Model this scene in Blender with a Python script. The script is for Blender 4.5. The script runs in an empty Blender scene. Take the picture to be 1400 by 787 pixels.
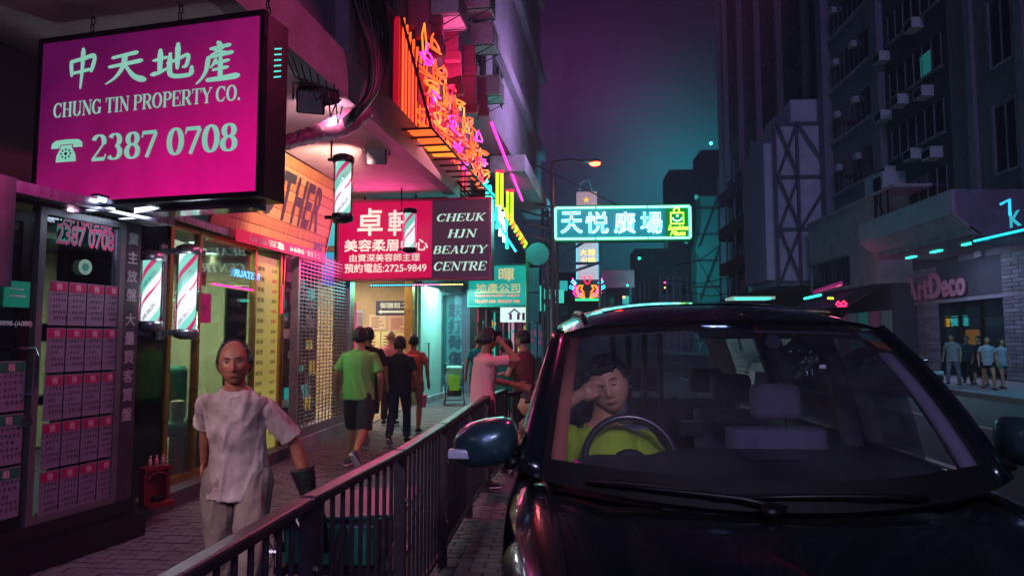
import bpy, bmesh, math, random
from mathutils import Vector, Matrix, noise
from math import sin, cos, pi, radians as R
random.seed(7)
sc = bpy.context.scene
col = sc.collection
# ---------------------------------------------------------------- camera
FPX = 933.3; CX, CY = 700.0, 393.5
CAM = Vector((0.0, 0.0, 1.6))
PITCH = math.atan(69.5 / FPX); YAW = math.atan(68.0 / FPX)
cam_d = bpy.data.cameras.new('camera'); cam = bpy.data.objects.new('camera', cam_d); col.objects.link(cam)
cam.location = CAM; cam.rotation_euler = (pi / 2 + PITCH, 0, YAW)
cam_d.sensor_width = 36; cam_d.lens = 24; cam_d.clip_end = 2000; cam_d.clip_start = 0.05
sc.camera = cam
CR = cam.rotation_euler.to_matrix()
# ---------------------------------------------------------------- exposure, sky, sun
sc.view_settings.view_transform = 'Standard'; sc.view_settings.look = 'None'
sc.view_settings.exposure = 0.0; sc.view_settings.gamma = 1.0
cy_ = sc.cycles
cy_.use_denoising = True
try: cy_.denoiser = 'OPENIMAGEDENOISE'
except Exception: pass
cy_.max_bounces = 7; cy_.diffuse_bounces = 2; cy_.glossy_bounces = 3; cy_.transmission_bounces = 4
cy_.transparent_max_bounces = 14; cy_.volume_bounces = 0; cy_.sample_clamp_indirect = 2.5; cy_.sample_clamp_direct = 0
cy_.use_light_tree = True; cy_.caustics_reflective = False; cy_.caustics_refractive = False
SUN_EL, SUN_AZ = 28.0, 188.0       # degrees: a weak violet night key from behind the camera
w = bpy.data.worlds.new("World"); sc.world = w; w.use_nodes = True
nt = w.node_tree; nt.nodes.clear(); N = nt.nodes.new; L = nt.links.new
out = N('ShaderNodeOutputWorld'); bg = N('ShaderNodeBackground')
sky = N('ShaderNodeTexSky'); sky.sky_type = 'NISHITA'; sky.sun_disc = False
sky.sun_elevation = R(SUN_EL); sky.sun_rotation = R(SUN_AZ)
tc = N('ShaderNodeTexCoord'); nrm = N('ShaderNodeVectorMath'); nrm.operation = 'NORMALIZE'; L(tc.outputs['Generated'], nrm.inputs[0])
sep = N('ShaderNodeSeparateXYZ'); L(nrm.outputs[0], sep.inputs[0])
ramp = N('ShaderNodeValToRGB'); L(sep.outputs['Z'], ramp.inputs[0])
cr = ramp.color_ramp
cr.elements[0].position = 0.0; cr.elements[0].color = (0.004, 0.015, 0.036, 1)
cr.elements[1].position = 0.6; cr.elements[1].color = (0.0010, 0.0010, 0.0075, 1)
for p_, c_ in ((0.12, (0.005, 0.013, 0.034, 1)), (0.24, (0.003, 0.004, 0.019, 1)), (0.38, (0.0018, 0.0014, 0.010, 1))):
    e = cr.elements.new(p_); e.color = c_
# broad glow of the lit street: teal low over the road ahead
def glow(direction, power, colour):
    d = N('ShaderNodeVectorMath'); d.operation = 'DOT_PRODUCT'; L(nrm.outputs[0], d.inputs[0])
    d.inputs[1].default_value = Vector(direction).normalized()
    mx = N('ShaderNodeMath'); mx.operation = 'MAXIMUM'; mx.inputs[1].default_value = 0; L(d.outputs['Value'], mx.inputs[0])
    pw = N('ShaderNodeMath'); pw.operation = 'POWER'; pw.inputs[1].default_value = power; L(mx.outputs[0], pw.inputs[0])
    m = N('ShaderNodeVectorMath'); m.operation = 'SCALE'; m.inputs[0].default_value = colour; L(pw.outputs[0], m.inputs['Scale'])
    return m.outputs[0]
nz = N('ShaderNodeTexNoise'); nz.inputs['Scale'].default_value = 3.2; nz.inputs['Detail'].default_value = 4; L(nrm.outputs[0], nz.inputs['Vector'])
nr = N('ShaderNodeMapRange'); nr.inputs['From Min'].default_value = 0.3; nr.inputs['From Max'].default_value = 0.7
nr.inputs['To Min'].default_value = 0.7; nr.inputs['To Max'].default_value = 1.3; L(nz.outputs[0], nr.inputs[0])
def vadd(a, b):
    m = N('ShaderNodeVectorMath'); m.operation = 'ADD'; L(a, m.inputs[0]); L(b, m.inputs[1]); return m.outputs[0]
acc = vadd(ramp.outputs[0], glow((0.20, 1, 0.18), 115, (0.0, 0.28, 0.34)))
acc = vadd(acc, glow((0.03, 1, 0.33), 110, (0.06, 0.004, 0.055)))
sk = N('ShaderNodeVectorMath'); sk.operation = 'SCALE'; sk.inputs['Scale'].default_value = 0.0002; L(sky.outputs[0], sk.inputs[0])
ms = N('ShaderNodeVectorMath'); ms.operation = 'SCALE'; L(acc, ms.inputs[0]); L(nr.outputs[0], ms.inputs['Scale'])
acc = vadd(ms.outputs[0], sk.outputs[0])
L(acc, bg.inputs[0]); bg.inputs[1].default_value = 1.0; L(bg.outputs[0], out.inputs[0])
sd = bpy.data.lights.new('night_sun', 'SUN'); sun = bpy.data.objects.new('night_sun', sd); col.objects.link(sun)
sd.energy = 0.52; sd.angle = R(18); sd.color = (0.48, 0.40, 1.0)
az = R(SUN_AZ)
sun.rotation_euler = Vector((sin(az) * cos(R(SUN_EL)), cos(az) * cos(R(SUN_EL)), sin(R(SUN_EL)))).to_track_quat('Z', 'Y').to_euler()

# ---------------------------------------------------------------- projection helpers (photo pixels -> place)
def ray(px, py): return (CR @ Vector(((px - CX) / FPX, -(py - CY) / FPX, -1.0)))
def AY(px, py, Y): d = ray(px, py); return CAM + d * (Y / d.y)
def AZ(px, py, z): d = ray(px, py); return CAM + d * ((z - CAM.z) / d.z)
def AX(px, py, X): d = ray(px, py); return CAM + d * (X / d.x)
# ---------------------------------------------------------------- materials
def hx(s):
    s = s.lstrip('#'); o = []
    for i in (0, 2, 4):
        c = int(s[i:i + 2], 16) / 255; o.append(c / 12.92 if c <= .04045 else ((c + .055) / 1.055) ** 2.4)
    return tuple(o)
_mats = {}
def mat(name, c, rough=.6, metal=0.0, var=.25, vs=6.0, bump=.0, bs=40.0, spec=.5, coat=0.0, c2=None, stretch=(1, 1, 1), dirt=0.0, trans=0.0):
    if name in _mats: return _mats[name]
    if isinstance(c, str): c = hx(c)
    m = bpy.data.materials.new(name); m.use_nodes = True; _mats[name] = m
    t = m.node_tree; b = t.nodes['Principled BSDF']
    b.inputs['Roughness'].default_value = rough; b.inputs['Metallic'].default_value = metal
    b.inputs['Specular IOR Level'].default_value = spec; b.inputs['Coat Weight'].default_value = coat; b.inputs['Coat Roughness'].default_value = .05
    tc = t.nodes.new('ShaderNodeTexCoord'); mp = t.nodes.new('ShaderNodeMapping'); mp.inputs['Scale'].default_value = stretch
    t.links.new(tc.outputs['Object'], mp.inputs[0])
    n = t.nodes.new('ShaderNodeTexNoise'); n.inputs['Scale'].default_value = vs; n.inputs['Detail'].default_value = 5; n.inputs['Roughness'].default_value = .65
    t.links.new(mp.outputs[0], n.inputs['Vector'])
    r = t.nodes.new('ShaderNodeValToRGB'); t.links.new(n.outputs[0], r.inputs[0])
    if c2 is None: lo = tuple(x * (1 - var) for x in c); hi = tuple(min(1, x * (1 + var)) for x in c)
    else: lo = c; hi = hx(c2) if isinstance(c2, str) else c2
    r.color_ramp.elements[0].position = .32; r.color_ramp.elements[0].color = (*lo, 1)
    r.color_ramp.elements[1].position = .68; r.color_ramp.elements[1].color = (*hi, 1)
    t.links.new(r.outputs[0], b.inputs['Base Color'])
    rr = t.nodes.new('ShaderNodeMapRange'); t.links.new(n.outputs[0], rr.inputs[0])
    rr.inputs['To Min'].default_value = max(0, rough - .12); rr.inputs['To Max'].default_value = min(1, rough + .12)
    t.links.new(rr.outputs[0], b.inputs['Roughness'])
    if bump:
        n2 = t.nodes.new('ShaderNodeTexNoise'); n2.inputs['Scale'].default_value = bs; n2.inputs['Detail'].default_value = 6
        t.links.new(mp.outputs[0], n2.inputs['Vector'])
        bp = t.nodes.new('ShaderNodeBump'); bp.inputs['Strength'].default_value = bump; bp.inputs['Distance'].default_value = .02
        t.links.new(n2.outputs[0], bp.inputs['Height']); t.links.new(bp.outputs[0], b.inputs['Normal'])
    return m
def emi(name, c, s, body=None, var=0.0, vs=1.5, sample=True):
    """light-giving surface: tubes, lit sign faces, screens"""
    if name in _mats: return _mats[name]
    if isinstance(c, str): c = hx(c)
    m = bpy.data.materials.new(name); m.use_nodes = True; _mats[name] = m
    t = m.node_tree; b = t.nodes['Principled BSDF']
    b.inputs['Base Color'].default_value = (*(body or tuple(min(1, x * .5) for x in c)), 1); b.inputs['Roughness'].default_value = .35
    b.inputs['Emission Color'].default_value = (*c, 1); b.inputs['Emission Strength'].default_value = s
    if var:
        tc = t.nodes.new('ShaderNodeTexCoord'); n = t.nodes.new('ShaderNodeTexNoise'); n.inputs['Scale'].default_value = vs; n.inputs['Detail'].default_value = 3
        t.links.new(tc.outputs['Object'], n.inputs['Vector'])
        mr = t.nodes.new('ShaderNodeMapRange'); mr.inputs['From Min'].default_value = .3; mr.inputs['From Max'].default_value = .7
        mr.inputs['To Min'].default_value = s * (1 - var); mr.inputs['To Max'].default_value = s * (1 + var)
        t.links.new(n.outputs[0], mr.inputs[0]); t.links.new(mr.outputs[0], b.inputs['Emission Strength'])
    if not sample: m.cycles.emission_sampling = 'NONE'
    return m
def glass(name, tint=(1, 1, 1), refl=.10, rough=.02, dirt=.0):
    """thin pane: mostly see-through, mirrors at a Fresnel share"""
    if name in _mats: return _mats[name]
    m = bpy.data.materials.new(name); m.use_nodes = True; _mats[name] = m
    t = m.node_tree; t.nodes.clear(); o = t.nodes.new('ShaderNodeOutputMaterial')
    tr = t.nodes.new('ShaderNodeBsdfTransparent'); tr.inputs[0].default_value = (*tint, 1)
    gl = t.nodes.new('ShaderNodeBsdfGlossy'); gl.inputs['Roughness'].default_value = rough
    lw = t.nodes.new('ShaderNodeLayerWeight'); lw.inputs[0].default_value = .28
    mr = t.nodes.new('ShaderNodeMapRange'); mr.inputs['To Min'].default_value = refl; mr.inputs['To Max'].default_value = .8
    t.links.new(lw.outputs['Fresnel'], mr.inputs[0])
    mx = t.nodes.new('ShaderNodeMixShader'); t.links.new(mr.outputs[0], mx.inputs[0]); t.links.new(tr.outputs[0], mx.inputs[1]); t.links.new(gl.outputs[0], mx.inputs[2])
    last = mx.outputs[0]
    if dirt:
        df = t.nodes.new('ShaderNodeBsdfDiffuse'); df.inputs[0].default_value = (.5, .5, .55, 1)
        tc = t.nodes.new('ShaderNodeTexCoord'); n = t.nodes.new('ShaderNodeTexNoise'); n.inputs['Scale'].default_value = 5; n.inputs['Detail'].default_value = 6
        t.links.new(tc.outputs['Object'], n.inputs['Vector'])
        mr2 = t.nodes.new('ShaderNodeMapRange'); mr2.inputs['From Min'].default_value = .35; mr2.inputs['From Max'].default_value = .75
        mr2.inputs['To Min'].default_value = dirt * .3; mr2.inputs['To Max'].default_value = dirt; t.links.new(n.outputs[0], mr2.inputs[0])
        m2 = t.nodes.new('ShaderNodeMixShader'); t.links.new(mr2.outputs[0], m2.inputs[0]); t.links.new(last, m2.inputs[1]); t.links.new(df.outputs[0], m2.inputs[2]); last = m2.outputs[0]
    t.links.new(last, o.inputs[0])
    return m
# ---------------------------------------------------------------- mesh builder
I4 = Matrix.Identity(4)
def fr(loc, yaw=0.0, pitch=0.0, roll=0.0):
    """frame of an upright panel: local x along it, y up, z out of its face (yaw 0 faces the camera side)"""
    return Matrix.Translation(Vector(loc)) @ Matrix.Rotation(R(yaw), 4, 'Z') @ Matrix.Rotation(R(90 + pitch), 4, 'X') @ Matrix.Rotation(R(roll), 4, 'Z')
def rz(loc, deg=0.0): return Matrix.Translation(Vector(loc)) @ Matrix.Rotation(R(deg), 4, 'Z')
class MB:
    def __init__(s, M=I4): s.v = []; s.f = []; s.M = M
    def add(s, vs, fs):
        o = len(s.v); M = s.M
        s.v += [M @ Vector(p) for p in vs]; s.f += [tuple(i + o for i in q) for q in fs]; return s
    def box(s, x0, x1, y0, y1, z0, z1):
        return s.add([(x0, y0, z0), (x1, y0, z0), (x1, y1, z0), (x0, y1, z0), (x0, y0, z1), (x1, y0, z1), (x1, y1, z1), (x0, y1, z1)],
                     [(0, 3, 2, 1), (4, 5, 6, 7), (0, 1, 5, 4), (1, 2, 6, 5), (2, 3, 7, 6), (3, 0, 4, 7)])
    def bbox(s, x0, x1, y0, y1, z0, z1, b=.01):
        """box with chamfered edges"""
        bm = bmesh.new(); bmesh.ops.create_cube(bm, size=1)
        for v in bm.verts: v.co = Vector(((x0 + x1) / 2 + v.co.x * (x1 - x0), (y0 + y1) / 2 + v.co.y * (y1 - y0), (z0 + z1) / 2 + v.co.z * (z1 - z0)))
        bmesh.ops.bevel(bm, geom=list(bm.edges), offset=b, segments=2, affect='EDGES', profile=.5)
        s.add([v.co.copy() for v in bm.verts], [tuple(v.index for v in f.verts) for f in (bm.verts.index_update(), bm.faces)[1]]); bm.free(); return s
    def prism(s, pts, z0, z1):
        n = len(pts)
        return s.add([(p[0], p[1], z0) for p in pts] + [(p[0], p[1], z1) for p in pts],
                     [tuple(range(n - 1, -1, -1)), tuple(range(n, 2 * n))] + [(i, (i + 1) % n, n + (i + 1) % n, n + i) for i in range(n)])
    def quad(s, *p): return s.add(p, [tuple(range(len(p)))])
    def grid(s, fn, nu, nv, flip=False):
        vs = [fn(i / nu, j / nv) for j in range(nv + 1) for i in range(nu + 1)]; fs = []
        for j in range(nv):
            for i in range(nu):
                a = j * (nu + 1) + i; q = (a, a + 1, a + nu + 2, a + nu + 1); fs.append(q[::-1] if flip else q)
        return s.add(vs, fs)
    def loft(s, rings, caps=True, closed=True):
        n = len(rings[0]); vs = [p for r_ in rings for p in r_]; fs = []
        for j in range(len(rings) - 1):
            for i in range(n if closed else n - 1):
                a = j * n + i; b = j * n + (i + 1) % n; fs.append((a, b, b + n, a + n))
        if caps and closed: fs.append(tuple(range(n - 1, -1, -1))); fs.append(tuple(range((len(rings) - 1) * n, len(rings) * n)))
        return s.add(vs, fs)
    def tube(s, pts, r, n=6, closed=False, flat=1.0):
        pts = [Vector(p) for p in pts]; m = len(pts)
        if m < 2: return s
        rr = r if isinstance(r, (list, tuple)) else [r] * m
        rings = []; up = None
        for i, p in enumerate(pts):
            a = pts[(i - 1) % m] if (closed or i > 0) else p; b = pts[(i + 1) % m] if (closed or i < m - 1) else p
            t = (b - a)
            if t.length < 1e-9: t = Vector((0, 0, 1))
            t.normalize()
            if up is None: up = Vector((0, 0, 1)) if abs(t.z) < .9 else Vector((0, 1, 0))
            x = t.cross(up)
            if x.length < 1e-4: x = t.orthogonal()
            x.normalize(); y = x.cross(t).normalized(); up = y
            rings.append([p + x * (rr[i] * cos(2 * pi * k / n)) + y * (rr[i] * flat * sin(2 * pi * k / n)) for k in range(n)])
        if closed: rings.append(rings[0])
        return s.loft(rings, caps=not closed)
    def cyl(s, a, b, r, n=12, r2=None): return s.tube([a, b], [r, r if r2 is None else r2], n)
    def lathe(s, prof, M=I4, n=20):
        rings = [[M @ Vector((r_ * cos(2 * pi * k / n), r_ * sin(2 * pi * k / n), z)) for k in range(n)] for r_, z in prof]
        return s.loft(rings)
    def ell(s, c, rx, ry, rz_, nu=14, nv=9, M=I4):
        c = Vector(c); rings = []
        for j in range(nv + 1):
            a = -pi / 2 + pi * j / nv; q = max(cos(a), 1e-3)
            rings.append([c + M @ Vector((rx * q * cos(2 * pi * i / nu), ry * q * sin(2 * pi * i / nu), rz_ * sin(a))) for i in range(nu)])
        return s.loft(rings)
Wm = {}
def _mesh(name, mb, m, inv=None, smooth=False):
    me = bpy.data.meshes.new(name)
    vs = [tuple(inv @ p) for p in mb.v] if inv is not None else [tuple(p) for p in mb.v]
    me.from_pydata(vs, [], mb.f); me.update()
    if smooth: me.polygons.foreach_set('use_smooth', [True] * len(me.polygons))
    if m is not None: me.materials.append(m)
    return me
def tag(o, label=None, cat=None, group=None, kind=None):
    if label: o['label'] = label
    if cat: o['category'] = cat
    if group: o['group'] = group
    if kind: o['kind'] = kind
    return o
def part(name, mb, m, parent=None, smooth=False, label=None, kind=None, loc=None):
    """link ONE mesh object; coordinates in mb are world coordinates"""
    if parent is not None: inv = Wm[parent.name].inverted()
    else: inv = Matrix.Translation(-Vector(loc)) if loc is not None else None
    o = bpy.data.objects.new(name, _mesh(name, mb, m, inv, smooth)); col.objects.link(o)
    if parent is not None: o.parent = parent; Wm[o.name] = Wm[parent.name]
    else:
        if loc is not None: o.location = loc; Wm[o.name] = Matrix.Translation(Vector(loc))
        else: Wm[o.name] = I4
    return tag(o, label, kind=kind)
def thing(name, label, cat, loc=(0, 0, 0), deg=0.0, group=None):
    o = bpy.data.objects.new(name, None); col.objects.link(o); o.empty_display_size = .1
    o.location = loc; o.rotation_euler = (0, 0, R(deg)); Wm[o.name] = rz(loc, deg)
    return tag(o, label, cat, group)
def single(name, mb, m, label, cat, loc=(0, 0, 0), group=None, smooth=False):
    return tag(part(name, mb, m, None, smooth, loc=loc), label, cat, group)
def struct(name, mb, m, parent=None, smooth=False):
    o = part(name, mb, m, parent, smooth)
    if parent is None: o['kind'] = 'structure'
    return o
def copy_tree(o, parent=None):
    c = o.copy(); col.objects.link(c)
    if parent is not None: c.parent = parent
    for ch in [x for x in kids.get(o.name, [])]: copy_tree(ch, c)
    return c
kids = {}
def index_kids(o):
    def rec(x):
        kids[x.name] = [c for c in col.objects if c.parent is x]
        for c in kids[x.name]: rec(c)
    rec(o)
def clone(root, loc, deg=None, label=None, group=None, scale=None):
    if root.name not in kids: index_kids(root)
    c = copy_tree(root); c.location = loc
    if deg is not None: c.rotation_euler = (0, 0, R(deg))
    if scale is not None: c.scale = (scale,) * 3
    if label: c['label'] = label
    if group: c['group'] = group
    return c
def lamp(name, kind, loc, energy, color, size=.1, to=None, angle=None, size_y=None, blend=.6, parent=None):
    d = bpy.data.lights.new(name, kind); d.energy = energy; d.color = color
    if kind == 'AREA':
        d.size = size
        if size_y: d.shape = 'RECTANGLE'; d.size_y = size_y
    elif kind == 'SPOT': d.shadow_soft_size = size; d.spot_size = R(angle or 90); d.spot_blend = blend
    else: d.shadow_soft_size = size
    o = bpy.data.objects.new(name, d); col.objects.link(o); o.location = loc
    if to is not None: o.rotation_euler = (Vector(loc) - Vector(to)).to_track_quat('Z', 'Y').to_euler()
    return o
# ---------------------------------------------------------------- lettering
_tcache = {}
def text_geo(s, bold=0.0, shear=0.0, outline=False, spacing=1.0):
    """glyph faces (or outline loops) in a normalised box: returns verts, faces/loops, width, height"""
    k = (s, bold, shear, outline, spacing)
    if k in _tcache: return _tcache[k]
    cu = bpy.data.curves.new('lettering', 'FONT'); cu.body = s; cu.size = 1; cu.offset = bold; cu.shear = shear; cu.space_character = spacing
    cu.resolution_u = 4
    cu.dimensions = '2D'
    if outline: cu.dimensions = '3D'; cu.fill_mode = 'HALF'
    o = bpy.data.objects.new('lettering', cu); col.objects.link(o)
    dg = bpy.context.evaluated_depsgraph_get(); me = bpy.data.meshes.new_from_object(o.evaluated_get(dg))
    vs = [v.co.copy() for v in me.vertices]
    if outline:
        adj = {}
        for e in me.edges: a, b = e.vertices; adj.setdefault(a, []).append(b); adj.setdefault(b, []).append(a)
        seen = set(); fs = []
        for st in adj:
            if st in seen: continue
            lp = [st]; seen.add(st); cur = st
            while True:
                nx = [q for q in adj[cur] if q not in seen]
                if not nx: break
                cur = nx[0]; seen.add(cur); lp.append(cur)
            fs.append(lp)
    else: fs = [tuple(p.vertices) for p in me.polygons]
    bpy.data.objects.remove(o); bpy.data.curves.remove(cu); bpy.data.meshes.remove(me)
    if not vs: vs = [Vector((0, 0, 0))]
    x0 = min(v.x for v in vs); x1 = max(v.x for v in vs); y0 = min(v.y for v in vs); y1 = max(v.y for v in vs)
    r_ = ([(v.x - x0, v.y - y0) for v in vs], fs, max(x1 - x0, 1e-4), max(y1 - y0, 1e-4)); _tcache[k] = r_; return r_
def put_text(mb, s, x, y, w=None, h=None, z=.004, bold=0.02, shear=0.0, mirror=False, spacing=1.0):
    """flat letters filling a w x h box whose lower left corner is (x, y)"""
    cjk = any(ord(c) > 0x2E80 for c in s)
    if cjk and bold > .004:      # heavy characters: shifted layers, so dense strokes never clog
        vs, fs, W_, H_ = text_geo(s, 0.0, shear, False, spacing)
        if w is None: w = h * W_ / H_
        if h is None: h = w * H_ / W_
        d = bold * .55 * h / H_
        for i, (dx, dy) in enumerate(((-d, -d), (d, -d), (-d, d), (d, d))): put_text(mb, s, x + dx, y + dy, w, h, z + i * .0003, 0.0, shear, mirror, spacing)
        return mb
    vs, fs, W_, H_ = text_geo(s, bold, shear, False, spacing)
    if w is None: w = h * W_ / H_
    if h is None: h = w * H_ / W_
    sx = w / W_; sy = h / H_
    mb.add([((x + (w - a * sx if mirror else a * sx)), y + b * sy, z) for a, b in vs], fs); return mb
def put_neon(mb, s, x, y, w, h, z=.03, r=.012, bold=0.0):
    vs, loops, W_, H_ = text_geo(s, bold, 0.0, True)
    for lp in loops:
        if len(lp) < 3: continue
        pts = [Vector((x + vs[i][0] * w / W_, y + vs[i][1] * h / H_, z)) for i in lp]
        q = [pts[0]]
        for p in pts[1:]:
            if (p - q[-1]).length > r * 1.2: q.append(p)
        if len(q) > 2: mb.tube(q, r, 5, closed=True)
    return mb
# bold roman letters drawn with a broad pen: thick uprights, hairline bars, serifs
def _arc(cx, cy, rx, ry, a0, a1, n=18): return [(cx + rx * cos(R(a0 + (a1 - a0) * i / n)), cy + ry * sin(R(a0 + (a1 - a0) * i / n))) for i in range(n + 1)]
TK, TN = .19, .06
def V_(x, y0=0, y1=1, w=None): return ('l', [(x, y0), (x, y1)], w or TK)
def H_(x0, x1, y, w=None): return ('l', [(x0, y), (x1, y)], w or TN)
def D_(a, b, w): return ('l', [a, b], w)
def A_(*a): return ('n', _arc(*a), None)
def S_(x, y, hw=.17): return ('l', [(x - hw, y), (x + hw, y)], TN)
b_, t_ = .03, .97
SERIF = {
 'C': (.86, [A_(.44, .5, .34, .46, 48, 312), D_((.74, .97), (.74, .68), TN), D_((.70, .84), (.74, .68), TN), D_((.66, .16), (.76, .30), TN)]),
 'G': (.90, [A_(.44, .5, .34, .46, 48, 330), D_((.74, .97), (.74, .68), TN), V_(.72, .05, .42), S_(.70, .42, .16)]),
 'H': (.96, [V_(.2), V_(.76), H_(.2, .76, .52), S_(.2, b_), S_(.2, t_), S_(.76, b_), S_(.76, t_)]),
 'U': (.92, [V_(.2, .3), A_(.46, .32, .27, .29, 180, 360), V_(.73, .3, 1, .07), S_(.2, t_), S_(.73, t_, .13)]),
 'N': (.94, [V_(.18, 0, 1, .07), D_((.14, .98), (.78, .04), TK), V_(.78, 0, 1, .07), S_(.18, b_, .13), S_(.12, t_, .12), S_(.78, t_, .13)]),
 'T': (.84, [V_(.42), H_(.05, .79, t_), D_((.05, .98), (.07, .72), TN), D_((.79, .98), (.77, .72), TN), S_(.42, b_)]),
 'I': (.44, [V_(.22), S_(.22, b_), S_(.22, t_)]),
 'P': (.80, [V_(.2), H_(.2, .46, t_), A_(.44, .73, .25, .24, 90, -90), H_(.2, .46, .49), S_(.2, b_), S_(.12, t_, .1)]),
 'R': (.90, [V_(.2), H_(.2, .46, t_), A_(.44, .73, .25, .24, 90, -90), H_(.2, .46, .49), D_((.44, .5), (.76, .03), TK), S_(.2, b_), S_(.12, t_, .1), S_(.80, b_, .1)]),
 'O': (.92, [A_(.45, .5, .34, .47, 0, 360)]),
 'E': (.84, [V_(.2), H_(.1, .74, t_), H_(.2, .56, .52), H_(.1, .76, b_), D_((.74, .98), (.72, .74), TN), D_((.78, .02), (.74, .3), TN), D_((.56, .4), (.56, .64), TN)]),
 'Y': (.88, [D_((.14, .97), (.46, .45), TK), D_((.80, .97), (.46, .45), .07), V_(.45, 0, .48), S_(.14, t_, .15), S_(.78, t_, .13), S_(.45, b_)]),
 'B': (.84, [V_(.2), H_(.1, .44, t_), A_(.42, .75, .22, .22, 90, -90), H_(.2, .46, .52), A_(.44, .27, .27, .24, 90, -90), H_(.1, .46, b_)]),
 'A': (.92, [D_((.16, .03), (.44, .97), .07), D_((.44, .97), (.74, .03), TK), H_(.24, .62, .33), S_(.14, b_, .13), S_(.76, b_, .15)]),
 'J': (.66, [V_(.38, .25), A_(.24, .25, .15, .24, 0, -150), S_(.38, t_)]),
 'K': (.92, [V_(.2), D_((.22, .40), (.76, .97), .07), D_((.38, .55), (.76, .03), TK), S_(.2, b_), S_(.2, t_), S_(.76, t_, .13), S_(.78, b_, .14)]),
 '.': (.34, [('l', [(.15, .0), (.15, .17)], .17)]),
 '0': (.66, [A_(.33, .5, .23, .47, 0, 360)]),
 '2': (.66, [A_(.31, .72, .21, .25, 165, -20), D_((.52, .66), (.07, .06), .08), H_(.05, .56, .07, .14), D_((.54, .02), (.6, .25), .05)]),
 '3': (.66, [A_(.29, .74, .19, .23, 155, -80), A_(.28, .28, .23, .25, 80, -150)]),
 '5': (.66, [H_(.18, .56, .92, .13), D_((.18, .96), (.12, .56), .06), A_(.28, .32, .25, .29, 110, -150)]),
 '7': (.66, [H_(.08, .60, .92, .14), D_((.58, .9), (.24, 0), .14), D_((.08, .98), (.05, .74), .05)]),
 '8': (.66, [A_(.33, .74, .18, .22, 0, 360), A_(.33, .27, .22, .25, 0, 360)]),
 '4': (.66, [V_(.42), H_(.04, .62, .28, .1), D_((.42, .95), (.05, .3), .06)]),
 '9': (.66, [A_(.33, .68, .22, .27, 0, 360), D_((.54, .65), (.14, .02), .1)]),
 ' ': (.34, []), '-': (.4, [H_(.06, .34, .4, .12)])}
def stroke(mb, pts, wfn, z, z2):
    n = len(pts); l = []; r_ = []
    for i, p in enumerate(pts):
        a = pts[max(i - 1, 0)]; b = pts[min(i + 1, n - 1)]; dx = b[0] - a[0]; dy = b[1] - a[1]; d = math.hypot(dx, dy) or 1e-6
        if n > 3 and pts[0] == pts[-1] and i in (0, n - 1): a = pts[-2]; b = pts[1]; dx = b[0] - a[0]; dy = b[1] - a[1]; d = math.hypot(dx, dy)
        hw = wfn(dx / d, dy / d, i / (n - 1)) / 2; l.append((p[0] - dy / d * hw, p[1] + dx / d * hw)); r_.append((p[0] + dy / d * hw, p[1] - dx / d * hw))
    mb.add([(x, y, z) for x, y in l] + [(x, y, z) for x, y in r_], [(i, n + i, n + i + 1, i + 1) for i in range(n - 1)])
def put_serif(mb, s, x, y, w, h, z=.004, shear=0.0):
    adv = sum(SERIF[c][0] for c in s); sx = w / adv; cx = 0.0; k = 0
    for c in s:
        wd, st = SERIF[c]
        for kind, pts, ww in st:
            k += 1
            q = [((cx + p[0] + shear * p[1]), p[1]) for p in pts]; tmp = MB(mb.M)
            fn = (lambda dx, dy, t, ww=ww: ww) if kind == 'l' else (lambda dx, dy, t: TN + (TK * 1.05 - TN) * abs(dy) ** 1.3)
            base = MB(); stroke(base, q, fn, 0, 0)
            mb.add([(x + v.x * sx, y + v.y * h, z + .00025 * (k % 7)) for v in base.v], base.f)
        cx += wd
    return mb
# brush-written characters (stroke centre lines with swelling width), unit box 1 x 1
BRUSH = {
 'zhong': [([(.10, .72), (.14, .36)], .11, .08), ([(.10, .72), (.50, .77), (.88, .80), (.80, .44)], .07, .11), ([(.16, .42), (.80, .48)], .06, .07), ([(.50, 1.0), (.49, .5), (.45, .0)], .13, .05)],
 'tian': [([(.18, .78), (.55, .83), (.80, .86)], .07, .10), ([(.10, .52), (.5, .56), (.92, .61)], .07, .10), ([(.50, .82), (.46, .5), (.28, .2), (.02, .02)], .13, .03), ([(.50, .55), (.66, .28), (.80, .13), (1.0, .04)], .05, .15)],
 'di': [([(.04, .60), (.20, .63), (.36, .66)], .07, .07), ([(.20, .88), (.20, .24)], .11, .09), ([(.02, .20), (.20, .24), (.38, .34)], .11, .05), ([(.38, .48), (.62, .56), (.86, .66), (.84, .38), (.76, .32)], .07, .08), ([(.62, 1.0), (.62, .30)], .11, .08), ([(.44, .74), (.44, .24), (.52, .10), (.72, .07), (.94, .10), (.96, .30)], .10, .09)],
 'chan': [([(.50, 1.0), (.58, .92)], .10, .06), ([(.30, .86), (.55, .89), (.78, .91)], .05, .08), ([(.66, .90), (.46, .76), (.32, .70)], .07, .03), ([(.36, .86), (.56, .76), (.76, .70)], .04, .08), ([(.24, .64), (.55, .68), (.84, .72)], .06, .08), ([(.28, .64), (.24, .34), (.14, .14), (.0, .0)], .10, .03), ([(.46, .58), (.40, .46), (.32, .38)], .08, .03), ([(.40, .48), (.76, .53)], .05, .07), ([(.38, .32), (.74, .36)], .05, .07), ([(.57, .62), (.57, .08)], .09, .09), ([(.26, .08), (.6, .09), (.98, .12)], .08, .12)]}
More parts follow.
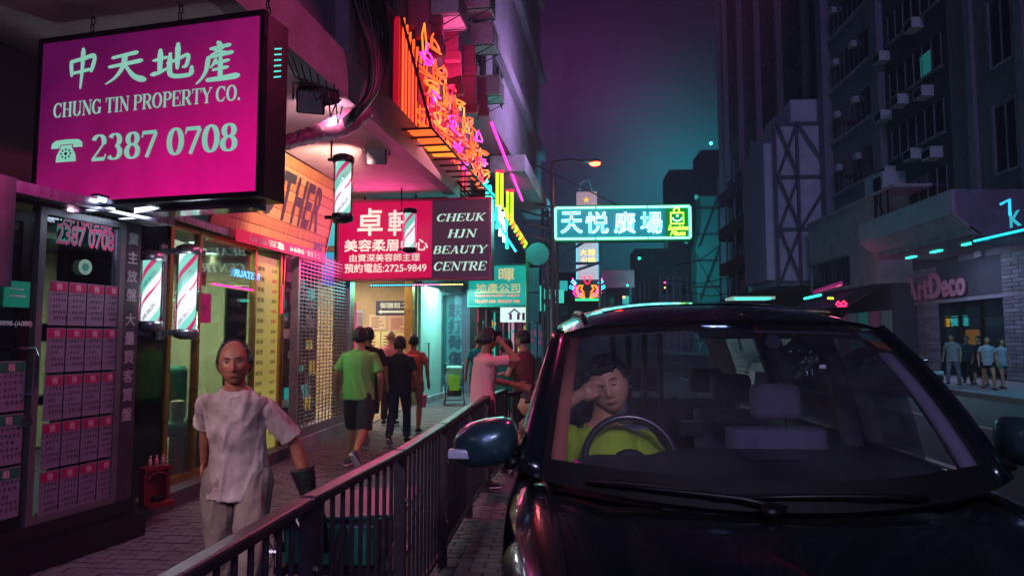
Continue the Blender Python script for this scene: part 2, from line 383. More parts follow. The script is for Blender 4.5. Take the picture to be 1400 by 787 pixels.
def smooth_path(pts, n=6):
    if len(pts) < 3: a, b = pts; return [(a[0] + (b[0] - a[0]) * i / n, a[1] + (b[1] - a[1]) * i / n) for i in range(n + 1)]
    o = []; P = [pts[0]] + list(pts) + [pts[-1]]
    for i in range(1, len(P) - 2):
        for k in range(n):
            t = k / n; a, b, c, d = P[i - 1:i + 3]
            o.append(tuple(.5 * (2 * b[j] + (c[j] - a[j]) * t + (2 * a[j] - 5 * b[j] + 4 * c[j] - d[j]) * t * t + (3 * b[j] - a[j] - 3 * c[j] + d[j]) * t ** 3) for j in (0, 1)))
    o.append(pts[-1]); return o
def put_brush(mb, key, x, y, w, h, z=.004):
    for k, (pts, w0, w1) in enumerate(BRUSH[key]):
        base = MB(); q = smooth_path(pts)
        def fn(dx, dy, t, w0=w0, w1=w1): return 1.3 * (w0 + (w1 - w0) * t) * (min(1, .55 + t * 5) if w0 >= w1 else 1) * (1.0 if t < .93 else .75)
        stroke(base, q, fn, 0, 0)
        mb.add([(x + v.x * w, y + v.y * h, z + .0003 * (k % 6)) for v in base.v], base.f)
        for e, ww in ((q[0], w0), (q[-1], w1)):
            if ww > .06: mb.add([(x + (e[0] + ww * .46 * cos(a * pi / 4)) * w, y + (e[1] + ww * .46 * sin(a * pi / 4)) * h, z + .0002 + .0003 * ((k + 2) % 6)) for a in range(8)], [tuple(range(8))])
    return mb
# ================================================================ materials in common
M_wallA = mat('dark_stone_cladding', '#3a3645', .35, var=.35, vs=9, bump=.15)
M_concrete = mat('stained_concrete', '#8d8492', .8, var=.3, vs=3, bump=.3, bs=30)
M_plaster = mat('old_plaster', '#a89fae', .8, var=.22, vs=2.2, bump=.25, bs=18)
M_soffit = mat('painted_soffit', '#b9a9b0', .75, var=.2, vs=2.5, bump=.2, bs=12)
M_black = mat('black_painted_metal', '#131318', .35, metal=.3, var=.3, vs=12)
M_rubber = mat('black_rubber', '#101012', .7, var=.2)
M_steel = mat('brushed_steel', '#9a97a5', .28, metal=.9, var=.2, vs=14, stretch=(1, 1, .1))
M_chrome = mat('chrome', '#c9c9d2', .08, metal=1.0, var=.05)
M_gold = mat('brass_frame', '#b08a4a', .3, metal=.8, var=.15)
M_alu = mat('grey_aluminium_frame', '#77747f', .4, metal=.6, var=.15)
M_glass = glass('shop_glass', (.9, .97, .96), .07)
M_glass_dark = glass('smoked_glass', (.45, .5, .55), .14)
M_white = mat('white_plastic', '#d8d8de', .4, var=.08)
M_letter_white = mat('white_vinyl', '#e4efe8', .5, var=.04)
M_cable = mat('cable_sheath', '#0c0b10', .45, var=.3)
M_wrap = mat('taped_duct', '#6b3a5a', .5, var=.35, vs=14, bump=.5, bs=30)
M_paver = mat('concrete_paver', '#5d5560', .72, var=.28, vs=4, bump=.35, bs=60)
M_paver_b = mat('worn_concrete_paver', '#4b434e', .66, var=.28, vs=4, bump=.35, bs=60)
M_joint = mat('sand_joint', '#201c24', .9, var=.3, vs=30)
M_kerb = mat('granite_kerb', '#77707c', .7, var=.3, vs=30, bump=.3, bs=80)
M_road = mat('asphalt', '#2c2a31', .55, var=.35, vs=30, bump=.35, bs=160)
M_paint = mat('road_paint', '#b9b6bd', .6, var=.2, vs=20)
def on(M, px, py):
    """photo pixel -> local (x, y) on the face of frame M"""
    i = M.inverted(); o = i @ CAM; d = i.to_3x3() @ ray(px, py); t = -o.z / d.z; q = o + d * t; return q.x, q.y
# ================================================================ ground
YEND = 400
struct('ground', MB().quad((-60, -20, -.20), (120, -20, -.20), (120, YEND, -.20), (-60, YEND, -.20)), M_joint)
struct('road', MB().grid(lambda u, v: (-.12 + u * 12.4, -8 + v * 220, -.13), 2, 30), M_road)
# walkway beside the shops: bed, pavers, kerb
KX = -.10
bed = struct('pavement', MB().box(-9, KX - .14, -6, 120, -.195, -.012), M_joint)
kb = MB()
for i in range(70): kb.box(KX - .14, KX, -4 + i * 1.0 + .006, -3 + i * 1.0 - .006, -.19, .006)
struct('kerb', kb, M_kerb)['kind'] = 'structure'
cells = []
BW, BL = .2, .1
for j in range(-10, 300):
    y = 1.6 + j * BL
    for i in range(22):
        x = KX - .15 - (i + (.5 if j % 2 else 0)) * BW
        if x - BW < -4.6 or y > 26: continue
        d = math.hypot(x, y); vis = -0.62 * y < x - .1 and y > 2.3
        cells.append((d if vis else d + 50, x, y))
cells.sort(); random.seed(3)
def paver_mesh(k):
    b = MB(); h = .004 * (k % 3); g = .006
    b.add([(-BW + g, g, -.03), (-g, g, -.03), (-g, BL - g, -.03), (-BW + g, BL - g, -.03), (-BW + g, g, 0), (-g, g, 0), (-g, BL - g, 0), (-BW + g, BL - g, 0)],
          [(4, 5, 6, 7), (0, 1, 5, 4), (1, 2, 6, 5), (2, 3, 7, 6), (3, 0, 4, 7)])
    return b
pm = [_mesh('brick', paver_mesh(k), (M_paver, M_paver_b)[k % 2]) for k in range(2)]
for d, x, y in cells[:300]:
    o = bpy.data.objects.new('brick', random.choice(pm)); col.objects.link(o); o.parent = bed
    o.location = (x, y, .0 + random.uniform(-.003, .003)); o.rotation_euler = (random.uniform(-.012, .012), random.uniform(-.012, .012), random.uniform(-.01, .01))
pb = MB()
for d, x, y in cells[300:]:
    z = random.uniform(-.003, .003); g = .006
    pb.add([(x - BW + g, y + g, z), (x - g, y + g, z), (x - g, y + BL - g, z), (x - BW + g, y + BL - g, z + random.uniform(-.002, .002)), (x - BW + g, y + g, z - .02), (x - g, y + g, z - .02)], [(0, 1, 2, 3), (4, 5, 1, 0)])
o = part('paving', pb, M_paver, bed, kind='stuff')
# far pavement and lines on the road
struct('far_pavement', MB().box(12.3, 18.5, -8, 200, -.19, .0), M_concrete)
kb = MB()
for i in range(90): kb.box(12.16, 12.3, -4 + i + .006, -3 + i - .006, -.19, .012)
struct('far_kerb', kb, M_kerb)
ln = MB().box(8.2, 8.32, -8, 90, -.129, -.126)
for i in range(24): ln.box(5.2, 5.32, 4 + i * 5, 6.4 + i * 5, -.129, -.126)
struct('lane_line', ln, M_paint)
# ================================================================ estate agency front (first shop on the left)
pA = AY(60, 709, 4.74); pB = AY(161, 680, 5.37)
dirA = math.degrees(math.atan2(pB.y - pA.y, pB.x - pA.x))
FA = fr((pA.x, pA.y, 0), dirA)
def a_(px, py): return on(FA, px, py)
uL = -2.9; u0 = a_(48, 500)[0]; u1 = a_(160, 500)[0]; u2 = a_(186, 500)[0]
zt = 2.5; zb = .3
ag = thing('agency_shopfront', 'dark glazed property agency front with big phone number on its window', 'shop front', (pA.x, pA.y, 0), dirA)
b = MB(FA); b.box(uL, u2 + .02, 0, .17, -.3, .14); b.box(uL, u2 + .02, .17, zb, -.3, .03)
part('base_step', b, mat('polished_black_granite', '#1c1a22', .22, var=.4, vs=40), ag)
for ua_, ub_ in ((u1, u2), (uL, u0 - .95)): part('pillar', MB(FA).box(ua_, ub_, zb, 2.6, -.28, 0), M_wallA, ag)
part('lintel', MB(FA).box(uL, u2, zt + .05, 2.62, -.28, -.005), M_wallA, ag)
part('upper_wall', MB(FA).box(uL, u2 + .3, 2.62, 4.1, -1.4, -1.1), mat('plum_plank_wall', '#2e1c2a', .6, var=.3, vs=5, stretch=(.3, 1, 6)), ag)
b = MB(FA)
for u in (u0 - .03, u1 - .03): b.box(u, u + .05, zb, zt + .05, -.06, .02)
b.box(u0, u1, zb, zb + .05, -.06, .018); b.box(u0, u1, zt, zt + .05, -.06, .018)
wf = part('window_frame', b, M_alu, ag)
pane = part('window_pane', MB(FA).box(u0 + .02, u1 - .03, zb + .05, zt, -.03, -.022), M_glass_dark, ag)
# interior behind the glass
part('display_backing', MB(FA).box(u0 + .02, u1 - .03, zb + .05, zt, -.9, -.86), mat('dim_interior_board', '#26303c', .7, var=.4, vs=3), ag)
b = MB(FA); b.box(u0 + .1, u1 - .2, zb + .8, zb + .86, -.8, -.25); b.box(u0 + .25, u0 + .6, zb + 1.28, zb + 1.42, -.7, -.4); b.box(u0 + .6, u0 + .66, zb + 1.0, zb + 1.6, -.6, -.5)
part('desk', b, mat('interior_grey', '#6c7480', .6, var=.2), ag)
# the big phone number, magenta with a pale rim
M_rim = emi('cyan_rim_lettering', '#2fa7a0', .25)
M_num = mat('magenta_vinyl', '#c02a6a', .5, var=.1)
nb = MB(FA); nb2 = MB(FA)
x0, y0 = a_(76, 333); x1, y1 = a_(155, 343); w_ = x1 - x0; h_ = a_(76, 304)[1] - y0
for mbb, m_, bo, z in ((nb, M_rim, .05, .004), (nb2, M_num, .012, .006)): put_text(mbb, '2387 0708', x0, y0, w_, h_, z, bo)
x0, y0 = a_(84, 307); x1, _ = a_(153, 310); w_ = x1 - x0; h_ = a_(84, 283)[1] - y0
put_text(nb, '24小時熱線', x0, y0 - .01, w_, h_, .004, .03); put_text(nb2, '24小時熱線', x0, y0 - .01, w_, h_, .006, .005)
part('lettering_rim', nb, M_rim, ag); part('lettering', nb2, M_num, ag)
b = MB(FA); x0, y0 = a_(116, 365); b.prism([(x0 + .06 * cos(2 * pi * k / 20), y0 + .06 * sin(2 * pi * k / 20)) for k in range(20)], .004, .006)
part('round_sticker', b, emi('pale_green_sticker', '#8fc0a8', .25), ag)
b = MB(FA); b.prism([(x0 + .03 * cos(2 * pi * k / 14), y0 + .03 * sin(2 * pi * k / 14)) for k in range(14)], .007, .009); part('sticker_emblem', b, mat('teal_ink', '#1f7f70', .5), ag)
b = MB(FA); xv = (u1 + u2) / 2 - .035
for k, ch in enumerate('業主放盤大量買客買盤'):
    yy = 2.38 - k * .155 - (.05 if k > 3 else 0); put_text(b, ch, xv, yy, .1, .1, .004, .03)
part('vertical_lettering', b, mat('grey_vinyl', '#9aa0a8', .5), ag)
# door left of the window
dr = part('door', MB(FA).box(u0 - .93, u0 - .05, zb + .02, zt, -.05, -.03), M_glass_dark, ag)
b = MB(FA); b.box(u0 - .95, u0 - .05, zb, zb + .12, -.06, -.01); b.box(u0 - .95, u0 - .05, zt - .08, zt, -.06, -.01); b.box(u0 - .13, u0 - .05, zb, zt, -.06, -.012)
part('door_frame', b, M_black, dr)
hxy = a_(39, 505); b = MB(FA); b.tube([(hxy[0] - .12, hxy[1] + .14, -.02), (hxy[0] - .1, hxy[1] + .15, .05), (hxy[0] - .02, hxy[1] + .15, .07), (hxy[0], hxy[1] + .1, .07), (hxy[0], hxy[1] - .12, .07), (hxy[0] - .02, hxy[1] - .17, .05), (hxy[0] - .02, hxy[1] - .17, -.02)], .012, 8)
part('handle', b, M_chrome, dr)
b = MB(FA); lx, ly = a_(44, 468); b.cyl((lx - .03, ly - .55, -.03), (lx - .03, ly - .55, .03), .04, 14)
part('lock', b, M_chrome, dr)
b = MB(FA); sx, sy = a_(0, 447); put_text(b, '39898-(A000)', sx - .03, sy, .26, .045, .0, .02); part('licence_number', b, M_letter_white, dr)
b = MB(FA); gx, gy = a_(24, 402); b.box(gx - .09, gx + .09, gy - .09, gy + .09, -.012, 0); part('door_notice', b, emi('green_notice', '#1d8a74', .35), dr)
b = MB(FA); b.box(gx - .06, gx + .06, gy - .02, gy - .005, 0, .003); b.box(gx - .06, gx + .04, gy + .03, gy + .04, 0, .003); part('notice_text', b, M_letter_white, dr)
# posters on glass: 5 rows of 4 + 3 beside the handle
M_paper = mat('listing_paper', '#77708a', .6, var=.06)
M_mag = mat('magenta_print', '#a01455', .5, var=.08)
M_grn = mat('green_print', '#136a4c', .5, var=.08)
M_ink = mat('marker_ink', '#18162c', .6)
def poster(u, v, w_, h_, head, label, seed):
    rnd = random.Random(seed); c = FA @ Vector((u, v, 0)); t = thing('listing_card', label, 'listing card', c, dirA, 'property listing cards on the agency window')
    part('card', MB(FA).box(u, u + w_, v, v + h_, .004, .008), M_paper, t)
    b = MB(FA); b.box(u + .008, u + w_ - .008, v + h_ * .77, v + h_ - .008, .008, .0095); part('header', b, head, t)
    b = MB(FA); put_text(b, '售' if head is M_mag else '租', u + w_ * .36, v + h_ * .80, h_ * .15, h_ * .15, .0105, .03); part('header_text', b, mat('pale_print', '#c9a8bd', .5), t)
    b = MB(FA)
    for r_ in range(5):
        yy = v + h_ * (.66 - r_ * .135); n = 4 + rnd.randrange(2); cw = w_ * .72 / n; x = u + w_ * (.22 if r_ < 4 else .3)
        for q in range(n if r_ != 2 else 3):
            ch = h_ * (.085 if r_ < 4 else .10)
            for s_ in range(4):
                a = (x + rnd.uniform(0, cw * .8), yy + rnd.uniform(0, ch)); bb = (x + rnd.uniform(0, cw * .8), yy + rnd.uniform(0, ch))
                if s_ == 0: a = (x, yy + ch * .6); bb = (x + cw * .75, yy + ch * .7)
                if s_ == 1: a = (x + cw * .4, yy); bb = (x + cw * .45, yy + ch)
                l = math.hypot(bb[0] - a[0], bb[1] - a[1]) or 1; dx = -(bb[1] - a[1]) / l * .0022; dy = (bb[0] - a[0]) / l * .0022
                b.add([(a[0] + dx, a[1] + dy, .0095 + s_ * .0001), (a[0] - dx, a[1] - dy, .0095 + s_ * .0001), (bb[0] - dx, bb[1] - dy, .0095 + s_ * .0001), (bb[0] + dx, bb[1] + dy, .0095 + s_ * .0001)], [(0, 1, 2, 3)])
            x += cw
        b.box(u + w_ * .06, u + w_ * .17, yy + h_ * .02, yy + h_ * .035, .009, .0096)
    part('handwriting', b, M_ink, t)
colx = [a_(60 + (161 - 60) * (k / 4) ** .98, 500)[0] for k in range(5)]
ytop = a_(60, 381)[1]; ybot = a_(60, 709)[1]; hh = (ytop - ybot) / 5
cols_ = ('leftmost', 'second from the left', 'third from the left', 'rightmost'); rows_ = ('top', 'second', 'middle', 'fourth', 'bottom')
cwid = (colx[4] - colx[0]) / 4
for r_ in range(5):
    for c_ in range(4):
        poster(colx[0] + c_ * cwid + .004, ytop - (r_ + 1) * hh + .012, cwid - .012, hh - .02, M_mag,
               'magenta headed listing card, %s in the %s row on the agency window' % (cols_[c_], rows_[r_]), r_ * 7 + c_)
for r_ in range(3):
    px_, py_ = a_(-4, 490); poster(px_, py_ - (r_ + 1) * .36, .2, .34, M_grn, 'green headed listing card on the agency door, %s of three' % ('top', 'middle', 'lowest')[r_], 90 + r_)
# ceiling shelf and fluorescent fitting above the agency window
M_tube = emi('fluorescent_tube', '#cfe6ff', 9)
t = thing('fluorescent_light', 'white fluorescent tube fitting under the agency canopy', 'light', FA @ Vector(((u0 + u2) / 2, zt, .3)), dirA)
FL = fr(AY(180, 283, 5.0), dirA)
b = MB(FL); b.box(-.34, .34, .018, .035, -.03, .03); part('housing', b, M_black, t); b = MB(FL); b.cyl((-.3, 0, 0), (.3, 0, 0), .014, 8); part('tube', b, M_tube, t)
b = MB(FA); b.box(uL, u2 + .05, 2.58, 2.61, 0, .26)
struct_c = thing('agency_canopy', 'grey metal canopy shelf above the agency window', 'canopy', FA @ Vector((0, zt + .3, .3)), dirA)
part('canopy_panel', b, M_alu, struct_c)
b = MB(FA); b.box(uL, u2 + .05, 2.55, 2.63, .26, .29); b.box(u1 - .1, u2 + .05, 2.555, 2.575, .05, .24)
part('canopy_edge', b, M_steel, struct_c)
lamp('fluorescent_lamp', 'AREA', AY(180, 290, 5.0), 5, (.75, .9, 1.0), .5, to=AY(180, 500, 5.0))
# leaning edge of another sign, far left
S0 = fr(AY(-60, 391, 3.9), -10)
b = MB(S0); b.box(0, .28, 0, .68, -.12, 0); sg = single('edge_sign', b, M_alu, 'grey framed sign cut by the left edge of the picture', 'sign', S0.translation)
b = MB(S0); b.box(.02, .255, .02, .66, 0, .004)
part('sign_face', b, mat('dull_violet_face', '#574a75', .5), sg)
# ================================================================ big magenta property sign
d0 = 4.55
P_ = AY(350, 261, d0); FS = fr(P_, -10)
def s_(px, py): return on(FS, px, py)
xl = s_(55, 150)[0]; yt = s_(354, 22)[1]; SW = -xl; SH = yt
ps = thing('property_sign', 'large lit magenta lightbox sign reading CHUNG TIN PROPERTY CO. 2387 0708', 'sign', P_, -10)
b = MB(FS); D = .30
b.box(xl - .03, .03, -.035, yt + .035, -D, -.01)
part('casing', b, M_black, ps)
b = MB(FS)
for (xa, xb, ya, yb) in ((xl - .035, .035, -.04, -.002), (xl - .035, .035, yt + .002, yt + .04), (xl - .035, xl - .002, -.002, yt + .002), (.002, .035, -.002, yt + .002)): b.box(xa, xb, ya, yb, -.04, .012)
part('frame', b, mat('dark_chromed_trim', '#3a3746', .2, metal=.9), ps)
# face: lightbox acrylic, tubes inside stronger low on the right
fm = emi('magenta_lightbox', '#9a1070', 1.0); t_ = fm.node_tree; bs_ = t_.nodes['Principled BSDF']
tc = t_.nodes.new('ShaderNodeTexCoord'); sp = t_.nodes.new('ShaderNodeSeparateXYZ'); t_.links.new(tc.outputs['Generated'], sp.inputs[0])
ma = t_.nodes.new('ShaderNodeMath'); ma.operation = 'MULTIPLY_ADD'; t_.links.new(sp.outputs['X'], ma.inputs[0]); ma.inputs[1].default_value = .55; 
mz = t_.nodes.new('ShaderNodeMath'); mz.operation = 'MULTIPLY_ADD'; t_.links.new(sp.outputs['Z'], mz.inputs[0]); mz.inputs[1].default_value = -.62; mz.inputs[2].default_value = .56
t_.links.new(mz.outputs[0], ma.inputs[2])
rp = t_.nodes.new('ShaderNodeValToRGB'); t_.links.new(ma.outputs[0], rp.inputs[0])
rp.color_ramp.elements[0].color = (*hx('#560a48'), 1); rp.color_ramp.elements[0].position = .12
rp.color_ramp.elements[1].color = (*hx('#e80a86'), 1); rp.color_ramp.elements[1].position = 1.0
for p_, c_ in ((.35, '#740c54'), (.6, '#9a0f62'), (.8, '#c40c74')): e = rp.color_ramp.elements.new(p_); e.color = (*hx(c_), 1)
t_.links.new(rp.outputs[0], bs_.inputs['Emission Color']); ng = t_.nodes.new('ShaderNodeTexNoise'); ng.inputs['Scale'].default_value = 3.5; ng.inputs['Detail'].default_value = 7; mg = t_.nodes.new('ShaderNodeMapping'); mg.inputs['Scale'].default_value = (1, 1, .5); t_.links.new(tc.outputs['Object'], mg.inputs[0]); t_.links.new(mg.outputs[0], ng.inputs['Vector']); mr = t_.nodes.new('ShaderNodeMapRange'); mr.inputs['From Min'].default_value = .3; mr.inputs['From Max'].default_value = .7; mr.inputs['To Min'].default_value = .74; mr.inputs['To Max'].default_value = 1.0; t_.links.new(ng.outputs[0], mr.inputs[0]); t_.links.new(mr.outputs[0], bs_.inputs['Emission Strength']); bs_.inputs['Base Color'].default_value = (.05, .005, .04, 1)
part('face', MB(FS).box(xl, 0, 0, yt, -.01, 0), fm, ps)
M_let = emi('pale_green_letter', '#8fd6bf', .78, var=.12, vs=1.2)
b = MB(FS)
for key, pa, pb_ in (('zhong', (92, 124), (135, 66)), ('tian', (143, 117), (199, 64)), ('di', (207, 112), (266, 58)), ('chan', (268, 116), (328, 55))):
    q0 = s_(*pa); q1 = s_(*pb_); put_brush(b, key, q0[0], q0[1], q1[0] - q0[0], q1[1] - q0[1], .003)
part('brush_characters', b, M_let, ps)
b = MB(FS); q0 = s_(73, 162); q1 = s_(330, 134); put_serif(b, 'CHUNG TIN PROPERTY CO.', q0[0], q0[1], q1[0] - q0[0], (s_(73, 142)[1] - q0[1]) , .003); part('roman_lettering', b, M_let, ps)
b = MB(FS); q0 = s_(124, 222); q1 = s_(326, 182); put_serif(b, '2387 0708', q0[0], q0[1] + .005, q1[0] - q0[0], (s_(124, 188)[1] - q0[1]) + .01, .003); part('number', b, M_let, ps)
# telephone pictogram
q0 = s_(70, 223); q1 = s_(114, 189); W_, H2 = q1[0] - q0[0], q1[1] - q0[1]
def ph(x, y): return (q0[0] + x * W_, q0[1] + y * H2)
b = MB(FS); b.prism([ph(.16, 0), ph(.80, 0), ph(.78, .30), ph(.66, .62), ph(.66, .74), ph(.30, .74), ph(.30, .62), ph(.18, .30)][::1], .003, .005)
b.prism([ph(.0, .62), ph(.26, .62), ph(.28, .78), ph(.70, .78), ph(.72, .62), ph(1, .62), ph(.98, .84), ph(.86, .97), ph(.5, 1), ph(.14, .97), ph(.02, .84)], .005, .007)
part('telephone_symbol', b, M_let, ps)
b = MB(FS)
for k in range(8): c = ph(.48 + .15 * cos(k * pi / 4) , .36 + .19 * sin(k * pi / 4)); b.prism([(c[0] + .008 * cos(a * pi / 4), c[1] + .008 * sin(a * pi / 4)) for a in range(8)], .0055, .0072)
c = ph(.48, .36); b.prism([(c[0] + .013 * cos(a * pi / 6), c[1] + .013 * sin(a * pi / 6)) for a in range(12)], .0055, .0072)
part('dial', b, mat('sign_plum', '#4a0d44', .5), ps)
# side vents, chains, small light underneath
FSS = FS @ Matrix.Rotation(pi / 2, 4, 'Y')
b = MB(FS)
for k in range(6): b.add([(.0315, yt - .16 - k * .042, -D * .72), (.0315, yt - .20 - k * .042, -D * .42), (.0315, yt - .188 - k * .042, -D * .42), (.0315, yt - .148 - k * .042, -D * .72)], [(0, 1, 2, 3)])
part('vent_slot', b, emi('vent_glow', '#35d6c8', 1.2, sample=False), ps)
b = MB(FS)
for x in (xl + .3, xl * .42, -.05):
    for k in range(14):
        c = Vector((x + .008 * (k % 2), yt + .05 + k * .055, -D * .5)); b.tube([c + Vector((.016 * cos(a) * (k % 2), .034 * sin(a), .016 * cos(a) * ((k + 1) % 2))) for a in [i * pi / 4 for i in range(8)]], .006, 4, closed=True)
part('chain', b, M_black, ps)
b = MB(FS); q = s_(97, 266); b.box(xl, q[0] + .35, -.075, -.04, -.06, -.02); part('bottom_rail', b, M_steel, ps)
b = MB(FS); b.ell((q[0], -.062, .0), .028, .018, .02); part('bulb', b, emi('pink_bulb', '#ffc0e0', 3.5), ps)
b = MB(FS); b.box(xl + .8, -.12, -.085, -.04, -D, -.12)
part('bottom_tray', b, M_chrome, ps)
lamp('property_sign_glow', 'AREA', FS @ Vector((xl / 2, yt * .4, .06)), 13, (1, .12, .62), 1.2, to=FS @ Vector((xl / 2, yt * .4 - .6, 2)), size_y=.8)
# green pennants hanging behind the sign
b = MB(FS)
for px_ in (75, 97): q = s_(px_, 34); b.add([(q[0] - .04, q[1] + .06, -.5), (q[0] + .1, q[1] - .02, -.5), (q[0] - .04, q[1] - .06, -.5), (q[0] - .04, q[1] + .06, -.508), (q[0] + .1, q[1] - .02, -.508), (q[0] - .04, q[1] - .06, -.508)], [(0, 1, 2), (5, 4, 3), (0, 3, 4, 1), (1, 4, 5, 2), (2, 5, 3, 0)])
single('pennant', b, emi('green_pennant', '#138a72', .5), 'green pennants hanging behind the top of the magenta property sign', 'pennant', FS @ Vector((xl + .2, yt, -.5)))

# ================================================================ canopy building above the left shops
e0 = AZ(395, 60, 4.15); e1 = AZ(485, 140, 4.15)
dB = math.degrees(math.atan2(e1.y - e0.y, e1.x - e0.x)); FB = fr((e0.x, e0.y, 0), dB)   # local x along street, y up, z out to the street
def b_on(px, py, off=0.0): return on(FB @ Matrix.Translation((0, 0, off)), px, py)
LB0, LB1 = -8.0, b_on(741, 200)[0]
tb = thing('canopy_building', 'tall plum coloured tenement overhanging the left pavement', 'building', (e0.x, e0.y, 0), dB)
M_ten = mat('violet_render', '#7b6c86', .85, var=.25, vs=1.6, bump=.3, bs=14)
M_ten2 = mat('grey_tile_wall', '#8f899b', .7, var=.15, vs=1.2, bump=.2, bs=40)
xs = b_on(600, 120)[0]
part('lower_wall', MB(FB).box(LB0, xs, 4.6, 46, -7, -.18), M_ten, tb)
part('far_wall', MB(FB).box(xs, LB1, 6.55, 46, -7, -.04), M_ten2, tb)
part('soffit', MB(FB).box(LB0, xs + 1.5, 4.15, 4.3, -3.4, -.2), M_soffit, tb)
b = MB(FB); b.box(LB0, xs + 1.5, 4.12, 4.60, -.2, .0); part('fascia_beam', b, mat('grey_beam', '#6f6b7a', .6, var=.25, vs=3, bump=.2), tb)
for x in (-2.2, 1.35): part('pilaster', MB(FB).box(x, x + .18, 4.6, 46, -.18, -.02), M_ten, tb)
b = MB(FB)
for k in range(8): b.box(xs - .2, LB1 + .02, 8.2 + k * 2.9, 8.55 + k * 2.9, -.04, .14)
part('floor_band', b, M_ten2, tb)
b = MB(FB)
for k in range(13): b.box(xs + .3, LB1 - .3, 6.9 + k * 2.9, 8.1 + k * 2.9, -.05, -.01)
# windows, hoods, air conditioners up the wall
M_win = mat('night_window', '#14121d', .12, var=.3, spec=.8)
M_acbox = mat('air_conditioner_case', '#b8b2bd', .5, var=.15)
wi = [(x, z) for x in (.4, 2.2, 4.4, 5.9, 7.4, 9.0, 10.6) for z in (5.9, 8.7, 11.5, 14.3, 17.1)]
for i, (x, z) in enumerate(wi):
    if x > xs - .9 or (x < 1 and z < 7): continue
    wd = part('window', MB(FB).box(x, x + .95, z, z + 1.25, -.185, -.16), M_win, tb)
    b = MB(FB); b.box(x - .05, x, z - .05, z + 1.3, -.18, -.10); b.box(x + .95, x + 1.0, z - .05, z + 1.3, -.18, -.10); b.box(x, x + .95, z - .05, z, -.18, -.10); b.box(x, x + .95, z + 1.25, z + 1.3, -.18, -.10); b.box(x + .46, x + .49, z, z + 1.25, -.16, -.12)
    part('frame', b, M_alu, wd)
for k, z in enumerate((7.3, 10.2, 13.1, 16.0, 18.9)):
    for q in range(3):
        x = xs + .6 + q * 2.1
        if x + 1.2 > LB1: continue
        wd = part('window', MB(FB).box(x, x + 1.3, z, z + .8, -.045, -.03), M_win, tb)
        b = MB(FB); b.box(x, x + 1.3, z + .8, z + .86, -.04, .03); b.box(x + .63, x + .67, z, z + .8, -.04, .01); part('frame', b, M_alu, wd)
def aircon(x, z, n, label):
    t = thing('air_conditioner', label, 'air conditioner', FB @ Vector((x, z, 0)), dB, 'air conditioners up the tenement wall')
    part('case', MB(FB).bbox(x, x + .62, z, z + .42, -.17, .42, .015), M_acbox, t)
    b = MB(FB)
    for k in range(7): b.box(x + .05, x + .57, z + .05 + k * .05, z + .07 + k * .05, .42, .428)
    part('grille', b, M_black, t)
    b = MB(FB)
    for xx in (x + .05, x + .53): part('bracket', MB(FB).tube([(xx, z - .02, -.17), (xx, z - .02, .44), (xx, z - .32, -.17)], .014, 5), M_black, t)
for i, (px_, py_, lb) in enumerate(((590, 20, 'air conditioner highest above the orange neon'), (645, 60, 'air conditioner beside the grey wall bands'), (655, 130, 'air conditioner low at the far end of the neon'), (640, 10, 'small air conditioner high on the violet wall'))):
    x, z = b_on(px_, py_); aircon(x, z, i, lb)
# slanted metal hoods over the neon sign, magenta light painted into their colour
for i, (pa, pb_) in enumerate((((572, -20), (582, 45)), ((612, 15), (618, 75)), ((617, 80), (622, 118)), ((637, 68), (641, 92)), ((638, 105), (643, 145)), ((655, 112), (659, 150)), ((590, 30), (594, 62)))):
    xa, za = b_on(*pa); xb, zb_ = b_on(*pb_)
    b = MB(FB); b.bbox(xa, xa + .10, zb_ - .1, za + .1, -.17, .17, .03); b.bbox(xa - .01, xa + .11, zb_ - .25, zb_ - .05, -.05, .21, .03)
    single('wall_fin', b, mat('red_oxide_metal', '#b0486c', .5, var=.2), ('red metal fin on the tenement wall, %s above the neon' % ('nearest', 'second nearest', 'third nearest', 'fourth nearest', 'fifth nearest', 'farthest', 'lowest')[i]), 'wall fin', FB @ Vector((xa, zb_, 0)), 'red metal fins up the tenement wall')
# white box at the end, pipes
b = MB(FB); q = b_on(700, 268); b.box(q[0], LB1 + .2, 6.05, 6.5, -.6, .35); part('end_box', b, mat('lit_white_board', '#b9b3c4', .6), tb)
for x, z0_ in ((1.7, 4.6), (xs - .1, 6.5), (xs + 3.2, 6.6)): part('drain_pipe', MB(FB).cyl((x, z0_, -.1 if x < xs else .04), (x, 40, -.1 if x < xs else .04), .045, 8), M_ten, tb)
# inner walls behind shops (block ties the building to the ground)
part('back_wall', MB().box(-9, -8.7, -6, 26, -.1, 5), M_plaster, tb)
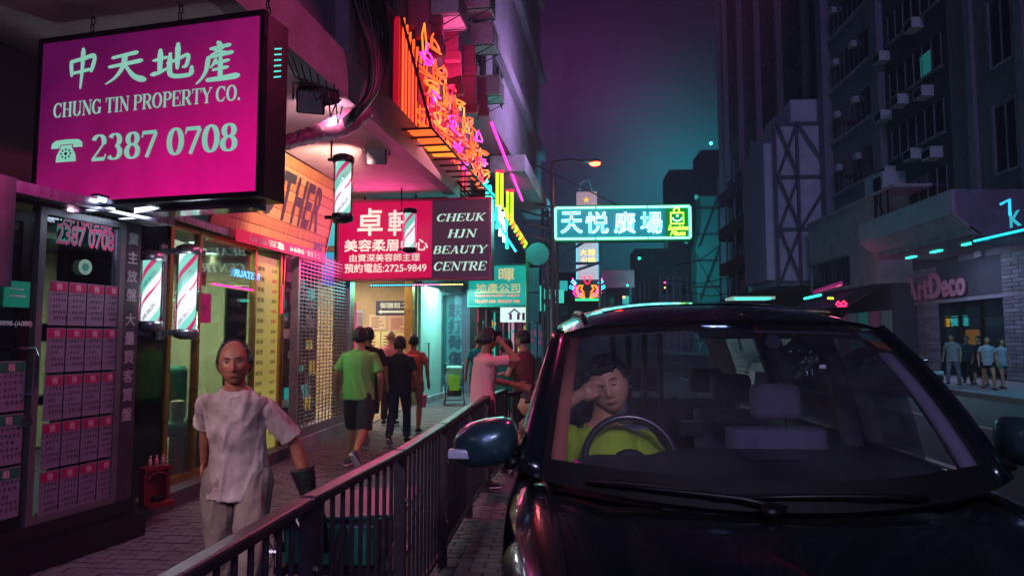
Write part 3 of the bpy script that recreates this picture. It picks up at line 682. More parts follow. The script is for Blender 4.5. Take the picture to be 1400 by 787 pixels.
# ---------------------------------------------------------------- cables and duct
def up_b(px, py, off): x, y = b_on(px, py, off); return FB @ Vector((x, y, off))
ct = thing('cable_bundle', 'thick bundle of black cables bending under the beam into a taped duct', 'cables', up_b(500, 100, .2), 0)
rnd = random.Random(5)
for k in range(9):
    ox = rnd.uniform(-9, 9)
    pts = [up_b(478 + k * 5 + ox * .3, -20, .12 + .02 * k), up_b(497 + k * 4, 40, .22), up_b(508 + k * 2.5, 85, .25), up_b(505 + k * 1.2, 125, .22), up_b(488, 150 + k, .12), AY(462 + k, 172 + k * .6, 7.0)]
    sp_ = smooth_path([tuple(p) for p in pts][:1] + [tuple(p) for p in pts[1:]], 1) if False else pts
    q = []
    for i in range(len(pts) - 1):
        a0 = pts[max(i - 1, 0)]; a1 = pts[i]; a2 = pts[i + 1]; a3 = pts[min(i + 2, len(pts) - 1)]
        for j in range(5):
            t = j / 5; q.append(.5 * (2 * a1 + (a2 - a0) * t + (2 * a0 - 5 * a1 + 4 * a2 - a3) * t * t + (3 * a1 - a0 - 3 * a2 + a3) * t ** 3))
    q.append(pts[-1]); part('cable', MB().tube(q, .026 if k % 3 else .038, 6), M_cable, ct, smooth=True)
pts = [AY(500, 150, 7.2), AY(478, 166, 7.05), AY(450, 178, 6.95), AY(425, 185, 6.85), AY(400, 192, 6.7), AY(376, 200, 6.5)]
q = []; rr = []
for i in range(len(pts) - 1):
    for j in range(7): t = j / 7; q.append(pts[i].lerp(pts[i + 1], t)); rr.append((.10, .125, .11, .085, .075, .06)[i] * (1 - t) + (.10, .125, .11, .085, .075, .06)[i + 1] * t + rnd.uniform(-.008, .01))
part('taped_duct', MB().tube(q, rr, 12), M_wrap, ct, smooth=True)
wb = MB()
for k in range(7):
    a = AY(385 + k * 12, 60 + k * 9, 5.6 + k * .15); e_ = AY(420 + k * 8, 110 + k * 6, 6.0 + k * .12); m_ = (a + e_) / 2 + Vector((0, 0, -.12 - .03 * k)); wb.tube([a, a.lerp(m_, .6), m_, m_.lerp(e_, .6), e_], .008, 4)
part('loose_wire', wb, M_cable, ct)
def flood(px, py, Y, aim, label, power, colour, yaw=0.0):
    c = AY(px, py, Y); t = thing('floodlight', label, 'floodlight', c, yaw, 'floodlights under the canopy beam'); F = rz(c, yaw) @ Matrix.Rotation(R(28), 4, 'X')
    b = MB(F); b.bbox(-.14, .14, -.09, .05, -.12, .12, .02)
    for k in range(5): b.box(-.12, .12, .05, .1, -.1 + k * .05, -.085 + k * .05)
    part('body', b, M_black, t); part('lens', MB(F).box(-.12, .12, -.1, -.092, -.10, .10), mat('floodlight_glass', '#777788', .15, var=.1), t)
    b = MB(F); b.tube([(-.17, 0, 0), (-.17, 0, .17), (.17, 0, .17), (.17, 0, 0)], .013, 5); b.cyl((0, 0, .17), (0, .02, .32), .02, 8); part('yoke', b, M_black, t)
    if power: lamp('floodlight_beam', 'SPOT', c + Vector((0, -.05, .18)), power, colour, .08, to=aim, angle=130)
flood(425, 138, 6.6, None, 'black floodlight beside the taped duct', 0, None, 20)
flood(443, 128, 6.7, None, 'black floodlight just behind the first one', 0, None, -15)
flood(515, 212, 9.0, None, 'black floodlight hanging over the red beauty sign', 0, None, 10)
# ================================================================ barber poles
def stripe_mat(name, k, ph, cols, s):
    m = bpy.data.materials.new(name); m.use_nodes = True; t = m.node_tree; b = t.nodes['Principled BSDF']
    tc = t.nodes.new('ShaderNodeTexCoord'); sp = t.nodes.new('ShaderNodeSeparateXYZ'); t.links.new(tc.outputs['Object'], sp.inputs[0])
    at = t.nodes.new('ShaderNodeMath'); at.operation = 'ARCTAN2'; t.links.new(sp.outputs['Y'], at.inputs[0]); t.links.new(sp.outputs['X'], at.inputs[1])
    m1 = t.nodes.new('ShaderNodeMath'); m1.operation = 'MULTIPLY'; m1.inputs[1].default_value = 1 / (2 * pi); t.links.new(at.outputs[0], m1.inputs[0])
    m2 = t.nodes.new('ShaderNodeMath'); m2.operation = 'MULTIPLY_ADD'; m2.inputs[1].default_value = k; t.links.new(sp.outputs['Z'], m2.inputs[0]); t.links.new(m1.outputs[0], m2.inputs[2])
    m3 = t.nodes.new('ShaderNodeMath'); m3.operation = 'ADD'; m3.inputs[1].default_value = ph + 10; t.links.new(m2.outputs[0], m3.inputs[0])
    fr_ = t.nodes.new('ShaderNodeMath'); fr_.operation = 'FRACT'; t.links.new(m3.outputs[0], fr_.inputs[0])
    r = t.nodes.new('ShaderNodeValToRGB'); r.color_ramp.interpolation = 'LINEAR'; t.links.new(fr_.outputs[0], r.inputs[0])
    els = r.color_ramp.elements
    while len(els) > 1: els.remove(els[0])
    els[0].position = 0; els[0].color = (*hx(cols[0][1]), 1)
    for i, (p_, c_) in enumerate(cols[1:]):
        e = els.new(max(p_ - .012, .001)); e.color = (*hx(cols[i][1]), 1); e = els.new(p_); e.color = (*hx(c_), 1)
    t.links.new(r.outputs[0], b.inputs['Emission Color']); b.inputs['Emission Strength'].default_value = s; b.inputs['Base Color'].default_value = (.3, .3, .3, 1)
    return m
PC = ((0, '#f2f6ff'), (.34, '#7fe0d0'), (.50, '#c9155f'), (.60, '#57c9b4'), (.80, '#e8f6fa'), (.93, '#c9155f'), (.985, '#f2f6ff'))
M_pole1 = stripe_mat('turning_stripes', -1.55, 0.1, PC, 1.15)
M_pole_glass = glass('clear_tube', (1, 1, 1), .06)
def barber_pole(c, H, r, label, deg=0.0, hang=None, name='barber_pole', text=True):
    t = thing(name, label, 'barber pole', c, deg, 'barber poles by the salon'); F = rz(c, deg); h = H / 2
    core = part('striped_cylinder', MB(F).lathe([(r * .78, -h + .1), (r * .78, h - .1)], n=32), M_pole1, t, smooth=True)
    if text:
        b = MB(F); vs, fs, W_, H_ = text_geo('HAIR SALON', .02)
        for k, z0 in enumerate((-h * .52, h * .28)):
            pts = []
            for x, y in vs:
                sx = (x / W_ - .5) * r * 2.1; sy = (y / H_ - .5) * .035; a = math.atan2(1.0, .9) + .0
                X_ = sx * cos(a) - sy * sin(a); Z_ = sx * sin(a) + sy * cos(a); th = -pi / 2 + .25 + X_ / r; pts.append(((r * .79) * cos(th), (r * .79) * sin(th), z0 + Z_))
            b.add(pts, fs)
        part('salon_lettering', b, mat('white_band_print', '#f2eef4', .5), t)
    part('glass_sleeve', MB(F).lathe([(r, -h + .08), (r, h - .08)], n=28), M_pole_glass, t, smooth=True)
    for s in (-1, 1):
        b = MB(F); p = [(0.002, s * (h - .10)), (r * 1.08, s * (h - .10)), (r * 1.1, s * (h - .075)), (r * 1.1, s * (h - .035)), (r * .95, s * (h - .02)), (r * .5, s * h), (.002, s * h)]
        b.lathe(p if s > 0 else p[::-1], n=28); part('end_cap', b, M_black if hang else M_steel, t, smooth=True)
    b = MB(F)
    if hang: b.cyl((-r * 1.3, 0, h - .06), (-r * 1.3, 0, h + hang), .012, 8); b.box(-r * 1.6, 0, -.02, .02, h - .075, h - .045); b.box(-r * 1.8, 0, -.02, .02, -h + .05, -h + .085)
    else: b.box(-.25, 0, -.03, .03, h - .09, h - .04); b.box(-.25, 0, -.03, .03, -h + .04, -h + .09); b.box(-.27, -.24, -.05, .05, -h, h)
    part('bracket', b, M_black if hang else M_steel, t)
    return t
def pole_at(px, py0, py1, Y, label, **kw):
    c0 = AY(px, py0, Y); c1 = AY(px, py1, Y); H = c0.z - c1.z; return barber_pole((c0 + c1) / 2, H, kw.pop('r', H * .14), label, **kw)
pole_at(469, 211, 305, 7.4, 'lit barber pole hanging under the canopy beside the timber salon sign', hang=.45)
pole_at(560, 284, 347, 11.25, 'smaller lit barber pole hanging in front of the red beauty sign', hang=.8, text=False)
pole_at(256, 334, 464, 6.35, 'lit barber pole on the salon door post above the balding man', r=.105)
pole_at(207, 342, 454, 5.95, 'lit barber pole nearest the agency window, beside the house number', r=.098)
lamp('pole_glow', 'POINT', AY(262, 400, 6.0), 12, (.75, .95, 1), .1)
lamp('pole_glow', 'POINT', AY(470, 258, 7.15), 4, (.75, .95, 1), .08)
# ================================================================ salon (glass front) on plane X = XS
XS = -3.9
FX = fr((XS, 6.0, 0), 90)
def x_(px, py): return on(FX, px, py)
sa = thing('hair_salon_front', 'bright glass salon front with brass frames and price boards', 'shop front', (XS, 6.0, 0), 90)
v0 = 2.78
ua, ub, uc, ud, ue, uf = [x_(p, 500)[0] for p in (186, 230, 268, 346, 378, 396)]
zs = .15
part('step', MB(FX).box(ua - .6, ue, 0, zs, -3.0, .22), mat('granite_step', '#4b4753', .5, var=.3, vs=40), sa)
part('corner_column', MB(FX).box(ua - .4, ub - .05, zs, 3.0, -.5, .0), mat('mirror_steel', '#4a4857', .12, metal=1.0, var=.3, vs=3), sa)
b = MB(FX)
for u, w_ in ((ub - .06, .06), (uc - .03, .05), (ud - .05, .05)): b.box(u, u + w_, zs, v0, -.05, .02)
b.box(ub, ud, zs, zs + .07, -.05, .015); b.box(ub, ud, v0 - .06, v0, -.05, .015)
part('door_frame', b, M_gold, sa)
part('window_pane', MB(FX).box(uc + .02, ud - .05, zs + .07, v0 - .06, -.02, -.014), M_glass, sa)
part('door_pane', MB(FX).box(ub, uc - .03, zs + .07, v0 - .06, -.02, -.014), M_glass, sa)
b = MB(FX); b.box(ua - .4, ue + .2, v0, 2.86, -3.2, .06); part('ceiling_slab', b, mat('dark_ceiling_panel', '#2b2933', .4, var=.3), sa)
b = MB(FX); b.box(ua - .4, ue + .2, v0 - .003, v0 + .07, .06, .10); part('ceiling_edge', b, M_steel, sa)
lit = emi('recessed_lamp', '#c8ffe8', 9)
for px_, py_ in ((290, 347), (347, 362), (388, 372), (268, 332)):
    q = AZ(px_, py_, v0 - .004); b = MB(); b.lathe([(.002, -.005), (.07, -.005), (.075, .003)], Matrix.Translation(q), 16); part('downlight', b, lit, sa)
    lamp('downlight_beam', 'SPOT', q - Vector((0, 0, .03)), 14, (.85, 1.0, .80), .06, to=q - Vector((-.15, 0, 2)), angle=120)
# interior of the salon
b = MB(FX); b.box(ua, ue, zs, v0, -3.2, -3.15); part('rear_wall', b, mat('salon_wall', '#b9b58a', .7, var=.15), sa)
b = MB(FX); b.box(ue - .04, ue, zs, v0, -3.15, -.1); part('side_wall', b, mat('salon_wall_pale', '#bdb98e', .7, var=.12), sa)
lamp('salon_ceiling_lamp', 'AREA', FX @ Vector(((ub + ud) / 2 + .1, v0 - .05, -1.2)), 210, (.86, 1.0, .74), 1.4, to=FX @ Vector(((ub + ud) / 2, 0, -1.2)), size_y=1.2)
def panel_item(name, label, cat, F, x0, x1, y0, y1, m, z0=-.9, z1=-.88, tx=(), tm=None, group=None):
    t = thing(name, label, cat, F @ Vector(((x0 + x1) / 2, y0, (z0 + z1) / 2)), 90, group)
    part('panel', MB(F).box(x0, x1, y0, y1, z0, z1), m, t)
    if tx:
        b = MB(F)
        for (s, fx, fy, fw, fh) in tx: put_text(b, s, x0 + fx * (x1 - x0), y0 + fy * (y1 - y0), fw * (x1 - x0), fh * (y1 - y0), z1 + .003, .02)
        part('lettering', b, tm or M_letter_white, t)
    return t
q0 = x_(313, 490); q1 = x_(346, 414)
panel_item('price_board', 'black salon price board with white characters seen through the glass', 'price board', FX, ud - .62, ud - .08, 1.05, 2.2, mat('black_board', '#15151c', .4), -.08, -.06,
           (('剪髮', .12, .82, .6, .08), ('染髮電髮', .1, .66, .8, .08), ('$68', .55, .5, .35, .07), ('洗頭', .1, .34, .45, .08), ('$38', .55, .2, .35, .07), ('$45', .1, .06, .35, .07)))
tt = thing('menu_board', 'tall yellow green lit menu board full of small characters beside the shutter', 'menu board', FX @ Vector(((ud + ue) / 2, zs, 0)), 90)
part('panel', MB(FX).box(ud + .0, ue, zs, v0 - .1, -.04, .0), emi('yellow_green_panel', '#b9b65a', .42, var=.15), tt)
bm_, bp = MB(FX), MB(FX); rnd = random.Random(11)
for k in range(17):
    yy = v0 - .3 - k * .135
    put_text(bm_, rnd.choice(('洗剪吹', '電髮', '染髮', '護理', '焗油', '套餐')), ud + .06, yy, .2, .06, .003, .01)
    put_text(bp if k % 3 else bm_, rnd.choice(('$68', '$88', '$128', '$180')), ue - .22, yy, .15, .055, .003, .01)
part('menu_lettering', bm_, mat('olive_ink', '#4d4a1c', .6), tt); part('price_lettering', bp, mat('magenta_ink', '#b3104f', .6), tt)
b = MB(FX); b.box(ue, ue + .05, zs, 2.9, -.05, .03); b.box(ue + .14, ue + .17, zs, 2.9, -.05, .02); b.box(ue + .05, ue + .14, zs, 2.9, -.05, -.02); part('brass_post', b, M_gold, sa)
b = MB(FX); b.box(ue + .03, ue + .065, 1.95, 2.35, .03, .04); part('red_tube', b, emi('small_red_tube', '#ff1040', 3), sa)
# pink neon notices and window decals inside
q0 = x_(273, 440); q1 = x_(301, 402)
panel_item('pink_notice', 'glowing pink notice behind the salon glass', 'notice', FX, q0[0], q1[0], q0[1], q1[1], emi('pink_notice_face', '#e8107a', 1.3), -.12, -.10, (('VIDEO', .08, .35, .7, .25),), mat('plum_ink', '#5a0030', .6))
q0 = x_(276, 388); q1 = x_(292, 366)
panel_item('red_notice', 'small red poster above the pink notice in the salon', 'notice', FX, q0[0], q1[0], q0[1], q1[1], emi('red_notice_face', '#b3123a', .7), -.10, -.08, (('福', .2, .4, .6, .4),), mat('plum_ink', '#5a0030', .6))
tt = thing('mirrored_neon_lettering', 'small mirrored blue neon word reading RESTAURA on the salon glass', 'neon sign', AY(337, 373, 7.6), 90)
b = MB(FX); q0 = x_(319, 377); q1 = x_(355, 369); put_text(b, 'RESTAUR', q0[0], q0[1], q1[0] - q0[0], .09, .004, .02, mirror=True)
part('lettering', b, emi('blue_neon_letter', '#3aa0ff', 3), tt)
b = MB(FX); q0 = x_(291, 389); q1 = x_(346, 388); b.box(q0[0], q1[0], q0[1], q0[1] + .02, .0, .004)
part('pink_line', b, emi('pink_line_glow', '#ff2a9a', 2.2), tt)
# green chair + bin inside (salon chair)
t = thing('salon_chair', 'green padded salon chair just inside the open door', 'chair', (XS - .75, 7.25, zs), 30)
F = rz((XS - .45, 7.15, zs), 30)
part('seat', MB(F).bbox(-.3, .3, -.3, .3, .42, .58, .06), mat('green_vinyl', '#0d8a63', .3), t, smooth=True)
part('backrest', MB(F).bbox(-.28, .28, .22, .38, .5, 1.15, .07), mat('green_vinyl', '#0d8a63', .3), t, smooth=True)
b = MB(F)
for s in (-1, 1): part('armrest', MB(F).bbox(s * .34 - .05, s * .34 + .05, -.3, .25, .62, .74, .03), mat('green_vinyl', '#0d8a63', .3), t, smooth=True)
part('base', MB(F).lathe([(.28, 0), (.27, .03), (.05, .06), (.04, .42), (.1, .44)], F @ I4 if False else I4), M_chrome, t, smooth=True)
c = AX(277, 640, XS - .35); t = thing('bin', 'dark teal waste bin beside the salon door', 'bin', (c.x, 7.6, zs))
b = MB(rz((XS - .3, 7.6, zs), 0)); b.prism([(-.15, -.14), (.15, -.14), (.15, .14), (-.15, .14)], 0, .5); part('body', b, mat('teal_plastic', '#0b5a55', .4), t)
b = MB(rz((XS - .3, 7.6, zs), 0)); b.bbox(-.17, .17, -.16, .16, .5, .56, .01); part('lid', b, mat('dark_teal_plastic', '#08403f', .4), t)
c = AX(236, 625, XS - .2); b = MB(); b.bbox(c.x - .06, c.x + .06, c.y, c.y + .12, zs, .95, .03)
single('door_stop_panel', b, mat('cream_plastic', '#c9c3a8', .4), 'narrow cream heater standing inside the salon door', 'heater', (c.x, c.y, zs), smooth=True)
# red shrine on the step
c = AX(213, 690, -3.58); F = rz((c.x, c.y, .14), 60) @ Matrix.Scale(.72, 4)
t = thing('street_shrine', 'small red earth god shrine with figurines on the shop step', 'shrine', F.translation, 60); MR = mat('shrine_red', '#6a1024', .45, var=.2)
b = MB(F); b.box(-.17, .17, -.14, .12, 0, .05); b.box(-.16, -.12, -.02, .1, .05, .42); b.box(.12, .16, -.02, .1, .05, .42); b.box(-.17, .17, -.05, .11, .42, .47); b.box(-.12, .12, .08, .1, .05, .42)
part('cabinet', b, MR, t)
b = MB(F); b.tube([(-.12, -.03, .33), (-.08, -.03, .38), (0, -.03, .4), (.08, -.03, .38), (.12, -.03, .33)], .012, 6); part('arch', b, MR, t)
b = MB(F); b.lathe([(.05, .05), (.06, .12), (.05, .13)], I4, 12) if False else b.bbox(-.06, .06, -.08, .02, .05, .12, .015); part('incense_pot', b, M_black, t)
b = MB(F)
for k in range(3): part('figurine', MB(F).ell((-.08 + .08 * k, .02, .52), .024, .024, .055).ell((-.08 + .08 * k, .02, .585), .016, .016, .02), mat('figurine_pink', '#c47a84', .5), t, smooth=True)
# ---------------------------------------------------------------- timber salon sign
c0 = AX(462, 250, -3.62); c1 = AX(440, 357, -3.88)
TB = [AY(440, 362, 10.9), AY(462, 250, 10.8), AY(283, 150, 7.55), AY(283, 322, 7.6)]
ex = (TB[0] - TB[3]); Lg = ex.length; ex.normalize(); ey = (TB[1] - TB[0]); ey -= ex * ey.dot(ex); Hg = ey.length; ey.normalize(); ez = ex.cross(ey)
FT = Matrix(((ex.x, ey.x, ez.x, TB[3].x), (ex.y, ey.y, ez.y, TB[3].y), (ex.z, ey.z, ez.z, TB[3].z), (0, 0, 0, 1)))
ts = thing('timber_salon_sign', 'tilted timber plank sign with grey letters OTHER over the salon', 'sign', TB[3])
M_wood = mat('pine_plank', '#b07a4a', .55, vs=2.2, stretch=(1.5, 18, 1), c2='#7c4a2a', bump=.15)
M_wood2 = mat('pale_pine_plank', '#c08a58', .55, vs=2.2, stretch=(1.5, 18, 1), c2='#94603a', bump=.15)
def twist(bb):
    return bb
for k in range(9):
    y0_, y1_ = k * Hg / 9, (k + 1) * Hg / 9 - .008; z = .004 * (k % 2); b = MB(FT)
    b.box(0, Lg, y0_, y1_, -.04, z)
    part('plank', b, (M_wood, M_wood2)[k % 2], ts)
b = MB(FT); q = on(FT, 382, 240); 
xs_ = [on(FT, p, 290)[0] for p in (303, 335, 372, 398, 424, 448)]
lh = Hg * .50; ly = Hg * .34
for ch, pa, pb_ in (('R', 318, 342), ('O', 348, 371), ('T', 375, 393), ('H', 396, 410), ('E', 412, 422), ('R', 424, 436)):
    xa = on(FT, pa, 300)[0]; xb = on(FT, pb_, 300)[0]; put_text(b, ch, xa, ly, xb - xa, lh, .009, .03)
part('lettering', b, mat('slate_letter', '#0e2226', .6), ts)
b = MB(FT); put_text(b, '髮型屋', Lg * .86, Hg * .1, Lg * .1, Hg * .14, .009, .03); part('corner_characters', b, mat('blue_letter', '#1c4a80', .5), ts)
b = MB(FT); b.box(0, Lg + .02, Hg, Hg + .03, -.06, .015); b.box(Lg, Lg + .03, 0, Hg, -.06, .015); part('trim', b, M_black, ts)
b = MB(FT); b.box(-.2, Lg, -.03, -.0, -.05, .01); part('bottom_trim', b, M_steel, ts)
# red phone banner below the planks
BN = [AY(296, 319, 7.6), AY(425, 352, 10.4)]; ex2 = (BN[1] - BN[0]); L2 = ex2.length; ex2.normalize(); ey2 = Vector((0, 0, 1)); ey2 -= ex2 * ey2.dot(ex2); ey2.normalize(); ez2 = ex2.cross(ey2)
FN = Matrix(((ex2.x, ey2.x, ez2.x, BN[0].x), (ex2.y, ey2.y, ez2.y, BN[0].y), (ex2.z, ey2.z, ez2.z, BN[0].z), (0, 0, 0, 1))) @ Matrix.Translation((0, -.09, .24))
t = thing('phone_banner', 'narrow red banner with upside down mirrored phone number under the timber sign', 'banner', BN[0])
part('banner_face', MB(FN).box(0, L2, 0, .15, -.01, 0), emi('red_banner_face', '#d0143c', .75), t)
b = MB(FN @ Matrix.Translation((L2, .15, 0)) @ Matrix.Rotation(pi, 4, 'Z')); put_text(b, '5155-9898  電話預約', .25, .03, L2 * .8, .09, .003, .03, mirror=False)
part('phone_number', b, M_letter_white, t)
# warm spill on the planks and ceiling (floodlights seen under the beam)
lamp('canopy_flood', 'SPOT', AY(500, 222, 8.6), 420, (1.0, .58, .42), .12, to=AY(400, 290, 9.6), angle=105)
lamp('canopy_flood', 'SPOT', AY(450, 150, 6.75), 120, (1.0, .50, .55), .12, to=AY(460, 200, 9.2), angle=120)
# ================================================================ rolled-down lattice shutter
us0, us1 = x_(400, 500)[0], x_(470, 500)[0]; zsh = 2.95
sh = thing('roller_shutter', 'closed steel lattice roller shutter over a dark shopfront', 'shutter', FX @ Vector((us0, 0, 0)), 90)
M_sl = mat('shutter_steel', '#a493a8', .35, metal=.75, var=.25, vs=8)
b0 = MB(FX); b0.cyl((us0, 0, .04), (us1, 0, .04), .011, 5)
for k in range(46):
    z = .28 + k * .058
    part('slat', MB(FX).box(us0, us1, z - .007, z + .007, .035, .05), M_sl, sh)
b = MB(FX)
nr_ = 15
for k in range(nr_):
    u = us0 + (k + .5) * (us1 - us0) / nr_; part('link_rod', MB(FX).box(u - .006, u + .006, .26, zsh, .03, .044), M_sl, sh)
b = MB(FX); b.box(us0, us1, .16, .27, .0, .06); part('bottom_bar', b, mat('worn_bottom_bar', '#8c7888', .5, metal=.4, var=.35, vs=10), sh)
for u in (us0 - .07, us1): part('guide_rail', MB(FX).box(u, u + .07, .1, zsh, -.02, .09), M_sl, sh)
sf = thing('closed_shopfront', 'dark shopfront behind the lattice shutter with stacked pale goods', 'shop front', FX @ Vector((us0, 0, 0)), 90)
part('sill', MB(FX).box(us0 - .25, us1 + .1, 0, .15, -.6, .12), M_concrete, sf)
part('head_wall', MB(FX).box(us0 - .2, us1 + .1, zsh, 4.15, -.9, -.5), M_wallA, sf)
part('display_wall', MB(FX).box(us0, us1, .15, zsh, -.55, -.5), mat('dark_display', '#2b2433', .6, var=.4, vs=4), sf)
rnd = random.Random(4); b = MB(FX); b2 = MB(FX)
for k in range(60):
    u = rnd.uniform(us0 + .1, us1 - .4); z = rnd.uniform(.3, 2.7); (b if k % 3 else b2).box(u, u + rnd.uniform(.1, .35), z, z + rnd.uniform(.04, .2), -.5, -.45 - rnd.uniform(0, .1))
part('stacked_goods', b, mat('pale_goods', '#b3a7bd', .5, var=.3), sf, kind='stuff'); part('teal_goods', b2, emi('teal_reflection_goods', '#1ea3a0', .5), sf, kind='stuff')  # some boxes made teal and faintly glowing
b = MB(FX)
for (u, z, s) in ((us1 - .85, 1.35, '平'), (us1 - .9, .42, '特價'), (us1 - .7, 1.0, '租')): put_text(b, s, u, z, .3, .22, -.38, .05)
part('yellow_characters', b, emi('yellow_print', '#d9b62a', .5), sf)
# ================================================================ restaurant entrance bay
ue0 = us1 + .1
F_C = fr((XS, 0, 0), 90)
yC0 = (F_C.inverted() @ (FX @ Vector((ue0, 0, 0)))).x; yC1 = 16.6
en = thing('building_entrance', 'warm lit entrance hall with notice boards and a brass column', 'entrance', (XS, yC0, 0))
M_beige = mat('beige_hall_wall', '#b59c78', .6, var=.15, vs=3)
part('rear_wall', MB().box(-8, -3.55, yC1, yC1 + .15, .02, 3.3), M_beige, en)
part('side_wall', MB().box(-8, -7.9, yC0, yC1, .02, 3.3), M_beige, en)
part('ceiling', MB().box(-8, -3.5, yC0, yC1, 3.2, 3.3), mat('hall_ceiling', '#8a8276', .6), en)
part('floor', MB().box(-8, -3.6, yC0, yC1 + .2, -.005, .02), mat('tiled_floor', '#8b7c6c', .25, var=.2), en)
part('near_jamb', MB().box(-4.15, -3.82, yC0, yC0 + .22, .0, 4.15), M_gold, en)
b = MB(); b.box(-3.78, -3.58, 16.2, 16.45, 0, 4.2); part('brass_column', b, M_gold, en)
b = MB(); b.box(-4.1, -3.5, yC0, yC1, 3.3, 4.15); part('head_wall', b, mat('cream_head_panel', '#b09a7e', .5), en)
lamp('hall_lamp', 'AREA', (-5.2, 14.4, 3.15), 200, (1.0, .82, .58), 1.6, to=(-5.2, 14.4, 0))
lamp('hall_threshold_lamp', 'SPOT', (-4.3, 12.9, 3.15), 160, (1.0, .84, .62), .1, to=(-2.6, 10.4, .6), angle=95)
b = MB()
for k, (x, y) in enumerate(((-4.6, 13.4), (-4.5, 14.8), (-5.4, 14.0))): part('downlight', MB().lathe([(.002, 3.19), (.09, 3.19), (.1, 3.2)], Matrix.Translation((x, y, 0)), 14), emi('warm_downlight', '#ffe2a8', 8), en)
FH = fr((0, yC1 - .0, 0), 0)
def h_(px, py): return on(FH, px, py)
def hboard(name, label, cat, px0, py0, px1, py1, m, off=.02):
    q0 = h_(px0, py1); q1 = h_(px1, py0); t = thing(name, label, cat, FH @ Vector((q0[0], q0[1], off))); part('board', MB(FH).box(q0[0], q1[0], q0[1], q1[1], .0, off), m, t); return t, q0, q1
t, q0, q1 = hboard('hall_direction_sign', 'dark blue direction sign with an arrow over the notice boards', 'sign', 514, 411, 563, 431, mat('navy_sign', '#1c2050', .4))
b = MB(FH); w_ = q1[0] - q0[0]; h2 = q1[1] - q0[1]; put_text(b, '御膳館二', q0[0] + w_ * .12, q0[1] + h2 * .5, w_ * .76, h2 * .38, .024, .03); b.prism([(q0[0] + w_ * .06, q0[1] + h2 * .25), (q0[0] + w_ * .16, q0[1] + h2 * .1), (q0[0] + w_ * .16, q0[1] + h2 * .18), (q0[0] + w_ * .9, q0[1] + h2 * .18), (q0[0] + w_ * .9, q0[1] + h2 * .32), (q0[0] + w_ * .16, q0[1] + h2 * .32), (q0[0] + w_ * .16, q0[1] + h2 * .4)], .021, .024)
part('lettering_and_arrow', b, M_letter_white, t)
rnd = random.Random(8)
for (a, bb, c_, d_, cc, nm) in ((505, 430, 528, 450, '#d0b8a0', 'upper left'), (531, 431, 560, 452, '#cfa08c', 'upper right'), (505, 453, 520, 484, '#d8c890', 'left of the second row'), (522, 453, 540, 484, '#c8cf9a', 'middle of the second row'), (542, 455, 560, 482, '#d6b878', 'right of the second row'), (505, 486, 540, 520, '#c7a890', 'lowest')):
    t, q0, q1 = hboard('notice_sheet', 'paper notice on the hall wall, %s' % nm, 'notice', a, bb, c_, d_, mat('paper_' + cc[1:], cc, .6, var=.1), .012)
    b = MB(FH); w_ = q1[0] - q0[0]; h2 = q1[1] - q0[1]
    for k in range(6): b.box(q0[0] + w_ * .12, q0[0] + w_ * rnd.uniform(.5, .9), q0[1] + h2 * (.12 + k * .13), q0[1] + h2 * (.17 + k * .13), .013, .016)
    part('printed_lines', b, mat('brown_ink', '#7a3030', .6), t)
for (a, bb, c_, d_) in ((481, 424, 498, 452),):
    t, q0, q1 = hboard('timetable_sheet', 'grey timetable sheet at the left of the entrance hall', 'notice', a, bb, c_, d_, mat('timetable', '#9aa0b0', .5), .01)
    b = MB(FH)
    for k in range(7): b.box(q0[0] + .03, q1[0] - .03, q0[1] + .05 + k * .06, q0[1] + .08 + k * .06, .011, .014)
    part('printed_lines', b, mat('brown_ink', '#7a3030', .6), t)
# magenta advert standing by the jamb
c = AY(474, 440, 12.9); b = MB(fr((c.x - .12, 12.9, 0), 0)); b.box(-.05, .3, .6, 2.3, -.04, 0)
single('pink_advert_panel', b, emi('pink_advert', '#e0358a', .7), 'pink advert panel behind the walkers at the entrance', 'advert', (c.x, 12.9, .6))
# ================================================================ teal clinic front
g0 = AZ(575, 552, 0.0); g1 = AZ(648, 530, 0.0)
dD = math.degrees(math.atan2(g1.y - g0.y, g1.x - g0.x)); FD = fr((g0.x, g0.y, 0), dD)
def d_on(px, py): return on(FD, px, py)
cl = thing('clinic_front', 'teal lit glass clinic front with dark vertical characters', 'shop front', (g0.x, g0.y, 0), dD)
da, db, dc, dd = [d_on(p, 480)[0] for p in (575, 603, 640, 649)]
M_tealwall = mat('pale_clinic_wall', '#9fc4bd', .4, var=.1)
part('step', MB(FD).box(da - .1, dd, 0, .14, -2.5, .1), M_concrete, cl)
part('door', MB(FD).box(da, db, .14, 3.0, -.06, 0), M_tealwall, cl)
b = MB(FD); q = d_on(582, 520); b.tube([(q[0], .9, 0), (q[0], .9, .07), (q[0], 1.5, .07), (q[0], 1.5, 0)], .02, 6); part('handle', b, M_chrome, cl)
part('window_pane', MB(FD).box(db + .05, dc, .14, 3.0, -.03, -.02), M_glass, cl)
b = MB(FD); b.box(db, db + .05, .14, 3.0, -.05, .03); b.box(dc - .25, dc - .22, .14, 3.0, -.05, .02); part('frame', b, M_steel, cl)
part('rear_wall', MB(FD).box(da, dd, .14, 3.0, -2.0, -1.95), emi('clinic_interior', '#2a9aa0', .32, var=.6, vs=1.6), cl)  # wall emits, standing in for the lit interior
part('end_post', MB(FD).box(dc, dc + .15, 0, 3.1, -.3, .05), M_black, cl)
part('fascia', MB(FD).box(da - .3, dd + .4, 3.0, 4.6, -.4, .1), mat('clinic_fascia', '#5b7f86', .5, var=.2), cl)
rc = random.Random(12)
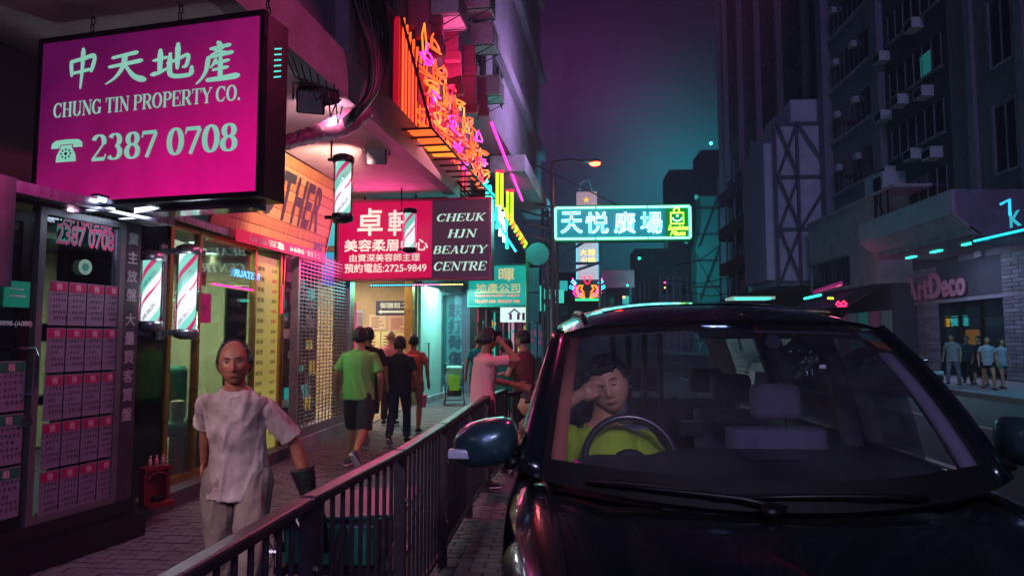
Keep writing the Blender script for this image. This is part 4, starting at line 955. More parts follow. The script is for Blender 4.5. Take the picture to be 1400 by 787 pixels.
for k in range(9): x_c = da + .8 + k * .55; part('shelf_goods', MB(FD).box(x_c, x_c + rc.uniform(.15, .4), .5 + rc.uniform(0, 1.2), 1.2 + rc.uniform(.2, 1.5), -1.9, -1.7), mat(('dark_teal_goods', 'pink_goods', 'pale_goods_b')[k % 3], ('#0c3038', '#a02860', '#8fb8b8')[k % 3], .6), cl)
b = MB(FD); qx = d_on(627, 450)[0]
FDp = FD @ Matrix.Translation((dc - .12, 0, -.06)) @ Matrix.Rotation(-pi / 2, 4, 'Y')
part('partition', MB(FDp).box(-1.9, 0, .14, 3.0, -.05, 0), emi('teal_partition', '#1c8088', .38, var=.5, vs=1.5), cl)  # added glowing panel to brighten the view into the clinic
part('banner', MB(FDp).box(-.62, -.04, .7, 2.95, .0, .02), emi('teal_banner', '#58b8b4', .55), cl)  # banner emits in place of light falling on it
b = MB(FDp)
for k, ch in enumerate('跌打骨傷'): put_text(b, ch, -.55, 2.28 - k * .50, .44, .42, .024, .04)
part('vertical_lettering', b, mat('navy_ink', '#0b1440', .5), cl)
lamp('clinic_lamp', 'AREA', FD @ Vector(((db + dc) / 2, 2.9, -.9)), 320, (.30, 1.0, .92), 1.2, to=FD @ Vector(((db + dc) / 2, 0, -.6)))
lamp('clinic_entry_lamp', 'AREA', FD @ Vector(((da + db) / 2, 2.95, .5)), 130, (.45, 1.0, .88), 1.2, to=FD @ Vector(((da + db) / 2, 0, .6)))
# ================================================================ shops farther along (to the corner)
shops = [(649, 657, '#e0a018', 1.2, 'narrow yellow lit shopfront beyond the clinic', 'yellow'), (657, 670, '#8a5f78', .35, 'dim mauve shopfront beyond the yellow one', 'mauve'), (670, 681, '#2ac0b5', .9, 'teal lit shopfront behind the phone caller', 'teal'),
         (681, 693, '#6a5570', .3, 'dark plum shopfront behind the woman in green', 'plum'), (693, 706, '#e8a0c0', .7, 'pink lit stall front near the corner', 'pink'), (706, 724, '#7a2a52', .45, 'dark red shopfront near the signpost', 'red'), (724, 745, '#3a6a80', .35, 'blue grey shopfront at the far corner', 'blue')]
e0_ = g1; yy = 20.5
pos = [AY(px_, 480, Y_) for px_, Y_ in ((649, 20.4), (657, 22), (670, 24), (681, 26.5), (693, 29), (706, 33), (724, 39), (745, 50))]
for i, (pa, pb_, c_, s, lb, nm) in enumerate(shops):
    p0, p1 = pos[i], pos[i + 1]; dg_ = math.degrees(math.atan2(p1.y - p0.y, p1.x - p0.x)); F = fr((p0.x, p0.y, 0), dg_); L_ = (p1 - p0).to_2d().length
    t = thing('far_shopfront', lb, 'shop front', (p0.x, p0.y, 0), dg_, 'lit shopfronts toward the corner')
    part('wall', MB(F).box(0, L_, 0, 6.5, -.4, -.15), M_ten, t); part('display', MB(F).box(.1, L_ - .1, .4, 2.6, -.15, -.1), emi('display_' + nm, c_, s), t)
    b = MB(F); b.box(0, .12, 0, 3.1, -.15, .05); b.box(L_ - .1, L_, 0, 3.1, -.15, .05); b.box(L_ * .5, L_ * .5 + .06, .3, 2.6, -.1, -.03); b.box(0, L_, 2.6, 3.1, -.15, .12); part('frame', b, M_black, t)
    b = MB(F); rr_ = random.Random(i)
    for k in range(8): u = rr_.uniform(.2, L_ - .5); z = rr_.uniform(.5, 2.2); b.box(u, u + rr_.uniform(.15, .4), z, z + rr_.uniform(.1, .4), -.1, -.04)
    part('goods', b, emi('goods_' + nm, ('#d0306a', '#30d0c0', '#ffd070')[i % 3], .5), t)
# ================================================================ red and black beauty sign
YB_ = 11.8; FG = fr(AY(463, 381, YB_), -3)
def g_(px, py): return on(FG, px, py)
gw = g_(669, 384)[0]; gh = g_(567, 275)[1]; gm = g_(590, 380)[0]
bs = thing('beauty_sign', 'red and black lit beauty centre sign with Chinese characters and CHEUK HJN BEAUTY CENTRE', 'sign', FG.translation, -3)
part('casing', MB(FG).box(-.03, gw + .03, -.03, gh + .03, -.35, -.01), mat('magenta_casing', '#8a1f4a', .4), bs)
b = MB(FG); b.box(-.04, gw + .04, gh, gh + .04, -.03, .02); b.box(-.04, gw + .04, -.04, 0, -.03, .02); b.box(-.04, 0, 0, gh, -.03, .02); b.box(gw, gw + .04, 0, gh, -.03, .02); part('frame', b, mat('pink_metal_trim', '#b8507c', .3, metal=.6), bs)
part('red_face', MB(FG).box(0, gm, 0, gh, -.01, 0), emi('crimson_lightbox', '#d6004e', .85, body=(.08, 0, .02)), bs)
part('dark_face', MB(FG).box(gm, gw, 0, gh, -.01, .0), emi('plum_lightbox', '#42243c', .75, body=(.02, .01, .02)), bs)
b = MB(FG)
def gt(s, px0, py1, px1, py0, bold=.03, shear=0.0): q0 = g_(px0, py1); q1 = g_(px1, py0); put_text(b, s, q0[0], q0[1], q1[0] - q0[0], q1[1] - q0[1], .004, bold, shear)
gt('卓', 489, 322, 523, 285); gt('軒', 531, 322, 566, 287)
gt('美容柔眉中心', 471, 344, 585, 326, .035); gt('由資深美容師主理', 478, 358, 574, 346, .02); gt('預約電話:2725-9849', 471, 373, 583, 359, .02)
part('character_lettering', b, emi('pale_lettering', '#f3e3d8', .95), bs)
b = MB(FG)
for s, a, c_, y0_, y1_ in (('CHEUK', 596, 662, 303, 291), ('HJN', 611, 650, 325, 313), ('BEAUTY', 591, 664, 347, 335), ('CENTRE', 592, 664, 370, 357)):
    q0 = g_(a, y0_); q1 = g_(c_, y1_); put_serif(b, s, q0[0], q0[1], q1[0] - q0[0], q1[1] - q0[1], .004, .22)
part('roman_lettering', b, emi('pale_green_lettering', '#bff2df', .9), bs)
b = MB(FG); b.cyl((gw * .15, gh, -.15), (gw * .15, gh + .6, -.15), .02, 6); b.cyl((gw * .5, gh, -.15), (gw * .5, gh + .6, -.15), .02, 6); b.cyl((gw * .9, gh, -.15), (gw * .6, gh + .9, -.15), .02, 6); part('hanger', b, M_black, bs)
lamp('beauty_sign_glow', 'AREA', FG @ Vector((gm * .5, gh * .5, .1)), 42, (1, .05, .3), 1.3, to=FG @ Vector((gm * .5, gh * .3, 2)))
# dotted light strip under it
F = FG @ Matrix.Translation((.55, -.12, -.1)); t = thing('light_strip', 'dotted light strip under the red beauty sign', 'light strip', F.translation, -3)
part('rail', MB(F).box(0, 1.68, -.02, .035, -.03, 0), M_black, t)
for nm, c_, k0, k1 in (('blue_bulbs', '#4fd8ff', 0, 18), ('pink_bulbs', '#ff8fd0', 18, 30), ('gold_bulbs', '#ffe08a', 30, 40)):
    b = MB(F)
    for k in range(k0, k1): b.ell((.02 + k * .042, .006, .006), .012, .012, .008, 6, 4)
    part(nm, b, emi(nm, c_, 5), t, kind='stuff')
# purple-blue screen at the right of the timber sign
c = [AY(445, 305, 9.9), AY(463, 380, 10.3)]
F = fr(AY(446, 384, 12.3), 0); t = thing('blue_screen_sign', 'blue and green glowing screen half hidden behind the red beauty sign', 'screen', F.translation, 0)
part('case', MB(F).box(-.1, .5, -.1, 1.1, -.12, -.0), M_black, t)
m = emi('blue_green_screen', '#2060ff', 1.0); tt_ = m.node_tree; tc = tt_.nodes.new('ShaderNodeTexCoord'); sp = tt_.nodes.new('ShaderNodeSeparateXYZ'); tt_.links.new(tc.outputs['Generated'], sp.inputs[0]); r = tt_.nodes.new('ShaderNodeValToRGB'); tt_.links.new(sp.outputs['Z'], r.inputs[0]); r.color_ramp.elements[0].color = (.08, .03, .6, 1); r.color_ramp.elements[1].color = (.02, .7, .5, 1); tt_.links.new(r.outputs[0], tt_.nodes['Principled BSDF'].inputs['Emission Color'])
part('screen', MB(F).box(-.08, .48, -.08, 1.08, 0, .004), m, t)
# ================================================================ big orange neon sign on the tenement
n0 = Vector((AY(530, 172, 8.66).x, 8.66, 4.3)); n0b = AY(590, 175, 8.66); n1 = AZ(668, 277, 4.42)
dN = dB; FO = fr((n0b.x, n0b.y, n0b.z), dN)
LN = 4.6; WN = .52; HN = AY(545, 22, 8.66).z - n0b.z
no = thing('orange_neon_sign', 'long orange and pink neon frame sign running along the tenement over the pavement', 'neon sign', FO.translation, dN)
b = MB(FO)
def bar(b, a, c, r=.022): b.tube([a, c], r, 4)
for z in (0, -WN): bar(b, (0, 0, z), (LN, 0, z)); bar(b, (0, HN * (1 if z else .0), z), (LN, HN * (1 if z else .0), z))
for k in range(13): x = LN * k / 12; bar(b, (x, 0, 0), (x, 0, -WN), .018); bar(b, (x, 0, -WN), (x, HN, -WN), .014)
bar(b, (0, 0, 0), (0, HN, -WN * .82), .02); bar(b, (0, HN, -WN), (0, HN, -WN * .8))
part('lattice_frame', b, mat('rusty_frame', '#3d2430', .6, var=.3), no)
M_red_tube = emi('crimson_neon', '#ff1a4a', 2.0); M_or = emi('orange_neon', '#ff5a24', 1.9); M_ye = emi('yellow_neon', '#ff8428', 1.8); M_pk = emi('pink_neon', '#ff2ea8', 3.0); M_vi = emi('violet_neon', '#c020d0', 2.2)
part('backing', MB(FO).box(0, LN, .05, HN, -WN - .03, -WN + .02), mat('red_painted_backing', '#b01838', .5, var=.2), no)
part('near_panel', MB(FO).box(-.03, .0, .02, HN, -WN, -WN * .86), emi('glowing_red_panel', '#e01030', .55, body=(.3, .02, .04)), no)
for k in range(14): part('backing_tube', MB(FO).cyl((.3 + k * .3, .08, -WN + .03), (.3 + k * .3, HN * (.92 - .03 * k), -WN + .03), .011, 5), M_red_tube, no)
for k in range(5): part('plate_box', MB(FO).box(.75 + k * .55, .95 + k * .55, HN * (.55 - .03 * k), HN * (.88 - .07 * k), -WN * .62, -WN * .5), mat('magenta_plate', '#b01070', .4), no)
zf = -WN * .45
zf = -WN * .80
for k in range(12):
    x = .05 + k * .13 + k * k * .006; top = HN * (1 - k * .022); b = MB(FO); b.tube([(x, .05, zf), (x, top, zf), (x + .035, top + .03, zf), (x + .04, top - .1, zf)], .0125, 6); part('upright_tube', b, M_or, no, smooth=True)
b = MB(FO)
for k in range(9): part('underside_tube', MB(FO).tube([(.2 + k * .16, .06, -WN * .9), (.22 + k * .16, .05, -WN * .1), (.28 + k * .16, .05, -WN * .1), (.26 + k * .16, .06, -WN * .9)], .014, 5), (M_or, M_ye)[k > 4], no, smooth=True)
rnd = random.Random(21)
def squig(x, y, w_, h_, n, seed, z):
    r2 = random.Random(seed); pts = []
    for k in range(n): pts.append((x + w_ * (.5 + .5 * sin(k * 2.4 + seed)) * r2.uniform(.6, 1), y + h_ * k / n + r2.uniform(-.04, .04), z + .06 * sin(k * 1.7)))
    q = []
    for i in range(len(pts) - 1):
        a0, a1, a2, a3 = [Vector(pts[min(max(i + d_, 0), len(pts) - 1)]) for d_ in (-1, 0, 1, 2)]
        for k in range(4): t = k / 4; q.append(.5 * (2 * a1 + (a2 - a0) * t + (2 * a0 - 5 * a1 + 4 * a2 - a3) * t * t + (3 * a1 - a0 - 3 * a2 + a3) * t ** 3))
    return q
zf = -WN * .32
segs = [(.05, 1.05, .90), (.62, .95, .74), (1.2, .85, .70), (1.8, .75, .68), (2.45, .65, .64), (3.1, .6, .58), (3.8, .55, .50)]
for i, (x, sc_, hh_) in enumerate(segs):
    if x > LN - .2: break
    for q in range(6):
        m_ = (M_or, M_red_tube, M_ye, M_or, M_pk, M_or)[(q + i) % 6]
        b = MB(FO); pts = squig(x + rnd.uniform(-.1, .1), .06 + q * HN * .155 * hh_, .42, HN * .20 * hh_, 9, i * 5 + q, zf + .05 * (q % 3))
        b.tube(pts, .013, 5); part('figure_tube', b, m_, no, smooth=True)
    b = MB(FO); b.box(x - .02, x + .3, HN * .25, HN * (.25 + .4 * hh_), zf - .05, zf - .03); part('magenta_plate', b, mat('magenta_plate', '#b01070', .4), no)
    b = MB(FO); b.tube([(x + .1, HN * hh_ * .75, zf), (x + .03, HN * hh_ * .95, zf), (x + .14, HN * hh_ * 1.1, zf), (x + .25, HN * hh_ * .92, zf), (x + .14, HN * hh_ * .72, zf)], .013, 5); part('flame_tube', b, M_or if i % 2 else M_ye, no, smooth=True)
b = MB(FO); zf = -WN * .6; hp = [(.95 + .05 * k, HN * (.98 - .035 * k), zf) for k in range(9)]
for k in range(3): part('slanted_tube', MB(FO).tube([(.78 + k * .07, HN * .92, zf), (1.25 + k * .07, HN * .60, zf)], .014, 5), M_red_tube, no, smooth=True)
for f in (.2, .5, .8): lamp('orange_neon_glow', 'AREA', FO @ Vector((LN * f, HN * .5, -.12)), 26, (1, .22, .30), 1.0, to=FO @ Vector((LN * f, HN * .3, 2)))
lamp('orange_neon_wall_glow', 'AREA', FO @ Vector((LN * .5, HN * 1.15, -.3)), 22, (1, .08, .35), 1.6, to=FO @ Vector((LN * .6, HN * 3.5, -1.2)))
lamp('orange_neon_under', 'AREA', FO @ Vector((LN * .3, -.05, -.3)), 22, (1, .25, .32), 1.2, to=FO @ Vector((LN * .2, -3, -.2)))
# soffit behind the beauty sign, teal neon light painted into its colour
q0 = AY(482, 243, 13.5); b = MB(); b.box(-3.9, -1.9, 12.6, 19.5, 4.16, 4.2)
b2 = MB(); b2.box(-4.0, -2.1, 19.4, 19.5, 3.2, 4.2)
t = thing('teal_awning', 'teal lit awning ceiling beyond the red beauty sign', 'awning', (-3, 13, 4.1)); part('ceiling_panel', b, mat('teal_awning_panel', '#2a8f96', .6, var=.2, vs=2), t); part('rear_panel', b2, mat('teal_awning_panel', '#2a8f96', .6), t)
b = MB()
for k in range(5): b.box(-3.9, -1.9, 13.0 + k * 1.4, 13.08 + k * 1.4, 4.06, 4.16)
part('beam', b, M_black, t)
lamp('awning_lamp', 'AREA', (-2.9, 15.5, 3.3), 110, (.1, .9, 1.0), 1.5, to=(-2.9, 15.5, 5))  # added lamp for the teal neon spill on the soffit, no fixture
# ================================================================ neon farther along
def neon_thing(name, label, pts_list, loc):
    t = thing(name, label, 'neon sign', loc)
    for nm, pts, r, m in pts_list: part(nm, MB().tube(pts, r, 6), m, t, smooth=True)
    return t
M_gr = emi('lime_neon', '#a0f020', 2.6); M_te = emi('teal_neon', '#20ffd0', 3.0); M_wt = emi('white_teal_neon', '#d8fff8', 4.0)
neon_thing('pink_neon_line', 'thin slanting pink neon line on the grey tenement', [('tube', [AY(672, 168, 15), AY(693, 222, 17.5), AY(714, 274, 20)], .035, M_pk)], AY(693, 222, 17.5))
pl = []
for (x, y0_, y1_, Y, m_) in ((680, 236, 282, 14.5, M_gr), (686, 236, 285, 14.6, M_gr), (694, 262, 302, 16, M_gr), (700, 262, 303, 16.1, M_gr)):
    pl.append(('upright_tube', [AY(x, y0_, Y), AY(x, y1_, Y)], .035, m_))
for k in range(9): pl.append(('chevron_tube', [AY(690 + k * 3.2, 285 + k * 5.2, 15.5 + k * .3), AY(694 + k * 3.2, 291 + k * 5.2, 15.6 + k * .3), AY(691 + k * 3.2, 296 + k * 5.2, 15.7 + k * .3)], .035, (M_gr, M_ye)[k % 2]))
pl.append(('cap_tube', [AY(677, 235, 14.5), AY(689, 235, 14.5)], .04, M_red_tube)); pl.append(('cap_tube', [AY(691, 261, 16), AY(703, 261, 16)], .04, M_red_tube))
neon_thing('lime_neon_sign', 'lime green neon columns and chevrons beyond the orange neon', pl, AY(695, 290, 16))
pl = []; rnd = random.Random(2)
for k in range(7):
    x = 665 + k * 4.5; y = 245 + k * 9; Y = 13.6 + k * .35
    pl.append(('tube', [AY(x + rnd.uniform(-2, 2), y + j * 8 + rnd.uniform(-2, 2), Y) for j in range(6)], .035, (M_te, M_wt)[k in (4, 5)]))
pl.append(('edge_tube', [AY(668, 283, 13.4), AY(690, 320, 15), AY(705, 343, 16.5)], .03, emi('blue_edge_neon', '#20a8ff', 2.5)))
neon_thing('teal_neon_sign', 'teal and white neon characters right of the red beauty sign', pl, AY(680, 280, 14))
lamp('pink_line_glow', 'AREA', AY(702, 130, 17) + Vector((1.2, 0, 0)), 90, (.72, .45, .95), 3, to=AY(650, 120, 17))  # added violet fill for the grey tenement wall
lamp('teal_neon_glow', 'POINT', AY(684, 290, 13.6) + Vector((.3, 0, 0)), 60, (.1, 1, .8), .4)
# green property agency sign
FP = fr(AY(641, 417, 18.5), -2)
def p_(px, py): return on(FP, px, py)
gx, gy = p_(719, 363); gx = p_(719, 390)[0]
t = thing('green_agency_sign', 'teal lightbox sign of a property agency with phone and fax numbers', 'sign', FP.translation, -2)
part('casing', MB(FP).box(-.05, gx + .05, -.05, gy + .05, -.3, -.01), mat('teal_casing', '#1c7f7a', .4), t)
part('face', MB(FP).box(0, gx, 0, gy, -.01, 0), emi('teal_lightbox', '#0fa79b', .9, body=(0, .05, .05), var=.15, vs=2), t)
b = MB(FP); b2 = MB(FP)
def pt(bb, s, px0, py1, px1, py0, bold=.01): q0 = p_(px0, py1); q1 = p_(px1, py0); put_text(bb, s, q0[0], q0[1], q1[0] - q0[0], q1[1] - q0[1], .005, bold)
pt(b, '宏', 647, 383, 665, 367, .03); pt(b, '暉', 682, 384, 703, 367, .03); pt(b, '地產公司', 651, 399, 711, 387, .02); pt(b2, 'WANG FAI PROPERTY AGENCY', 649, 406, 711, 402, .04); pt(b2, 'TEL:2327 6686  FAX:2327 3686', 649, 414, 711, 409, .04)
q0 = p_(649, 400.5); q1 = p_(711, 400.5); b.box(q0[0], q1[0], q0[1], q0[1] + .03, .002, .004)
part('character_lettering', b, emi('warm_lettering', '#d8c48a', .9), t); part('small_lettering', b2, emi('salmon_lettering', '#f08a70', .9), t)
lamp('green_sign_glow', 'AREA', FP @ Vector((gx / 2, gy / 2, .15)), 35, (.1, 1, .85), 1.2, to=FP @ Vector((gx / 2, -.5, 2)))
# white sign with magenta mark
F = fr(AY(684, 440, 20.5), 0); q1 = on(F, 728, 419); t = thing('white_house_sign', 'white lightbox sign with magenta arch mark below the teal agency sign', 'sign', F.translation)
part('face', MB(F).box(0, q1[0], 0, q1[1], -.2, 0), emi('white_lightbox', '#dff6f4', 1.0), t)
w_, h2 = q1; b = MB(F)
for (a, c_, d_, e_) in ((.28, .36, .15, .55), (.52, .60, .15, .55), (.68, .76, .1, .6)): b.box(w_ * a, w_ * c_, h2 * d_, h2 * e_, .002, .006)
b.prism([(w_ * .22, h2 * .5), (w_ * .44, h2 * .9), (w_ * .66, h2 * .5), (w_ * .60, h2 * .5), (w_ * .44, h2 * .78), (w_ * .28, h2 * .5)], .002, .007)
part('magenta_mark', b, mat('magenta_mark', '#c4107a', .5), t)
# road sign seen from the back on a green pole
t = thing('road_sign_post', 'green pole carrying a round and two oblong traffic signs seen in teal light', 'traffic sign', (AY(725, 500, 14).x, 14, 0))
xp = AY(722, 400, 14).x; mt = mat('teal_sign_back', '#2aa09a', .5, var=.1)  # sign backs coloured teal
part('pole', MB().cyl((xp, 14, 0), (xp, 14, AY(720, 340, 14).z), .05, 10), mat('green_pole', '#1f8a5c', .4), t)
c = AY(735, 347, 13.93); b = MB(fr(c, 0)); b.prism([(.235 * cos(2 * pi * k / 28), .235 * sin(2 * pi * k / 28)) for k in range(28)], -.02, 0); part('round_plate', b, mt, t)
for pa in ((723, 399, 737, 366), (723, 440, 737, 401)):
    q0 = AY(pa[0], pa[1], 13.93); q1 = AY(pa[2], pa[3], 13.93); part('oblong_plate', MB().box(q0.x, q1.x, 13.91, 13.94, q0.z, q1.z), mt, t)
# scaffolding and trusses by the corner
t = thing('sign_scaffold', 'steel lattice scaffold at the corner behind the street lamp', 'scaffold', (AY(745, 400, 22.5).x, 22.5, 0)); M_sc = mat('scaffold_steel', '#5f5a74', .5, metal=.3)
for px_ in (742, 749, 762): p = AY(px_, 400, 22.5); part('upright', MB().cyl((p.x, 22.5, 0), (p.x, 22.5, AY(px_, 285, 22.5).z), .05, 6), M_sc, t)
for k in range(7):
    y0_ = 290 + k * 20; part('rung', MB().cyl(AY(741, y0_, 22.5), AY(763, y0_, 22.5), .035, 5), M_sc, t); part('brace', MB().cyl(AY(741, y0_, 22.5), AY(763, y0_ + 20, 22.5), .03, 5), M_sc, t)
for a, c_ in (((757, 355), (800, 330)), ((745, 360), (822, 360)), ((757, 331), (775, 335)), ((780, 372), (822, 358)), ((820, 330), (820, 420))): part('outrigger', MB().cyl(AY(*a, 22.6), AY(*c_, 22.6), .05, 5), mat('pale_truss', '#8fa8b8', .4, metal=.4), t)
# ================================================================ big teal hanging sign
FZ = fr(AY(757.5, 329, 22), 0)
def z_(px, py): return on(FZ, px, py)
zw, zh = z_(945, 280); 
t = thing('teal_neon_plaza_sign', 'wide hanging teal neon sign with four white characters and a smiling bag', 'neon sign', FZ.translation)
part('backing', MB(FZ).box(.03, zw - .03, .03, zh - .03, -.3, -.03), emi('teal_backing_glow', '#047089', .55, body=(.02, .25, .3), var=.3, vs=1.2), t)  # backing emits in place of the tube light on it
b = MB(FZ); b.box(0, zw, -.04, .03, -.34, .0); b.box(0, zw, zh - .03, zh + .04, -.34, .0); b.box(-.03, .03, 0, zh, -.34, .0); b.box(zw - .03, zw + .03, 0, zh, -.34, .0); part('frame', b, mat('green_frame', '#0f7a5a', .4), t)
b = MB(FZ); M_bt = emi('mint_border_neon', '#7dffc8', 3.2)
for i, (x0_, x1_) in enumerate(((.06, zw * .3), (zw * .31, zw * .68), (zw * .69, zw - .06))):
    for y in (.05, zh - .05): part('border_tube', MB(FZ).cyl((x0_, y, .03), (x1_, y, .03), .036, 6), M_bt, t)
for x in (.05, zw - .05): part('border_tube', MB(FZ).cyl((x, .06, .03), (x, zh - .06, .03), .036, 6), M_bt, t)
M_cw = emi('blue_white_neon', '#a8f0ff', 3.0)
for ch, a, c_ in (('天', 767, 796), ('悦', 801, 831), ('廣', 840, 868), ('場', 876, 905)):
    q0 = z_(a, 319); q1 = z_(c_, 290); b = MB(FZ); put_neon(b, ch, q0[0], q0[1], q1[0] - q0[0], q1[1] - q0[1], .04, .0165); part('neon_character', b, M_cw, t)
q0 = z_(917, 306); q1 = z_(934, 291); b = MB(FZ); M_lg = emi('lime_bag_neon', '#b8ff50', 3.0)
b.tube([(q0[0], q0[1], .04), (q1[0], q0[1], .04), (q1[0], q1[1], .04), (q0[0], q1[1], .04)], .028, 6, closed=True)
cx_ = (q0[0] + q1[0]) / 2; b.tube([(cx_ - .1, q1[1], .04), (cx_ - .1, q1[1] + .1, .04), (cx_ - .03, q1[1] + .17, .04), (cx_ + .06, q1[1] + .14, .04), (cx_ + .07, q1[1], .04)], .024, 6)
part('bag_outline', b, M_lg, t)
b = MB(FZ); cy__ = (q0[1] + q1[1]) / 2; b.tube([(cx_ + .14 * cos(R(a)), cy__ + .02 + .11 * sin(R(a)), .045) for a in range(180, 361, 20)], .02, 5); b.ell((cx_ + .01, cy__ + .08, .045), .04, .04, .02, 8, 6); part('smile', b, M_cw, t)
part('green_backing', MB(FZ).box(cx_ - .36, cx_ + .34, .08, zh - .1, -.028, -.01), emi('green_backing_glow', '#0c8a30', .6), t)  # green patch of the backing, tube light again given as emission
b = MB(FZ)
for s, pa in (('Sunshine', (913, 315, 941, 307.5)), ('Plaza', (916, 322, 937, 315.5))): q0 = z_(pa[0], pa[1]); q1 = z_(pa[2], pa[3]); put_text(b, s, q0[0], q0[1], q1[0] - q0[0], q1[1] - q0[1], .03, .03, .3)
part('script_lettering', b, M_lg, t)
b = MB(FZ); q = z_(911, 330); b.box(q[0] - .05, q[0] + .05, -.3, -.04, -.1, 0); part('bottom_bracket', b, mat('green_frame', '#0f7a5a', .4), t)
b = MB(FZ)
for k in range(4): b.cyl((0, zh * k / 3, -.2), (-1.1, zh * k / 3 + .3, -.2), .04, 5)
b.cyl((zw * .5, zh, -.2), (-.9, zh + 1.6, -.2), .025, 5); b.cyl((zw * .95, zh, -.2), (-.9, zh + 2.4, -.2), .02, 5) if False else None
part('arm', b, M_sc, t)
lamp('plaza_sign_glow', 'AREA', FZ @ Vector((zw / 2, zh / 2, .25)), 45, (.1, .95, .9), 3.5, to=FZ @ Vector((zw / 2, 0, 3)), size_y=.9)
lamp('plaza_sign_glow_behind', 'AREA', FZ @ Vector((zw / 2, zh / 2, -.6)), 260, (.05, .85, .9), 3.5, to=FZ @ Vector((zw / 2 + 1, 0, -6)), size_y=.9)
# vertical sign behind it
F = fr(AY(789, 385, 27), 0); 
def v_(px, py): return on(F, px, py)
w1, h1 = v_(816, 262)
t = thing('vertical_rooftop_sign', 'tall mauve vertical sign with small gold characters behind the teal neon sign', 'sign', F.translation)
part('board', MB(F).box(0, w1, 0, h1, -.3, 0), emi('mauve_board', '#c08a98', .62, var=.25, vs=.8), t)
b = MB(F)
for ch, px_, py_ in (('★', 797, 277), ('大', 793, 349), ('館', 804, 349), ('火', 794, 360), ('鍋', 804, 360)):
    q = v_(px_, py_); put_text(b, ch, q[0], q[1], .27, .25, .01, .04)
part('gold_lettering', b, emi('gold_letter', '#ffb020', 1.4), t)
for x in (-.02, w1 + .02): part('edge_tube', MB(F).cyl((x, h1 * .02, .02), (x, h1 * .55, .02), .02, 5), emi('pale_edge_neon', '#60c8e0', 1.2), t)
b = MB(F); b.tube([(.1, h1, -.1), (.2, h1 + .4, -.1), (.5, h1 + .5, -.1), (.65, h1, -.1)], .04, 5); None; part('mast', b, mat('pale_truss', '#8fa8b8', .4, metal=.4), t)
lamp('vertical_sign_spot', 'SPOT', F @ Vector((w1 / 2, -.4, 1.2)), 60, (1, .6, .75), .1, to=F @ Vector((w1 / 2, h1 * .4, 0)), angle=110)
# flower-like neon
F = fr(AY(803, 411, 24), 0); t = thing('bird_neon_sign', 'small yellow, pink and blue neon sign shaped like two birds with a crown', 'neon sign', F.translation)
def n_(px, py): return on(F, px, py)
M_bl = emi('sky_blue_neon', '#20c0ff', 3.0)
for s in (-1, 1):
    def m_(x, y): return (x * s, y, 0)
    for k in range(5): part('ray_tube', MB(F).tube([m_(.12 + k * .05, .12 + k * .05), m_(.40 + k * .03, .16 + k * .16), m_(.5, .3 + k * .1)], .022, 5), M_pk, t)
    part('bird_tube', MB(F).tube([m_(.08, .12), m_(.30, .16), m_(.38, .34), m_(.30, .52), m_(.16, .54), m_(.22, .40), m_(.12, .30), m_(.26, .26), m_(.1, .2)], .04, 6), M_ye, t)
    part('blue_tube', MB(F).tube([m_(.38, .62), m_(.50, .74), m_(.56, .68), m_(.44, .56)], .026, 5, closed=True), M_bl, t); part('blue_tube', MB(F).tube([m_(.46, .46), m_(.60, .54), m_(.62, .46), m_(.50, .40)], .024, 5, closed=True), M_bl, t)
    part('ribbon_tube', MB(F).tube([m_(.02, .58), m_(.12, .74), m_(.06, .88), m_(.16, .84)], .026, 5), M_red_tube, t)
part('base_tube', MB(F).box(-.42, .42, .0, .08, -.03, .02), emi('green_bar_neon', '#30e080', 2), t)
part('backplate', MB(F).box(-.5, .5, 0, .75, -.12, -.08), mat('dark_backplate', '#28131f', .5), t)
# small teal signs at the left of it
for i, (a, c_, d_, e_, lb) in enumerate(((748, 411, 754, 396, 'narrow small teal sign next to the corner scaffold'), (755, 414, 771, 396, 'squarish small teal sign below the plaza sign'), (738, 425, 745, 390, 'tall pale sign at the left of the small teal ones'))):
    F = fr(AY(a, c_, 26), 0); q = on(F, d_, e_); t = thing('small_teal_sign', lb, 'sign', F.translation, 0, 'small signs at the corner'); part('face', MB(F).box(0, q[0], 0, q[1], -.15, 0), emi('small_teal_face', '#35c8a8', .9), t)
    b = MB(F)
    for k in range(3): b.box(q[0] * .2, q[0] * .8, q[1] * (.2 + .25 * k), q[1] * (.3 + .25 * k), .002, .01)
    part('lines', b, M_letter_white, t)
# street lamp
Y = 20.5; t = thing('street_lamp', 'tall street lamp glowing red orange over the road', 'street lamp', (AY(756, 500, Y).x, Y, 0))
p0 = AY(756, 470, Y); p1 = AY(756, 221, Y); p2 = AY(800, 220, Y)
part('pole', MB().tube([(p0.x, Y, 0), (p0.x, Y, p1.z)], [.09, .055], 10), mat('red_lit_pole', '#6a4050', .5), t)  # pole coloured a dull red
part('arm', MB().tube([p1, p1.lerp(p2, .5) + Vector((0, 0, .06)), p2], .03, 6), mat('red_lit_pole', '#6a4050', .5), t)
c = AY(812, 221.5, Y); b = MB(); b.ell(c + Vector((-.06, 0, .03)), .33, .13, .07); part('lamp_head', b, M_alu, t, smooth=True)
b = MB(); b.ell(c + Vector((.03, 0, -.05)), .17, .10, .075); part('lamp_bowl', b, emi('sodium_lamp', '#ff2a18', 45), t, smooth=True)
lamp('street_lamp_light', 'SPOT', c - Vector((0, 0, .12)), 260, (1, .35, .25), .1, to=c - Vector((0, 0, 5)), angle=150)
